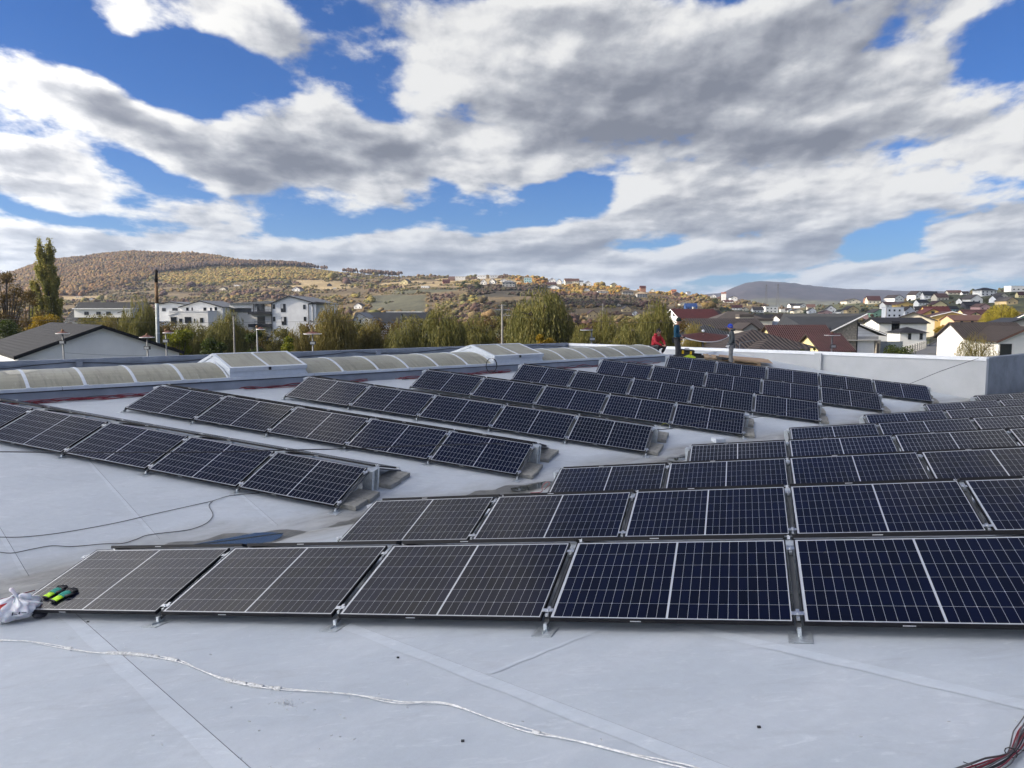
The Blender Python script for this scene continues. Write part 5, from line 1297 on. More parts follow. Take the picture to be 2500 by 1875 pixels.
def willow(seed, H, Wd, mat, nstr=1500, seg=13, droop=1.0):
    r = np.random.default_rng(seed); mb = MB()
    tr = random.Random(seed); hub = []
    trunk_top = H*.38
    mb.tube([(0, 0, -1), (.1, 0, H*.15), (.05, .1, trunk_top)], [H*.045, H*.036, H*.026], 8)
    nl = 9
    for i in range(nl):
        a = i*2.4+tr.random(); rad = Wd*.5*tr.uniform(.45, .95); top = H*tr.uniform(.60, .97); x, y = math.cos(a)*rad, math.sin(a)*rad
        pts = [(0.05, .1, trunk_top*tr.uniform(.7, 1)), (x*.35, y*.35, trunk_top+(top-trunk_top)*.55), (x*.75, y*.75, top*.95), (x, y, top*.93)]
        mb.tube(pts, [H*.018, H*.013, H*.007, H*.004], 6); hub.append((x, y, top, Wd*.17))
        for q in range(3):
            b = Vector(pts[1]).lerp(Vector(pts[2]), tr.random()); e_ = b + Vector((tr.uniform(-1, 1), tr.uniform(-1, 1), tr.uniform(.2, .8)))*Wd*.16; mb.tube([b, e_], [H*.006, H*.002], 4); hub.append((e_.x, e_.y, e_.z, Wd*.14))
    hub.append((0, 0, H*.97, Wd*.2)); hub = np.array(hub)
    trunk = mb.mesh('trunk', M_BARK)
    hi = r.integers(0, len(hub), nstr); S0 = hub[hi, :3] + r.normal(size=(nstr, 3))*np.array([1, 1, .55])*hub[hi, 3][:, None]*.62
    rad = np.hypot(S0[:, 0], S0[:, 1]); lim = Wd*.5
    S0[:, 2] = np.minimum(S0[:, 2], H*(1-.42*(rad/lim)**2.2)); L_ = np.minimum(S0[:, 2]*r.uniform(.45, .95, nstr), H*.62*droop)
    out = S0[:, :2]/np.maximum(rad, .1)[:, None]
    Cs = []; Us = []; Ws = []; Ts = []
    clum = vn(S0[:, 0]*3, S0[:, 1]*3+S0[:, 2], 1.4, seed)
    for k in range(seg):
        t = (k+.5)/seg; arc_ = math.sin(t*1.57)
        P = S0.copy(); P[:, :2] += out*(Wd*.055*arc_)[..., None] if False else out*(Wd*.055*arc_); P[:, 2] -= L_*t**1.15
        P += r.normal(size=P.shape)*.07*(H/11)
        keep = (P[:, 2] > .3) & (r.random(nstr) > .22)
        d = np.stack([out[:, 0]*.25*(1-t), out[:, 1]*.25*(1-t), -np.ones(nstr)], -1) + r.normal(size=P.shape)*.30; d /= np.linalg.norm(d, axis=1)[:, None]
        w = np.cross(d, rv(nstr)); w /= np.linalg.norm(w, axis=1)[:, None]
        ln = (L_/seg*.75)[:, None]
        Cs.append(P[keep]); Us.append((d*ln)[keep]); Ws.append((w*.055*(H/11))[keep]); Ts.append(np.clip(.5*clum+.35*r.random(nstr)+.18*(1-t), 0, 1)[keep])
    crown = leaves(np.concatenate(Cs), np.concatenate(Us), np.concatenate(Ws), np.concatenate(Ts), 'crown', mat)
    return trunk, crown
def bushy(seed, H, Wd, mat, n_=9000, trunk_h=.3, lobes=14, leaf=.10, zc=.55):
    r = np.random.default_rng(seed); tr = random.Random(seed); mb = MB()
    mb.tube([(0, 0, -.5), (0, 0, H*trunk_h)], [H*.03, H*.02], 7); lb = []
    for i in range(lobes):
        a = i*2.4; z = H*tr.uniform(trunk_h+.05, .93); rad = Wd*.5*math.sqrt(max(.02, 1-((z/H-zc)/.55)**2))*tr.uniform(.2, .85); p = Vector((math.cos(a)*rad, math.sin(a)*rad, z))
        mb.tube([(0, 0, H*trunk_h*.8), p*.5+Vector((0, 0, H*trunk_h*.5)), p], [H*.012, H*.008, H*.003], 5); lb.append((*p, Wd*tr.uniform(.13, .24)))
    lb = np.array(lb); k = r.integers(0, lobes, n_); q = rv(n_)*(r.random((n_, 1))**.45)*lb[k, 3][:, None]; C = lb[k, :3]+q*np.array([1, 1, .85]); C = C[C[:, 2] > .1]; n2 = len(C)
    d = rv(n2); w = np.cross(d, rv(n2)); w /= np.linalg.norm(w, axis=1)[:, None]
    t = np.clip(.5*vn(C[:, 0]*2, C[:, 1]*2+C[:, 2], .8, seed)+.5*r.random(n2), 0, 1)
    s = leaf*r.uniform(.6, 1.4, (n2, 1))
    return mb.mesh('trunk', M_BARK), leaves(C, d*s, w*s*.6, t, 'crown', mat)
def tree(meshes, name, X, Y, sc, rot, label, cat, group=None, z=None, sz=1):
    zz = tz(X, Y) if z is None else z
    e = empty(name, Matrix.Translation((X, Y, zz)) @ Matrix.Rotation(rot, 4, 'Z') @ Matrix.Diagonal((sc, sc, sc*sz, 1)), label=label, cat=cat, group=group)
    link(bpy.data.objects.new('trunk', meshes[0]), e); link(bpy.data.objects.new('crown', meshes[1]), e); return e
LW1 = leaf_mat('willow_leaves', [(.040, .048, .014), (.095, .102, .028), (.165, .158, .044), (.26, .21, .055)])
LW2 = leaf_mat('willow_leaves_olive', [(.060, .060, .018), (.12, .112, .032), (.18, .15, .042), (.27, .19, .05)])
LW3 = leaf_mat('willow_leaves_yellow', [(.10, .095, .012), (.20, .175, .020), (.30, .25, .03), (.40, .32, .04)])
WM = [willow(11, 11, 8.4, LW1, 2000), willow(12, 11, 8.4, LW1, 2000), willow(13, 11, 8.4, LW2, 1900)]
WY = willow(14, 9, 10, LW3, 2000, droop=.8); WS = willow(15, 5, 6.5, LW2, 700, droop=1.0)
WL = [ # px, top py, half width px, Y, mesh, label
 (335, 716, 52, 92, 0, 'tall dark willow right beside the metal chimney'), (262, 764, 50, 84, 2, 'low olive willow in front of the dark mansard roof'),
 (478, 778, 40, 96, 0, 'small grey green willow in front of the white wing'), (556, 750, 60, 96, 0, 'willow left of the apartment block behind the slim pole'),
 (815, 734, 66, 92, 2, 'broad olive willow right of the apartment block'), (730, 786, 38, 88, 2, 'yellowish low willow at the foot of the apartment block'),
 (905, 776, 46, 96, 2, 'willow in front of the white warehouse gable'), (985, 768, 52, 92, 0, 'willow below the dark warehouse roofs'),
 (1080, 744, 66, 92, 1, 'large willow left of centre, by the concrete utility pole'), (1165, 762, 50, 98, 0, 'shadowy willow just left of the concrete utility pole'),
 (1318, 698, 92, 88, 1, 'largest green willow right of the concrete utility pole'), (1420, 790, 42, 84, 1, 'low willow at the right foot of the largest willow'),
 (1478, 752, 52, 94, 0, 'willow in front of the small yellow gable house'), (1530, 790, 48, 84, 1, 'short willow behind the curved skylight end'),
 (1602, 727, 54, 90, 1, 'tall willow behind the worker in red'), (1695, 782, 42, 84, 2, 'small willow between the two standing workers')]
for i, (px, top, hw, Y, mi, lab) in enumerate(WL):
    P = at(px, top, Y); zb = tz(P.x, Y); H = P.z-zb; W_ = 2*hw/FPX*Y
    e = tree(WM[mi], 'willow_tree', P.x, Y, W_/8.9, i*1.7, lab, 'willow tree', 'willows beyond the parapet', sz=(H/11)/(W_/8.9))
P = at(2446, 741, 150); H = P.z-tz(P.x, 150); tree(WY, 'willow_tree', P.x, 150, (96/FPX*150)/10.2, .4, 'bright yellow willow among the houses on the right', 'willow tree', sz=(H/9)/((96/FPX*150)/10.2))
P = at(2388, 809, 78); H = P.z-tz(P.x, 78); tree(WS, 'willow_tree', P.x, 78, (100/FPX*78)/6.6, .8, 'wispy low willow in front of the white bungalow', 'willow tree', sz=(H/5)/((100/FPX*78)/6.6))
# poplar
LP = leaf_mat('poplar_leaves', [(.15, .155, .036), (.24, .235, .058), (.31, .28, .07), (.34, .26, .09)])
def poplar(seed, H, Wd, mat):
    r = np.random.default_rng(seed); tr = random.Random(seed); mb = MB(); mb.tube([(0, 0, -1), (.1, 0, H*.3), (0, 0, H*.6), (-.1, 0, H*.97)], [H*.018, H*.013, H*.008, H*.002], 7); Cs = []
    for i in range(95):
        z0 = H*tr.uniform(.12, .80); a = tr.uniform(0, 6.28); L_ = H*tr.uniform(.12, .30); w = Wd*.5*tr.uniform(.45, .98)*(1.0 if z0 < H*.55 else .55); lean = tr.uniform(.6, 1)
        p0 = Vector((0, 0, z0)); p1 = p0+Vector((math.cos(a)*w*.7, math.sin(a)*w*.7, L_*.45)); p2 = p0+Vector((math.cos(a)*w, math.sin(a)*w, L_)); mb.tube([p0, p1, p2], [H*.005, H*.003, H*.001], 4)
        m = 620 if p2.z < H*.80 else 160; t = r.random(m)[:, None]; A = np.array(p1)*(1-t)+np.array(p2)*t; Cs.append(A+r.normal(size=(m, 3))*np.array([.32, .32, .6])*Wd*.10)
    C = np.concatenate(Cs); n2 = len(C); d = rv(n2); w = np.cross(d, rv(n2)); w /= np.linalg.norm(w, axis=1)[:, None]; s = .17*r.uniform(.6, 1.3, (n2, 1))
    return mb.mesh('trunk', M_BARK), leaves(C, d*s, w*s*.7, np.clip(.6*vn(C[:, 0]*2+C[:, 2], C[:, 1]*2, 1.0, 5)+.4*r.random(n2), 0, 1), 'crown', mat)
P = at(108, 592, 135); H = P.z-tz(P.x, 135); tree(poplar(5, H, 80/FPX*135, LP), 'poplar_tree', P.x, 135, 1, 0, 'tall narrow poplar with thin top at the left', 'poplar tree')
LB1 = leaf_mat('brown_leaves', [(.05, .035, .015), (.11, .075, .022), (.17, .12, .03)]); LB2 = leaf_mat('yellow_green_leaves', [(.045, .06, .008), (.13, .15, .012), (.26, .25, .02)])
LB3 = leaf_mat('yellow_leaves', [(.11, .085, .01), (.28, .19, .015), (.38, .26, .02)]); LG = leaf_mat('green_leaves', [(.020, .032, .006), (.045, .065, .012), (.08, .10, .02)])
LO = leaf_mat('olive_leaves', [(.045, .050, .014), (.10, .10, .028), (.16, .145, .038), (.24, .17, .045)])
BM = [bushy(80+i, 9, 8, [LO, LO, LB1][i], 7000, leaf=.15, trunk_h=.15, lobes=22) for i in range(3)]
blt = [(210, 778), (300, 772), (385, 790), (440, 792), (505, 786), (600, 800), (650, 808), (700, 800), (770, 786), (850, 785), (880, 792), (940, 782), (1030, 778), (1125, 776), (1195, 778), (1240, 772), (1390, 778), (1440, 786), (1510, 782), (1560, 776), (1640, 780), (1730, 800)]
for i, (px, top) in enumerate(blt):
    Y = 108+5*math.sin(i*2.1); P = at(px, top, Y); H = P.z-tz(P.x, Y)
    tree(BM[i % 3], 'tree', P.x, Y, H/9, i*1.3, '%s from the left of the olive trees filling gaps between the willows' % ORD[i], 'tree', 'olive trees between the willows')
def bt(px, top, hw, Y, seed, mat, name, lab, cat, n_=9000, leaf=.12, **k):
    P = at(px, top, Y); H = P.z-tz(P.x, Y); W_ = 2*hw/FPX*Y; return tree(bushy(seed, H, W_, mat, n_, leaf=leaf, **k), name, P.x, Y, 1, 0, lab, cat)
bt(8, 655, 50, 110, 31, LB1, 'sparse_tree', 'sparse brown leaved tree at the left edge of the photo', 'tree', 5000, .13, trunk_h=.25, lobes=26)
bt(62, 700, 40, 118, 32, LB1, 'small_tree', 'small half bare tree between the left edge tree and the poplar', 'tree', 3500, .12)
bt(100, 762, 46, 100, 33, LB3, 'bush', 'yellow bush at the foot of the poplar', 'bush', 6000, .12, trunk_h=.1)
bt(30, 778, 70, 90, 34, LG, 'bush', 'dark green hedge bush behind the black hall roof', 'bush', 12000, .12, trunk_h=.08, lobes=20)
bt(160, 776, 26, 100, 35, LB1, 'bush', 'brown bush right of the poplar foot', 'bush', 3500, .12, trunk_h=.1)
bt(430, 806, 46, 74, 36, LB2, 'bush', 'yellow green bush right of the chimney foot', 'bush', 9000, .10, trunk_h=.08, lobes=18)
bt(515, 812, 40, 72, 37, LG, 'bush', 'green bush behind the parapet left of the slim pole', 'bush', 9000, .10, trunk_h=.08, lobes=16)
bt(612, 798, 36, 78, 38, LG, 'bush', 'light green bush below the balconies', 'bush', 8000, .10, trunk_h=.08, lobes=16)
bt(690, 812, 36, 72, 39, LB2, 'bush', 'yellow green bush below the apartment block windows', 'bush', 8000, .10, trunk_h=.08, lobes=16)
bt(1335, 812, 34, 76, 40, LB3, 'bush', 'yellow bush at the foot of the largest willow', 'bush', 8000, .10, trunk_h=.08, lobes=16)
bt(1965, 826, 10, 52, 41, LB2, 'sapling', 'light green sapling poking above the white wall, left one', 'sapling', 900, .09, trunk_h=.2, lobes=10)
bt(1987, 828, 9, 52, 42, LB2, 'sapling', 'light green sapling poking above the white wall, right one', 'sapling', 700, .09, trunk_h=.2, lobes=10)
bt(2195, 845, 52, 84, 43, LG, 'bush', 'ragged dark green bush beyond the white wall beside the road', 'bush', 8000, .10, trunk_h=.08, lobes=18)
bt(2310, 786, 28, 190, 44, LB3, 'bush', 'orange yellow garden tree below the long peach house', 'tree', 4000, .22, trunk_h=.1)
bt(2340, 790, 26, 180, 45, LB1, 'bush', 'brown garden tree in front of the long peach house', 'tree', 3500, .22, trunk_h=.1)
for i, (px, py, hw, mat, lab) in enumerate(((1132, 703, 9, LG, 'round dark tree on the pasture, left of the hilltop houses'), (1168, 708, 10, LG, 'round dark tree in front of the first white hilltop house'), (1243, 674, 9, LB3, 'orange tree on the crest above the hilltop houses'), (1362, 684, 8, LB3, 'yellow tree behind the white gabled hilltop houses'), (1744, 744, 10, LG, 'dark conifer like tree on the middle slope'), (893, 757, 7, LB3, 'yellow tree beside the white house in the pasture'), (208, 735, 5, LB3, 'yellow tree above the dark mansard roof'))):
    P = ground_at(px, py, 200)
    if P is None: continue
    Y = P.y; h = 2*hw/FPX*Y*1.0
    tree(bushy(60+i, h, h*1.05, mat, 1600, leaf=h*.035, trunk_h=.15), 'tree', P.x, P.y, 1, 0, lab, 'tree', z=P.z-.3)

# ------------------------------------------------------------------ houses
WALLC = dict(white=(.72, .72, .70), cream=(.56, .52, .42), yellow=(.55, .38, .12), paleyellow=(.60, .52, .28), tan=(.46, .36, .20), pink=(.50, .32, .30), peach=(.55, .36, .22), green=(.22, .38, .27), orange=(.34, .17, .10), red=(.22, .065, .05), blue=(.10, .19, .42), grey=(.30, .30, .29), brown=(.20, .12, .08), lightgrey=(.64, .66, .69), dark=(.05, .05, .06), cyan=(.35, .52, .55), stone=(.27, .24, .20))
ROOFC = dict(lightgrey=(.45,.47,.50), blue=(.05, .10, .26), black=(.012, .012, .014), slate=(.018, .021, .027), darkbrown=(.032, .025, .023), brown=(.095, .052, .042), red=(.060, .016, .015), darkred=(.045, .017, .017), orange=(.26, .10, .055), greybrown=(.062, .054, .050), teal=(.03, .06, .065), tan=(.34, .26, .18), grey=(.13, .14, .155), white=(.55, .56, .57), bluegrey=(.16, .19, .23))
def wallm(k):
    return cm('wall_'+k, WALLC[k], rough=.85, var=.08, scale=.6, bump=.15, bscale=8)
_roofm = {}
def roofm(k, rib=0):
    key = (k, rib)
    if key not in _roofm:
        m = pm('roof_'+k+('_ribbed' if rib else ''), ROOFC[k], .62, var=.22, scale=.8, spec=.3)
        T = NT(m.node_tree); b = m.node_tree.nodes['Principled BSDF']
        if rib:
            tc = T.N('ShaderNodeTexCoord').outputs['Object']; sp = T.N('ShaderNodeSeparateXYZ'); T.L(tc, sp.inputs[0])
            w = T.M('SINE', T.M('MULTIPLY', sp.outputs[0], 6.283/rib)); w2 = T.M('PINGPONG', T.M('MULTIPLY', sp.outputs[1], 1.0), .17)
            bn = T.N('ShaderNodeBump'); bn.inputs['Strength'].default_value = .9; bn.inputs['Distance'].default_value = .06; T.L(T.M('ADD', w, T.M('MULTIPLY', w2, 3.0)), bn.inputs['Height']); T.L(bn.outputs[0], b.inputs['Normal'])
        _roofm[key] = m
    return _roofm[key]
M_GLASS = bpy.data.materials.new('dark_window_glass'); M_GLASS.use_nodes = True
_b = M_GLASS.node_tree.nodes['Principled BSDF']; _b.inputs['Base Color'].default_value = (.02, .024, .03, 1); _b.inputs['Roughness'].default_value = .06; _b.inputs['Specular IOR Level'].default_value = .7
M_WFR = pm('window_frame_dark', (.03, .03, .033), .5); M_WFW = pm('window_frame_white', (.6, .6, .6), .5)
def win(e, M, x, z, w, h, frame=M_WFR, split=1, blind=False):
    # M maps local wall plane: x along wall, y outwards, z up
    t = .05 if w > .5 else .03
    mb = MB(); mb.box(x, x+w, .0, .05, z, z+t, M); mb.box(x, x+w, .0, .05, z+h-t, z+h, M); mb.box(x, x+t, .0005, .0495, z+t, z+h-t, M); mb.box(x+w-t, x+w, .0005, .0495, z+t, z+h-t, M)
    for q in range(1, split): xx = x+w*q/split; mb.box(xx-t/2, xx+t/2, .0005, .0495, z+t, z+h-t, M)
    f = mb.build('window', frame, e)
    mb = MB(); mb.box(x+t*.5, x+w-t*.5, .002, .022, z+t*.5, z+h-t*.5, M); mb.build('pane', M_GLASS, f)
    if blind: mb = MB(); mb.box(x+t, x+w*.5-t, .023, .030, z+h*.45, z+h-t, M); mb.build('blind', M_WFW, f)
    return f
def house(P, rot, l, w, wall_h, rise, wc, rc, label, group=None, over=.4, hip=False, wins=(), flat=False, cat='house', chim=None, base=None, rib=0, small=False, asym=0, name='house', fascia=None, mono=False, thick=.18):
    """gable house: ridge along local x (length l), gable ends at +-l/2, width w along y; P is centre at eave-less floor level"""
    M = Matrix.Translation(P) @ Matrix.Rotation(rot, 4, 'Z'); e = empty(name, M, label=label, cat=cat, group=group)
    zb = (tz(P[0], P[1])-P[2]-1.0) if base is None else base
    hx, hy = l/2, w/2; mb = MB(); rx = asym*hy
    pts = [(-hy, zb), (hy, zb), (hy, wall_h), (rx, wall_h+(0 if (flat or hip) else rise)), (-hy, wall_h)]
    if flat or hip: mb.box(-hx, hx, -hy, hy, zb, wall_h)
    else: mb.prism([(-hx, y, z) for y, z in pts], None, (2*hx, 0, 0))
    mb.build('wall', wallm(wc), e)
    rm = roofm(rc, rib); mb = MB(); t = thick
    if flat: mb.box(-hx-over*.5, hx+over*.5, -hy-over*.5, hy+over*.5, wall_h+.002, wall_h+max(.25, rise))
    elif hip:
        ri = max(hx-hy, .02); o_ = over; q = wall_h+.01; A = [(-hx-o_, -hy-o_, q), (hx+o_, -hy-o_, q), (hx+o_, hy+o_, q), (-hx-o_, hy+o_, q)]; Rr = [(-ri, 0, wall_h+rise), (ri, 0, wall_h+rise)]
        mb.poly([A[0], A[1], Rr[1], Rr[0]]); mb.poly([A[2], A[3], Rr[0], Rr[1]]); mb.poly([A[1], A[2], Rr[1]]); mb.poly([A[3], A[0], Rr[0]]); mb.poly(A[::-1])
    else:
        for s in (-1, 1):
            hy_ = hy+s*(-rx) if False else abs(s*hy-rx); sl_ = rise/hy_; ex = over
            y_e = s*hy+s*ex; z_e = wall_h-sl_*ex; A = [(rx, wall_h+rise), (y_e, z_e), (y_e, z_e+t), (rx, wall_h+rise+t)]
            mb.prism([(-hx-over, y, z+.004) for y, z in (A if s > 0 else A[::-1])], None, (2*hx+2*over, 0, 0))
    ro = mb.build('roof', rm, e)
    if fascia and not (flat or hip):
        for ex in (-1, 1):
            mb = MB()
            for s in (-1, 1):
                hy_ = abs(s*hy-rx); sl_ = rise/hy_; y_e = s*hy+s*over; z_e = wall_h-sl_*over; x0 = ex*(hx+over)
                A = [(x0, rx, wall_h+rise-.06), (x0, y_e, z_e-.06), (x0, y_e, z_e+t*.7), (x0, rx, wall_h+rise+t*.7)]
                mb.prism(A if s*ex > 0 else A[::-1], None, (ex*.05, 0, 0))
            mb.build('verge_board', fascia, ro)
    if chim:
        for (cx, cy) in chim: mb = MB(); mb.box(cx-.3, cx+.3, cy-.3, cy+.3, wall_h+rise*.2, wall_h+rise+.7); mb.build('chimney', wallm('grey'), ro)
    faces = {'f': (Matrix(basis((1, 0, 0), (0, -1, 0), (0, 0, 1), (0, -hy, 0)))), 'b': basis((-1, 0, 0), (0, 1, 0), (0, 0, 1), (0, hy, 0)), 'l': basis((0, -1, 0), (-1, 0, 0), (0, 0, 1), (-hx, 0, 0)), 'r': basis((0, 1, 0), (1, 0, 0), (0, 0, 1), (hx, 0, 0))}
    for wd in wins:
        face, x, z, ww, hh = wd[:5]; win(e, faces[face], x, z, ww, hh, **(wd[5] if len(wd) > 5 else {}))
    return e

# hall with the white gable behind the left parapet
gp = Vector((-26.4, 50.0, 0)); d = Vector((-.64, .77, 0)).normalized(); L = 17.5; c = gp + d*(L/2)
house((c.x, c.y, 0), math.atan2(d.y, d.x), L, 9.4, 5.75, 1.75, 'white', 'black', 'white gabled hall with a black tiled roof behind the left parapet', over=.25, rib=.30, cat='hall', name='hall', base=0, fascia=roofm('black'), thick=.16)
# little roof cowl
P = at(318.5, 822, 54); mb = MB(); mb.tube([(0, 0, -1.0), (0, 0, .05)], .10, 8); mb.lathe([(.0, .18), (.17, .10), (.17, .04), (.0, .04)], 10); mb.build('roof_vent', M_GALV, M=Matrix.Translation(P), label='small metal vent on the right roof edge of the white hall', cat='vent')
# chimney
ch = at(386, 845, 62); top = at(380.8, 658, 62)
e = empty('metal_chimney', Matrix.Translation((ch.x, ch.y, 0)), label='tall slim metal chimney, rusty on top and zinc below', cat='chimney')
jx = (top.x-ch.x)
mid = at(383.5, 741, 62)
mb = MB(); mb.tube([(0.05, 0, 0), (0, 0, ch.z), (mid.x-ch.x, 0, mid.z)], .145, 12); mb.build('zinc_pipe', cm('dull_zinc', (.26, .30, .31), rough=.6, var=.2), e, smooth=True)
M_RUST = pm('rusty_pipe', (.17, .10, .05), .85, var=.5, scale=1.2)
up_ = at(381.3, 690, 62)
mb = MB(); mb.tube([(mid.x-ch.x, 0, mid.z+.002), (up_.x-ch.x, 0, up_.z)], .128, 12); mb.build('rusty_pipe', M_RUST, e, smooth=True)
mb = MB(); mb.tube([(up_.x-ch.x, 0, up_.z+.002), (jx, 0, top.z)], .126, 12); mb.build('sooty_pipe', pm('soot', (.018, .014, .012), .9, var=.4), e, smooth=True)
for k_ in (.35, .7): q = Vector((mid.x-ch.x, 0, mid.z)).lerp(Vector((0, 0, ch.z)), k_); mb = MB(); mb.tube([q, q+Vector((0, 0, .05))], .155, 12); mb.build('pipe_joint', M_GALV, e)

# dark mansard building
def hpx(px, Y, z): p = at(px, 761, Y); return (p.x, p.y, z)
def zat(py, Y): return at(1250, py, Y).z
Y = 150
c0 = at(232, 761, Y); zr = zat(737, Y); ze = zat(786, Y)
e = empty('mansard_building', Matrix.Translation((c0.x, Y, 0)), label='dark mansard roofed building with a long white dormer beside the poplar', cat='building')
hx = 72/FPX*Y; hz = zat(737, Y)
mb = MB(); mb.box(-hx-.2, hx*1.6, 0, 12, -1, ze); mb.build('wall', wallm('lightgrey'), e)
mb = MB(); sl0 = 12/FPX*Y
mb.poly([(-hx, -.3, ze), (hx*1.6, -.3, ze), (hx*1.6, 3.5, hz), (-hx+sl0, 3.5, hz)]); mb.poly([(-hx+sl0, 3.5, hz), (hx*1.6, 3.5, hz), (hx*1.6, 11, hz-.3), (-hx+sl0, 11, hz-.3)])
ro = mb.build('roof', roofm('slate'), e)
mb = MB(); mb.poly([(-hx-.35, -.2, ze), (-hx+sl0-.25, 3.5, hz-.05), (-hx+sl0-1.3, 8, hz-.3), (-hx-1.3, 11, ze)]); mb.poly([(-hx-.4, -.25, ze), (-hx-1.3, 11, ze), (-hx+sl0-1.3, 8, hz-.28), (-hx+sl0-.25, 3.5, hz)]); mb.build('gable_wall', wallm('white'), e)
mb = MB(); xl = (184-232)/FPX*Y; z0, z1 = zat(775, Y), zat(755, Y); mb.box(xl, hx*1.3, -.45, 3, z0, z1); dm = mb.build('dormer', wallm('white'), e)
mb = MB(); mb.box(xl-.2, hx*1.35, -.8, 3.2, z1+.002, z1+.18); mb.build('dormer_roof', M_COPE, e)
for wx in (209, 238, 262): x = (wx-232)/FPX*Y; win(e, basis((1, 0, 0), (0, -1, 0), (0, 0, 1), (0, -.45, 0)), x, zat(769, Y), 11/FPX*Y, 8/FPX*Y, split=2)

# white terraced building behind the willows (two gables and a low wing)
Y = 172; px1 = lambda v: v/FPX*Y
def sub(px, py0, py1): return
def gable_face(px_l, px_a, px_r, py_e, py_a, py_b, depth, wc, rc, label, wins, Y, rot=0, cat='building', over=.35, group=None, name='building', fascia=None):
    zl = zat(py_e, Y); za = zat(py_a, Y); zb = zat(py_b, Y); cpx = (px_l+px_r)/2; w = (px_r-px_l)/FPX*Y; c = at(cpx, 761, Y)
    n_ = Vector((math.sin(rot), math.cos(rot), 0))
    cc = Vector((c.x, c.y, 0)) + n_*depth/2
    asym = -(px_a-cpx)/((px_r-px_l)/2)
    ws = [('l', -(x-cpx)/FPX*Y-ww/FPX*Y if True else 0, zat(y, Y)-hh/FPX*Y, ww/FPX*Y, hh/FPX*Y, kw) for (x, y, ww, hh, kw) in wins]
    e = house((cc.x, cc.y, 0), math.pi/2-rot, depth, w, zl, za-zl, wc, rc, label, base=zb if py_b else 0, wins=(), over=over, cat=cat, asym=asym, group=group, name=name, fascia=fascia)
    Mf = basis((1, 0, 0), (0, -1, 0), (0, 0, 1), (0, 0, 0))
    for (x, y, ww, hh, kw) in wins:
        # local -x end faces the camera: local y = -(world x) there
        win(e, basis((0, -1, 0), (-1, 0, 0), (0, 0, 1), (-depth/2, 0, 0)), (x-cpx)/FPX*Y, zat(y+hh, Y), ww/FPX*Y, hh/FPX*Y, **kw)
    return e
gable_face(441, 490, 543, 750, 735.5, 850, 13, 'white', 'grey', 'white twin gabled terrace building left of the apartment block', [(455, 751, 6, 9, {}), (468, 751, 3, 9, {}), (497, 751, 7, 9, {}), (513, 751, 4, 9, {}), (524, 750, 6, 8, {})], 172, fascia=roofm('black'))
gable_face(386, 416, 449, 743, 738, 850, 10, 'lightgrey', 'grey', 'low pitched pale building right of the chimney top', [(396, 752, 9, 8, {}), (421, 752, 13, 8, {})], 185, fascia=roofm('black'))
c = at(458, 761, 166); w = 94/FPX*166
e = house((c.x, 170, 0), 0, w, 7, zat(762, 166), .3, 'white', 'white', 'white flat roofed wing with dark windows behind the willows', flat=True, base=0, over=.1, cat='building', name='building',
   wins=[('f', (x-458)/FPX*166, zat(y+hh, 166), ww/FPX*166, hh/FPX*166) for x, y, ww, hh in ((414, 774, 14, 22), (434, 778, 8, 10), (448, 774, 16, 15), (470, 778, 3, 11), (485, 776, 8, 12))])
mb = MB(); x0 = -w/2; mb.poly([(x0-.3, -3.6, zat(771, 166)), (x0+2.0, -3.6, zat(763, 166)), (x0+2.0, 3.6, zat(763, 166)), (x0-.3, 3.6, zat(771, 166))]); mb.build('lean_to_roof', roofm('grey'), e)

# main apartment block: front gable facing the camera and a balcony side
Y = 175
ae = gable_face(664, 706, 771, 741, 723, 850, 22, 'lightgrey', 'grey', 'four storey pale apartment block with black window frames and balconies', [
   (666, 743, 6, 11, {}), (686, 742, 12, 20, dict(split=2, blind=True)), (740, 744, 6.5, 11, {}), (666, 773.5, 6, 11, {}), (687, 773.5, 12, 20, dict(split=2, blind=True)), (741, 773.5, 6.5, 10, {}), (666.5, 804, 7, 12, {}), (688, 803, 12, 21, dict(split=2))], Y, over=.35, fascia=roofm('black'), cat='apartment block', name='apartment_block')
# side wing with balconies, left of the gable
cpx = (664+771)/2; ox = at(cpx, 761, Y).x; inv = ae.matrix_world.inverted() if False else (Matrix.Translation(ae.location) @ Matrix.Rotation(math.pi/2, 4, 'Z')).inverted()
def wb(mb, xl, xr, pt, pb, d0, d1):  # box given by picture columns/rows on the plane Y and depths
    for v in [1]:
        M_ = inv; a = at(xl, 761, Y).x; b = at(xr, 761, Y).x; mb.box(a, b, Y+d0, Y+d1, zat(pb, Y), zat(pt, Y), M_)
mb = MB(); wb(mb, 608, 663.6, 748, 850, 1.6, 9); wb(mb, 556, 618, 742, 752, 1.2, 9); mb.build('side_wing_wall', wallm('white'), ae)
mb = MB(); a, b = at(553, 761, Y).x, at(672, 761, Y).x
mb.prism([inv @ Vector(p) for p in ((a, Y+.6, zat(742, Y)), (b, Y+.6, zat(741.5, Y)), (b, Y+.6, zat(739, Y)), (at(650, 761, Y).x, Y+.6, zat(734.5, Y)), (a, Y+.6, zat(740.5, Y)))], None, inv.to_3x3() @ Vector((0, 11, 0))); mb.build('side_roof', roofm('grey'), ae)
mb = MB(); wb(mb, 505, 612, 752.6, 762, 2.5, 9); mb.build('lower_roof', roofm('grey'), ae)
mb = MB(); wb(mb, 500, 610, 763, 850, 3, 9); mb.build('lower_wall', wallm('white'), ae)
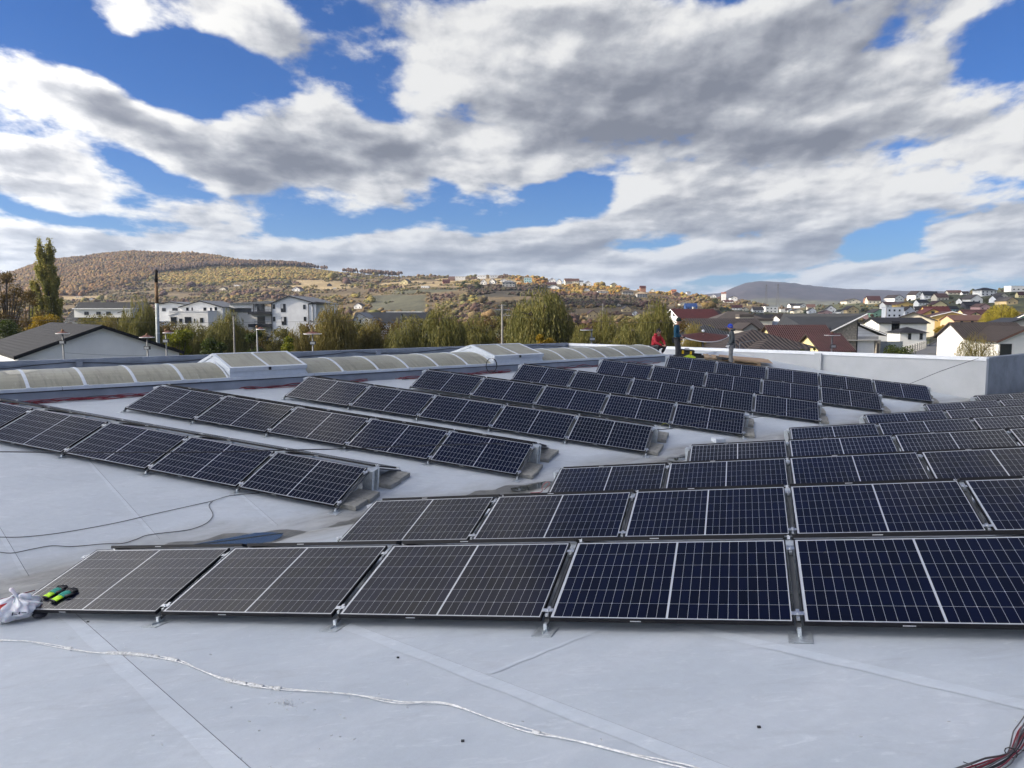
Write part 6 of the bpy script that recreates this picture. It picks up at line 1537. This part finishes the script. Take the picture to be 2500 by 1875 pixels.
for (t_, b_) in ((760.8, 767.5), (791, 798.5), (822, 829)):
    mb = MB(); wb(mb, 606, 663.8, t_, b_, -.4, 1.6); bo = mb.build('balcony', roofm('slate'), ae)
    mb = MB(); wb(mb, 621, 662, t_-6.5, t_-5.9, -.38, -.34); wb(mb, 621, 662, t_-.4, t_+.2, -.38, -.34)
    for k_ in range(11): wb(mb, 621+k_*4.0, 621.5+k_*4.0, t_-5.9, t_-.4, -.38, -.34)
    mb.build('railing', M_WFR, bo)
    mb = MB(); wb(mb, 622, 641, t_-19, t_-.5, 1.52, 1.60); mb.build('balcony_door', M_GLASS, bo)
mb = MB(); wb(mb, 662.5, 664.3, 739, 832, -.15, .0); mb.build('downpipe', M_WFR, ae); mb = MB(); wb(mb, 618.5, 621, 742, 761, -.1, .1); mb.build('pillar', M_WFR, ae)
mb = MB(); wb(mb, 771, 790, 743, 850, 1.2, 12); mb.build('right_wing_wall', wallm('lightgrey'), ae)
mb = MB(); a, b = at(752, 761, Y).x, at(800, 761, Y).x
mb.prism([inv @ Vector(p) for p in ((a, Y-.2, zat(743, Y)), (b, Y-.2, zat(742, Y)), (b, Y-.2, zat(740.5, Y)), (at(772, 761, Y).x, Y-.2, zat(736.5, Y)), (a, Y-.2, zat(741.5, Y)))], None, inv.to_3x3() @ Vector((0, 5, 0))); mb.build('right_wing_roof', roofm('black'), ae)
mb = MB(); wb(mb, 752.6, 753.6, 743, 790, -.12, .0); wb(mb, 763.5, 764.6, 743, 790, -.12, .0); mb.build('downpipe', M_WFR, ae)
# warehouses
gable_face(864, 876, 905, 781, 764.5, 850, 10, 'white', 'grey', 'white gable end of the low warehouse behind the willows', [(877, 780, 4, 9, {})], 190, cat='warehouse', name='warehouse')
c = at(920, 761, 200); house((c.x, 203, 0), 0, 11.5, 10, zat(788, 200), zat(764, 200)-zat(788, 200), 'white', 'slate', 'dark roofed warehouse with a long slate slope behind the willows', base=0, cat='warehouse', name='warehouse', over=.3)
c = at(1015, 761, 205); house((c.x, 208, 0), 0, 7.5, 9, zat(785, 205), zat(764, 205)-zat(785, 205), 'white', 'slate', 'smaller slate roofed warehouse right of the long one', base=0, cat='warehouse', name='warehouse', over=.3)
c = at(988, 761, 240); house((c.x, 243, 0), 0, 11, 8, zat(762.5, 240), .25, 'white', 'white', 'long white flat roofed shed behind the slate warehouses', base=0, cat='shed', name='shed', flat=True, over=.1)

# near houses on the right, each by hand
def hh(px, Y, rot, l, w, ze, zr, *a, **k):
    c = at(px, 761, Y); return house((c.x, Y, 0), R(rot), l, w, zat(ze, Y), zat(zr, Y)-zat(ze, Y), *a, base=tz(c.x, Y)-1 if True else 0, **k)
WB_ = lambda face, x, z, w_, h_, **k: (face, x, z, w_, h_, k)
hh(1690, 190, 18, 11.0, 8.4, 779, 756, 'white', 'red', 'white gabled house with bright red roof behind the worker in teal', over=.5, fascia=M_COPE, wins=[WB_('l', -1.6, zat(772, 190), 1.0, 1.5), WB_('l', .5, zat(772, 190), .8, 1.4)], chim=[(1, 1)])
hh(1728, 230, 20, 7, 7, 777, 759, 'white', 'black', 'white house with black roof right of the red roofed one', over=.3)
hh(1796, 180, 0, 12.5, 9, 784, 760, 'grey', 'greybrown', 'wide grey brown hipped roof in the middle of the town', hip=True, over=.6)
hh(1818, 168, 0, 3.0, 3, 775, 767, 'cream', 'greybrown', 'small cream box dormer on the grey brown hipped roof', flat=True, over=.1)
hh(1842, 150, 0, 5.0, 6, 783, 777, 'cream', 'greybrown', 'cream walled house with grey roof right of the cap', flat=True)
hh(1760, 120, 0, 10.2, 9, 801, 780, 'grey', 'darkbrown', 'broad dark brown roof behind the two standing workers', over=.5, rib=.35)
hh(1818, 108, 90, 6, 1.9, 802, 790, 'grey', 'darkbrown', 'small grey gable on the broad dark brown roof', over=.25)
hh(1722, 100, 0, 5.4, 6, 818, 793, 'grey', 'slate', 'blue black tiled pyramid roof behind the red canopy lamp', hip=True, over=.5, rib=.3)
hh(1838, 82, 6, 8.6, 8.6, 846, 804, 'grey', 'darkbrown', 'dark brown hipped tile roof rising behind the white wall', hip=True, over=.8, rib=.45, wins=[])
hh(1880, 78, 6, 4.6, 6, 850, 826, 'grey', 'darkbrown', 'lower right part of the dark brown hipped roofs', hip=True, over=.5, rib=.45)
hh(1943, 112, 4, 8.2, 9, 846, 796, 'paleyellow', 'darkred', 'dark red tiled roof house with small gables behind the white wall', over=.45, rib=.30, fascia=roofm('darkbrown'))
hh(2012, 104, 4, 4.0, 7.6, 852, 817, 'paleyellow', 'darkred', 'lower dark red tiled annex with a cream gable', over=.4, rib=.30, fascia=roofm('darkbrown'), wins=[WB_('r', -1.2, zat(860, 104), .9, 1.2)])
hh(1905, 150, 0, 13, 7, 796, 786, 'grey', 'bluegrey', 'low blue grey metal roof behind the dark red tiled house', over=.4)
hh(1893, 205, 0, 11, 7, 780, 769, 'white', 'black', 'white house with black roof left of the big slate slope', over=.4)
hh(1925, 200, 14, 7, 6, 784, 770, 'white', 'darkbrown', 'white house with a rounded white dormer and brown roof', over=.4)
# slate house with stone wall
Y = 112; z = lambda py: zat(py, Y); X_ = lambda px: at(px, 761, Y).x
e = empty('stone_house', Matrix.Translation((X_(2060), Y, 0)), label='modern house with a huge slate slope, stone wall and white garage', cat='house')
lx = lambda px: X_(px)-X_(2060)
M_STONE = pm('stone_cladding', (.27, .245, .205), .9, var=.45, scale=3.5, bump=.8, bscale=14)
mb = MB(); mb.prism([(lx(2007), 0, z(822)), (lx(2012), 0, z(817)), (lx(2096), 0, z(776)), (lx(2096), 0, z(829)), (lx(2007), 0, z(829))], None, (0, 7, 0)); mb.build('stone_wall', M_STONE, e)
mb = MB(); mb.box(lx(2070), lx(2093), 0, 5, z(880), z(832.5)); mb.build('stone_pier', M_STONE, e)
mb = MB(); mb.box(lx(2050), lx(2070), .6, 5, z(880), z(832.5)); mb.build('entrance_wall', wallm('lightgrey'), e)
win(e, basis((1, 0, 0), (0, -1, 0), (0, 0, 1), (lx(2052), .6, 0)), 0, z(858), 4/FPX*Y, 22/FPX*Y); win(e, basis((1, 0, 0), (0, -1, 0), (0, 0, 1), (lx(2062), .6, 0)), 0, z(858), 3/FPX*Y, 22/FPX*Y)
mb = MB(); A = [Vector((lx(2113), -.6, z(765))), Vector((lx(2005), -.6, z(819))), Vector((lx(1935), 8, z(812))), Vector((lx(1966), 9, z(766)))]
mb.poly(A); mb.poly([a - Vector((0, 0, .22)) for a in A[::-1]]); mb.poly([A[0], A[0]-Vector((0, 0, .22)), A[1]-Vector((0, 0, .22)), A[1]]); mb.poly([A[3], A[2], A[2]-Vector((0, 0, .22)), A[3]-Vector((0, 0, .22))]); mb.poly([A[0], A[3], A[3]-Vector((0, 0, .22)), A[0]-Vector((0, 0, .22))]); ro = mb.build('roof', roofm('slate'), e)
mb = MB(); mb.prism([A[0]+Vector((0, -.03, .03)), A[1]+Vector((0, -.03, .03)), A[1]+Vector((0, -.03, -.16)), A[0]+Vector((0, -.03, -.16))], None, (0, -.05, 0)); mb.build('verge_board', M_COPE, ro)
mb = MB(); mb.poly([(lx(2096), -.02, z(796)), (lx(2148), -.02, z(819)), (lx(2148), -.02, z(829)), (lx(2096), -.02, z(829))]); mb.poly([(lx(2148), -.02, z(819)), (lx(2148), 6, z(819)), (lx(2148), 6, z(829)), (lx(2148), -.02, z(829))]); sw = mb.build('siding_wall', wallm('lightgrey'), e)
for k_ in range(4): mb = MB(); mb.box(lx(2096.5), lx(2147), -.05, -.021, z(829)+.05+k_*.42, z(829)+.44+k_*.42 if k_ < 1 else z(829)+.05+k_*.42+.02); mb.build('siding_joint', cm('joint_grey', (.25, .26, .28)), sw)
mb = MB(); B = [Vector((lx(2096), -.7, z(789))), Vector((lx(2163), -.7, z(816))), Vector((lx(2163), 6, z(816)+.2)), Vector((lx(2097), 6, z(786)+.2))]
mb.poly(B); mb.poly([b-Vector((0, 0, .28)) for b in B[::-1]]); mb.poly([B[0], B[0]-Vector((0, 0, .28)), B[1]-Vector((0, 0, .28)), B[1]]); mb.poly([B[1], B[1]-Vector((0, 0, .28)), B[2]-Vector((0, 0, .28)), B[2]]); r2 = mb.build('lower_roof', roofm('slate'), e)
mb = MB(); mb.prism([B[0]+Vector((0, -.02, -.10)), B[1]+Vector((0, -.02, -.10)), B[1]+Vector((0, -.02, -.22)), B[0]+Vector((0, -.02, -.22))], None, (0, -.05, 0)); mb.build('verge_board', M_COPE, r2)
mb = MB(); mb.box(lx(2048), lx(2150), -.5, 6, z(832), z(829.2)); mb.build('slab_band', wallm('grey'), e)
mb = MB(); mb.box(lx(2097), lx(2139), .1, 5, z(885), z(832.3)); mb.build('garage_door', wallm('lightgrey'), e)
mb = MB(); mb.box(lx(2094), lx(2096), -.08, .1, z(885), z(780)); mb.build('black_post', M_WFR, e)
mb = MB(); mb.box(lx(2140), lx(2150), -.4, 5, z(885), z(832.3)); po = mb.build('arched_pier', M_STONE, e); mb = MB(); mb.box(lx(2141.5), lx(2146.5), -.44, -.401, z(880), z(838)); mb.build('arch_opening', M_WFR, po)
# house row further back
hh(2150, 182, 0, 8, 8, 790, 788.5, 'cream', 'black', 'cream house with black flat roof left of the white gable', flat=True, over=.5, wins=[])
hh(2187, 176, 0, 10.6, 7, 788, 777, 'white', 'black', 'long black roof above a white upper storey', over=.5, fascia=roofm('black'))
hh(2180, 174, 0, 1.8, 3, 787, 786, 'dark', 'black', 'dark slate clad stair tower between two cream walls', flat=True, over=.02, wins=[WB_('f', -.5, zat(812, 174), .35, 1.5), WB_('f', .3, zat(812, 174), .35, 1.6)])
hh(2232, 205, 62, 12, 9.6, 781, 763, 'cream', 'greybrown', 'large cream gabled house with dark roof beside the road', over=.7, fascia=roofm('darkbrown'), wins=[WB_('f', 3.0, zat(798, 205), 1.2, 1.4), WB_('f', 3.0, zat(823, 205), 1.2, 1.5)])
hh(2216, 150, 0, 5.0, 5, 812, 798, 'white', 'black', 'small white annex with a black hipped roof', hip=True, over=.5, wins=[WB_('f', -1.0, zat(828, 150), .6, 1.2), WB_('f', 1.2, zat(828, 150), .6, 1.2)])
hh(2313, 235, 75, 9, 10.4, 772, 761, 'yellow', 'darkred', 'bright yellow gabled house above the road', over=.6, fascia=M_COPE, wins=[WB_('l', .6, zat(786, 235), 1.1, 1.5)])
hh(2267, 250, 80, 8, 6.2, 767, 754, 'yellow', 'red', 'ochre yellow gable under a red roof left of the bright yellow house', over=.4, wins=[WB_('l', -.5, zat(766, 250), 1.0, .8)])
hh(2282, 258, 0, 8, 7, 767, 749, 'yellow', 'red', 'deep red roof slope behind the yellow gables', over=.3)
hh(2354, 225, 0, 9.6, 7, 782, 770.5, 'peach', 'brown', 'long low peach house under a plain brown red roof', over=.35, wins=[WB_('f', -3, zat(790, 225), .8, .8), WB_('f', 0, zat(790, 225), .8, .8)])
hh(2371, 262, 85, 6, 4.0, 771, 762, 'paleyellow', 'darkred', 'pale yellow dormer gable behind the long peach house', over=.3, wins=[WB_('l', -.3, zat(768, 262), .5, .5)])
hh(2378, 268, 0, 9.6, 7, 770, 757, 'paleyellow', 'darkred', 'dark red roof right above the pale yellow dormer', over=.3)
# white bungalow at the right
Y = 95; cc = at(2462, 761, Y)
hh(2400, 101, 0, 8.0, 6.4, 823, 790, 'white', 'darkbrown', 'dark corrugated tile roof of the bungalow behind the low willow', over=.4, rib=.33)
hh(2466, 96, 90, 7, 6.8, 829, 799, 'white', 'darkbrown', 'white bungalow gable with a glazed door behind the low willow', over=.5, rib=.33, fascia=roofm('brown'), wins=[WB_('l', -.10, zat(867, 92.5), 1.75, 1.35, split=2), WB_('l', -3.2, zat(868, 92.5), 1.4, 1.4)])
hh(2474, 125, 80, 7, 5.4, 792, 778.5, 'grey', 'slate', 'dark pyramid roof behind the bungalow', over=.4)
hh(2510, 140, 60, 6, 5.0, 782, 764, 'green', 'black', 'green gabled house at the right edge of the photo', over=.3, fascia=M_COPE)
# fences, gate and car along the road
def fence(P, Q, n_, h, label, kind='picket'):
    P, Q = Vector(P), Vector(Q); P.z = tz(P.x, P.y); Q.z = tz(Q.x, Q.y); e = empty('fence', Matrix.Translation(P), label=label, cat='fence'); d = Q-P
    for i in range(n_+1):
        q = d*(i/n_); mb = MB(); w = .05 if kind == 'picket' else .12; mb.box(q.x-w, q.x+w, q.y-w, q.y+w, q.z-.3, q.z+h*(1.08 if kind != 'picket' else 1)); mb.build('post' if kind != 'picket' else 'picket', wallm('grey') if kind != 'picket' else M_WFR, e)
    for hz_ in (.25, .8): mb = MB(); mb.tube([Vector((0, 0, h*hz_)), d+Vector((0, 0, h*hz_))], .03, 4); mb.build('rail', M_WFR, e)
    return e
A_ = at(2272, 800, 150); B_ = at(2320, 800, 205); fence((A_.x, A_.y, 0), (B_.x, B_.y, 0), 24, 1.7, 'dark picket fence along the road')
A_ = at(2210, 800, 118); B_ = at(2262, 800, 140); fence((A_.x, A_.y, 0), (B_.x, B_.y, 0), 9, 1.3, 'row of concrete fence posts left of the road', 'posts')
P = at(2150, 761, 118); mb = MB(); zt = tz(P.x, 118); mb.box(-2.2, 3.6, 0, .1, -.5, 2.3, ); mb.build('sheet_fence', cm('blue_grey_sheet', (.16, .19, .21), rough=.5, var=.2), M=Matrix.Translation((P.x, 118, zt)), label='blue grey sheet metal fence right of the arched pier', cat='fence')
c_ = at(2327, 825, 185); zt = tz(c_.x, 185)
car = empty('parked_van', Matrix.Translation((c_.x, 185, zt+.1)) @ Matrix.Rotation(R(70), 4, 'Z'), label='white van parked on the road in front of the bungalow', cat='van')
mb = MB(); mb.prism([(-2.2, -.85, .3), (2.2, -.85, .3), (2.2, -.85, 1.0), (1.5, -.85, 1.15), (.9, -.85, 1.9), (-2.1, -.85, 1.95), (-2.2, -.85, 1.0)], None, (0, 1.7, 0)); bevel(mb.build('body', M_COPE, car), .12, 3)
mb = MB(); mb.prism([(1.52, -.75, 1.2), (.98, -.75, 1.85), (1.0, -.75, 1.87), (1.58, -.75, 1.2)], None, (0, 1.5, 0)); mb.build('windscreen', M_GLASS, car)
for sx in (-1.4, 1.4):
    for sy in (-.86, .70): mb = MB(); mb.lathe([(0, 0), (.33, 0), (.33, .18), (0, .18)], 14, Matrix.Translation((sx, sy, .33)) @ Matrix.Rotation(R(-90), 4, 'X')); mb.build('wheel', M_RUB, car)

# distant houses, standing on the terrain where the photo shows them
def zone(px, py):
    if px < 1000: return 'on the left hillside'
    if px < 1480 and py < 720: return 'on the central hilltop'
    if px < 1750: return 'on the middle slope'
    if px < 2110: return 'in the valley town'
    return 'on the right hillside'
cnt = {}; tot = {}
WN = dict(dark='dark', cyan='pale blue', lightgrey='light grey', paleyellow='pale yellow'); RN = dict(darkbrown='dark brown', darkred='dark red', greybrown='grey brown', bluegrey='blue grey')
for (px, pb, pt, wpx, kd, wc, rc) in rows_: kk = (zone(px, pb), wc, rc); tot[kk] = tot.get(kk, 0)+1
rr = random.Random(12)
for (px, pb, pt, wpx, kd, wc, rc) in rows_:
    P = ground_at(px, pb, 210)
    if P is None: P = ground_at(px, pb+2, 210) or at(px, pb, 900)
    Y = P.y
    Y = min(Y, 1300 if px < 1000 else 1000)
    P = at(px, pb, Y); m_ = Y/FPX; W_ = wpx*m_; Ht = (pb-pt)*m_
    kk = (zone(px, pb), wc, rc); cnt[kk] = cnt.get(kk, 0)+1
    wn = WN.get(wc, wc); rn = RN.get(rc, rc)
    pos_ = '' if tot[kk] == 1 else (ORD[cnt[kk]-1]+' from the left ')
    form = {'g': 'gable facing house', 'e': 'house', 'h': 'hip roofed house', 'f': 'flat roofed house'}[kd]
    lab = ('%s%s %s, %s roof, %s' % (pos_, wn, form, rn, zone(px, pb))) if pos_ else ('%s walled %s, %s roof, %s' % (wn, form, rn, zone(px, pb)))
    rot = rr.uniform(-.25, .25)
    ww = max(.5, W_*.10); wh = max(.5, Ht*.16)
    if kd == 'g':
        wh_ = Ht*.52; dpt = W_*rr.uniform(1.0, 1.4); ws = [('l', W_*f-ww/2, wh_*.35, ww, wh) for f in (-.22, .2)] + ([('l', -ww/2, wh_*1.02, ww*.9, wh*.8)] if Ht > 5 else []) + [('f', dpt*f, wh_*.35, ww, wh) for f in (-.25, .15)]
        house((P.x, P.y+dpt/2, P.z), math.pi/2+rot, dpt, W_*.9, wh_, Ht-wh_, wc, rc, lab, 'distant houses', over=W_*.05, wins=ws, thick=.2)
    elif kd == 'e':
        wh_ = Ht*.48; dpt = W_*.75; ws = [('f', W_*f, wh_*.30, ww, wh) for f in (-.33, -.05, .22)]
        house((P.x, P.y+dpt/2, P.z), rot, W_*.92, dpt, wh_, Ht-wh_, wc, rc, lab, 'distant houses', over=W_*.04, wins=ws, thick=.2)
    elif kd == 'h':
        wh_ = Ht*.66; dpt = W_*.7; ws = [('f', W_*f, wh_*g, ww*.8, wh) for f in (-.38, -.15, .1, .3) for g in (.12, .58)]
        house((P.x, P.y+dpt/2, P.z), rot*.5, W_*.86, dpt, wh_, Ht-wh_, wc, rc, lab, 'distant houses', hip=True, over=W_*.06, wins=ws)
    else:
        dpt = W_*.6; ws = [('f', W_*f, Ht*g, ww, wh*1.1) for f in (-.35, -.08, .2) for g in ((.12, .58) if Ht > 5 else (.3,))]
        house((P.x, P.y+dpt/2, P.z), rot*.4, W_*.95, dpt, Ht*.92, .3, wc, rc, lab, 'distant houses', flat=True, over=.2, wins=ws)

# ------------------------------------------------------------------ lamps and poles beyond the parapet
M_POST = pm('weathered_galvanised_post', (.17, .18, .19), .6, .2, var=.15, scale=6); M_CANB = pm('rust_red_canopy', (.085, .026, .018), .6, var=.3, scale=8)
def lampp(px, py_disc, py_base, hw, label, flood=True, kind='flat', Y=None, side=1, off=0):
    Y = Y or 45; s = hw/FPX*Y; P = at(px, py_base, Y); zd = zat(py_disc, Y)-P.z
    e = empty('street_lamp', Matrix.Translation(P), label=label, cat='street lamp', group='disc topped lamps beyond the parapet')
    mb = MB(); mb.tube([(0, 0, -3), (0, 0, zd+.12)], .045, 8); mb.build('post', M_POST, e, smooth=True)
    if kind == 'flat':
        ox = off/FPX*Y
        mb = MB(); mb.lathe([(s*.2, .0), (s*.97, .015), (s, .045), (s*.96, .05), (0, .05)], 24, Matrix.Translation((ox, 0, zd))); mb.build('disc', M_COPE, e, smooth=False)
        mb = MB(); mb.lathe([(s*.90, .052), (s*.25, .16), (0, .17)], 16, Matrix.Translation((ox, 0, zd))); mb.build('canopy', M_CANB, e)
    else:
        mb = MB(); n = 40
        for i in range(n):
            a0, a1 = 2*math.pi*i/n, 2*math.pi*(i+1)/n
            def q(a, r, dz=0): return (r*math.cos(a)*s, r*math.sin(a)*s*.8, zd+dz+.17*math.cos(2*a)*r*s/1.4 - .05*r)
            mb.quad(q(a0, .96, .0), q(a1, .96, .0), q(a1, 1, .0), q(a0, 1, .0)); mb.quad(q(a0, 1, .035), q(a1, 1, .035), q(a1, 1, 0), q(a0, 1, 0))
        mb.build('rim', M_COPE, e)
        mb = MB()
        for i in range(n):
            a0, a1 = 2*math.pi*i/n, 2*math.pi*(i+1)/n
            mb.quad(q(a0, .08, .28), q(a1, .08, .28), q(a1, .96, .02), q(a0, .96, .02))
        mb.build('canopy', M_CANB, e, smooth=True)
    mb = MB(); mb.lathe([(.0, 0), (.07, .02), (.085, .08), (.05, .14), (0, .16)], 12, Matrix.Translation((0, 0, zd+(.12 if kind == 'flat' else .30)))); mb.build('finial', M_COPE if kind != 'flat' else M_RUST, e, smooth=True)
    if flood:
        z_ = zd*.55 if isinstance(flood, bool) else zat(flood, Y)-P.z
        f = MB(); f.box(-.16, .16, -.09, .07, z_-.10, z_+.10, Matrix.Translation((side*.03, -.09, 0)) ); fo = f.build('floodlight', M_RUB, e)
        f = MB(); f.box(-.13, .13, -.006, 0, z_-.075, z_+.06, Matrix.Translation((side*.03, -.18, 0))); f.build('lens', cm('flood_glass', (.30, .32, .34), rough=.15), fo)
    return e
lampp(156, 815.5, 874, 16, 'lamp in front of the white gable, left one', flood=835)
lampp(361, 825, 868, 18, 'lamp by the right eave of the white gable', flood=849)
lampp(407, 814, 866, 13, 'lamp right of the chimney foot', flood=832, off=6)
lampp(629, 805.5, 858, 11, 'slim lamp in front of the balconies', flood=False, off=9)
lampp(764, 816.5, 854, 22, 'lamp with rusty disc between apartment block and willows', flood=837)
lampp(1444, 807, 850, 16, 'lamp in front of the small yellow gable house', flood=827, off=-12)
lampp(1716, 824, 848, 62, 'big lamp with a curved rust red canopy between the standing workers', flood=False, kind='big', Y=44)
lampp(2030, 820, 862, 19, 'lamp in front of the dark red tiled roof', flood=845)
P = at(1715, 822, 43.8); mb = MB(); mb.box(-.06, .06, -.10, -.04, -.12, .12, Matrix.Translation((0, 0, 0))); mb.build('white_box', M_COPE, M=Matrix.Translation(P), label='small white control box on the big canopy lamp post', cat='control box')
P = at(1806, 850, 42); Q = at(1839, 831, 42); mb = MB(); mb.tube([(0, 0, -2), (0, 0, .30)], .03, 6); mb.tube([(0, 0, .28), (Q.x-P.x, 0, Q.z-P.z)], .018, 6)
mb.build('bracket_pole', M_POST, M=Matrix.Translation(P), label='thin grey pole with a slanting arm beside the worker with the cap', cat='pole')
def pole(px, pt, Y, r0, label, ins=True, mat=None):
    P = at(px, pt, Y); z0 = tz(P.x, Y); H = P.z-z0
    e = empty('utility_pole', Matrix.Translation((P.x, Y, z0)), label=label, cat='utility pole', group='utility poles')
    mb = MB(); mb.tube([(0, 0, -1), (0, 0, H)], [r0, r0*.62], 8); mb.build('pole', mat or cm('weathered_pole', (.17, .165, .155), rough=.9, var=.2), e, smooth=True)
    if ins:
        mb = MB(); mb.box(-.7, .7, -.05, .05, H-.55, H-.45); mb.box(-.35, .35, -.05, .05, H-.15, H-.08); mb.build('crossarm', M_POST, e)
        for x in (-.62, 0, .62): mb = MB(); mb.lathe([(.02, 0), (.06, .03), (.04, .08), (.05, .12), (0, .14)], 8, Matrix.Translation((x, 0, H-.45))); mb.build('insulator', cm('brown_insulator', (.16, .06, .035), rough=.3), e)
    return e
pole(1226, 743, 74, .14, 'concrete utility pole with crossarms left of the largest willow')
pole(570, 772, 84, .13, 'slim concrete pole between the willows left of the apartment block', ins=False)
pole(169, 776, 95, .10, 'short pole with fittings below the mansard roof')
pole(1472, 741, 300, .22, 'small distant pole above the yellow gable house')
pole(2164, 752, 260, .16, 'slim pole in front of the light grey flat roofed house', ins=False)
pole(1948, 766, 170, .10, 'thin pole above the blue grey metal roof', ins=False)
pole(1647, 735, 520, .16, 'white lamp post on the middle slope', ins=False)
M_PYL = pm('dark_lattice_steel', (.10, .10, .105), .7)
def pylon(px, pt, pb, Y, label):
    P = at(px, pb, Y); H = (pb-pt)/FPX*Y; w = H*.065; e = empty('lattice_pylon', Matrix.Translation(P), label=label, cat='pylon'); T_p = H
    legs = []
    for sx in (-1, 1):
        for sy in (-1, 1): mb = MB(); mb.tube([(sx*w, sy*w, -2), (sx*w*.25, sy*w*.25, T_p)], H*.0035, 4); mb.build('leg', M_PYL, e)
    mb = MB(); n = 9
    for i in range(n):
        z0, z1 = T_p*i/n, T_p*(i+1)/n; a = w*(1-.75*i/n); b = w*(1-.75*(i+1)/n)
        for s in (-1, 1): mb.tube([(-a, s*a, z0), (b, s*b, z1)], H*.002, 3, cap=False); mb.tube([(a, s*a, z0), (-b, s*b, z1)], H*.002, 3, cap=False); mb.tube([(s*a, -a, z0), (s*b, b, z1)], H*.002, 3, cap=False)
    mb.build('bracing', M_PYL, e)
    for zz in (.80, .92): mb = MB(); mb.tube([(-w*2.2, 0, T_p*zz), (w*2.2, 0, T_p*zz)], H*.005, 4); mb.build('crossarm', M_POST, e)
pylon(1051, 717, 760, 330, 'lattice pylon on the pasture behind the willows')
pylon(1870, 695, 742, 950, 'left one of the two tall lattice pylons before the far mountain')
pylon(1898, 694, 745, 900, 'right one of the two tall lattice pylons before the far mountain')
def wire(P, Q, sag, label, r=.012):
    P, Q = Vector(P), Vector(Q); pts = [P.lerp(Q, t/20)-UP*sag*4*(t/20)*(1-t/20) for t in range(21)]
    cable('overhead_wire', pts, r, M_BCAB, label, 'wire', n=4)
wire(at(1226, 771, 74), at(1850, 786, 70), .3, 'overhead wire running right from the concrete pole across the willows')
wire(at(1226, 771, 74), at(-30, 778, 80), .5, 'overhead wire running left from the concrete pole across the willows')
wire(at(156, 861, 45), at(361, 868, 45), .05, 'thin wire between the two lamps before the white gable', .006)

# ------------------------------------------------------------------ added cloud meshes, out of view to the left, shading roof and middle slope
M_SHADE_CLOUD = bpy.data.materials.new('shade_cloud_white'); M_SHADE_CLOUD.use_nodes = True
def _cl():
    t = M_SHADE_CLOUD.node_tree; b = t.nodes['Principled BSDF']; b.inputs['Base Color'].default_value = (.85, .86, .88, 1); b.inputs['Roughness'].default_value = 1; b.inputs['Specular IOR Level'].default_value = 0
    tr = t.nodes.new('ShaderNodeBsdfTranslucent'); tr.inputs[0].default_value = (.85, .86, .88, 1); mx = t.nodes.new('ShaderNodeMixShader'); mx.inputs[0].default_value = .5
    t.links.new(b.outputs[0], mx.inputs[1]); t.links.new(tr.outputs[0], mx.inputs[2]); t.links.new(mx.outputs[0], t.nodes['Material Output'].inputs[0])
_cl()
def shade_cloud(gx_, gy_, gz_, alt, rx, ry, rot, seed):
    """an added bank of cloud whose shadow falls round (gx, gy)"""
    s = sund(); k = (alt-gz_)/s.z; c = Vector((gx_, gy_, gz_)) + s*k; r = random.Random(seed)
    bm = bmesh.new()
    for i in range(46):
        a = r.random()*6.28; q = math.sqrt(r.random()); x = math.cos(a)*rx*q*.82; y = math.sin(a)*ry*q*.82; rad = min(rx, ry)*r.uniform(.20, .36)*(1.1-.5*q)
        m = Matrix.Translation(c) @ Matrix.Rotation(rot, 4, 'Z') @ Matrix.Translation((x, y, rad*.25)) @ Matrix.Diagonal((rad*1.3, rad*1.1, rad*.6, 1))
        bmesh.ops.create_icosphere(bm, subdivisions=3, radius=1, matrix=m)
    me = bpy.data.meshes.new('shade_cloud'); bm.to_mesh(me); bm.free(); me.materials.append(M_SHADE_CLOUD)
    me.polygons.foreach_set('use_smooth', [True]*len(me.polygons))
    o = link(bpy.data.objects.new('shade_cloud', me)); o['kind'] = 'structure'
    return o
# added to keep the sun off the roof, short of the willows
shade_cloud(14, 26, 6, 300, 112, 46, .15, 1)
shade_cloud(120, 470, 22, 520, 210, 150, .2, 2)  # second added one, casts the shade on the middle slope

# ------------------------------------------------------------------ air
hz_m = bpy.data.materials.new('air_haze'); hz_m.use_nodes = True; hz_m.node_tree.nodes.clear()
_o = hz_m.node_tree.nodes.new('ShaderNodeOutputMaterial'); _v = hz_m.node_tree.nodes.new('ShaderNodeVolumePrincipled'); _v.inputs['Color'].default_value = (.62, .76, 1, 1); _v.inputs['Density'].default_value = .00009; _v.inputs['Anisotropy'].default_value = .2
hz_m.node_tree.links.new(_v.outputs[0], _o.inputs['Volume'])
mb = MB(); mb.box(-9500, 9500, -9500, 12500, -60, 230)
hz = mb.build('haze', hz_m, kind='stuff', label='thin blue air over the valley')
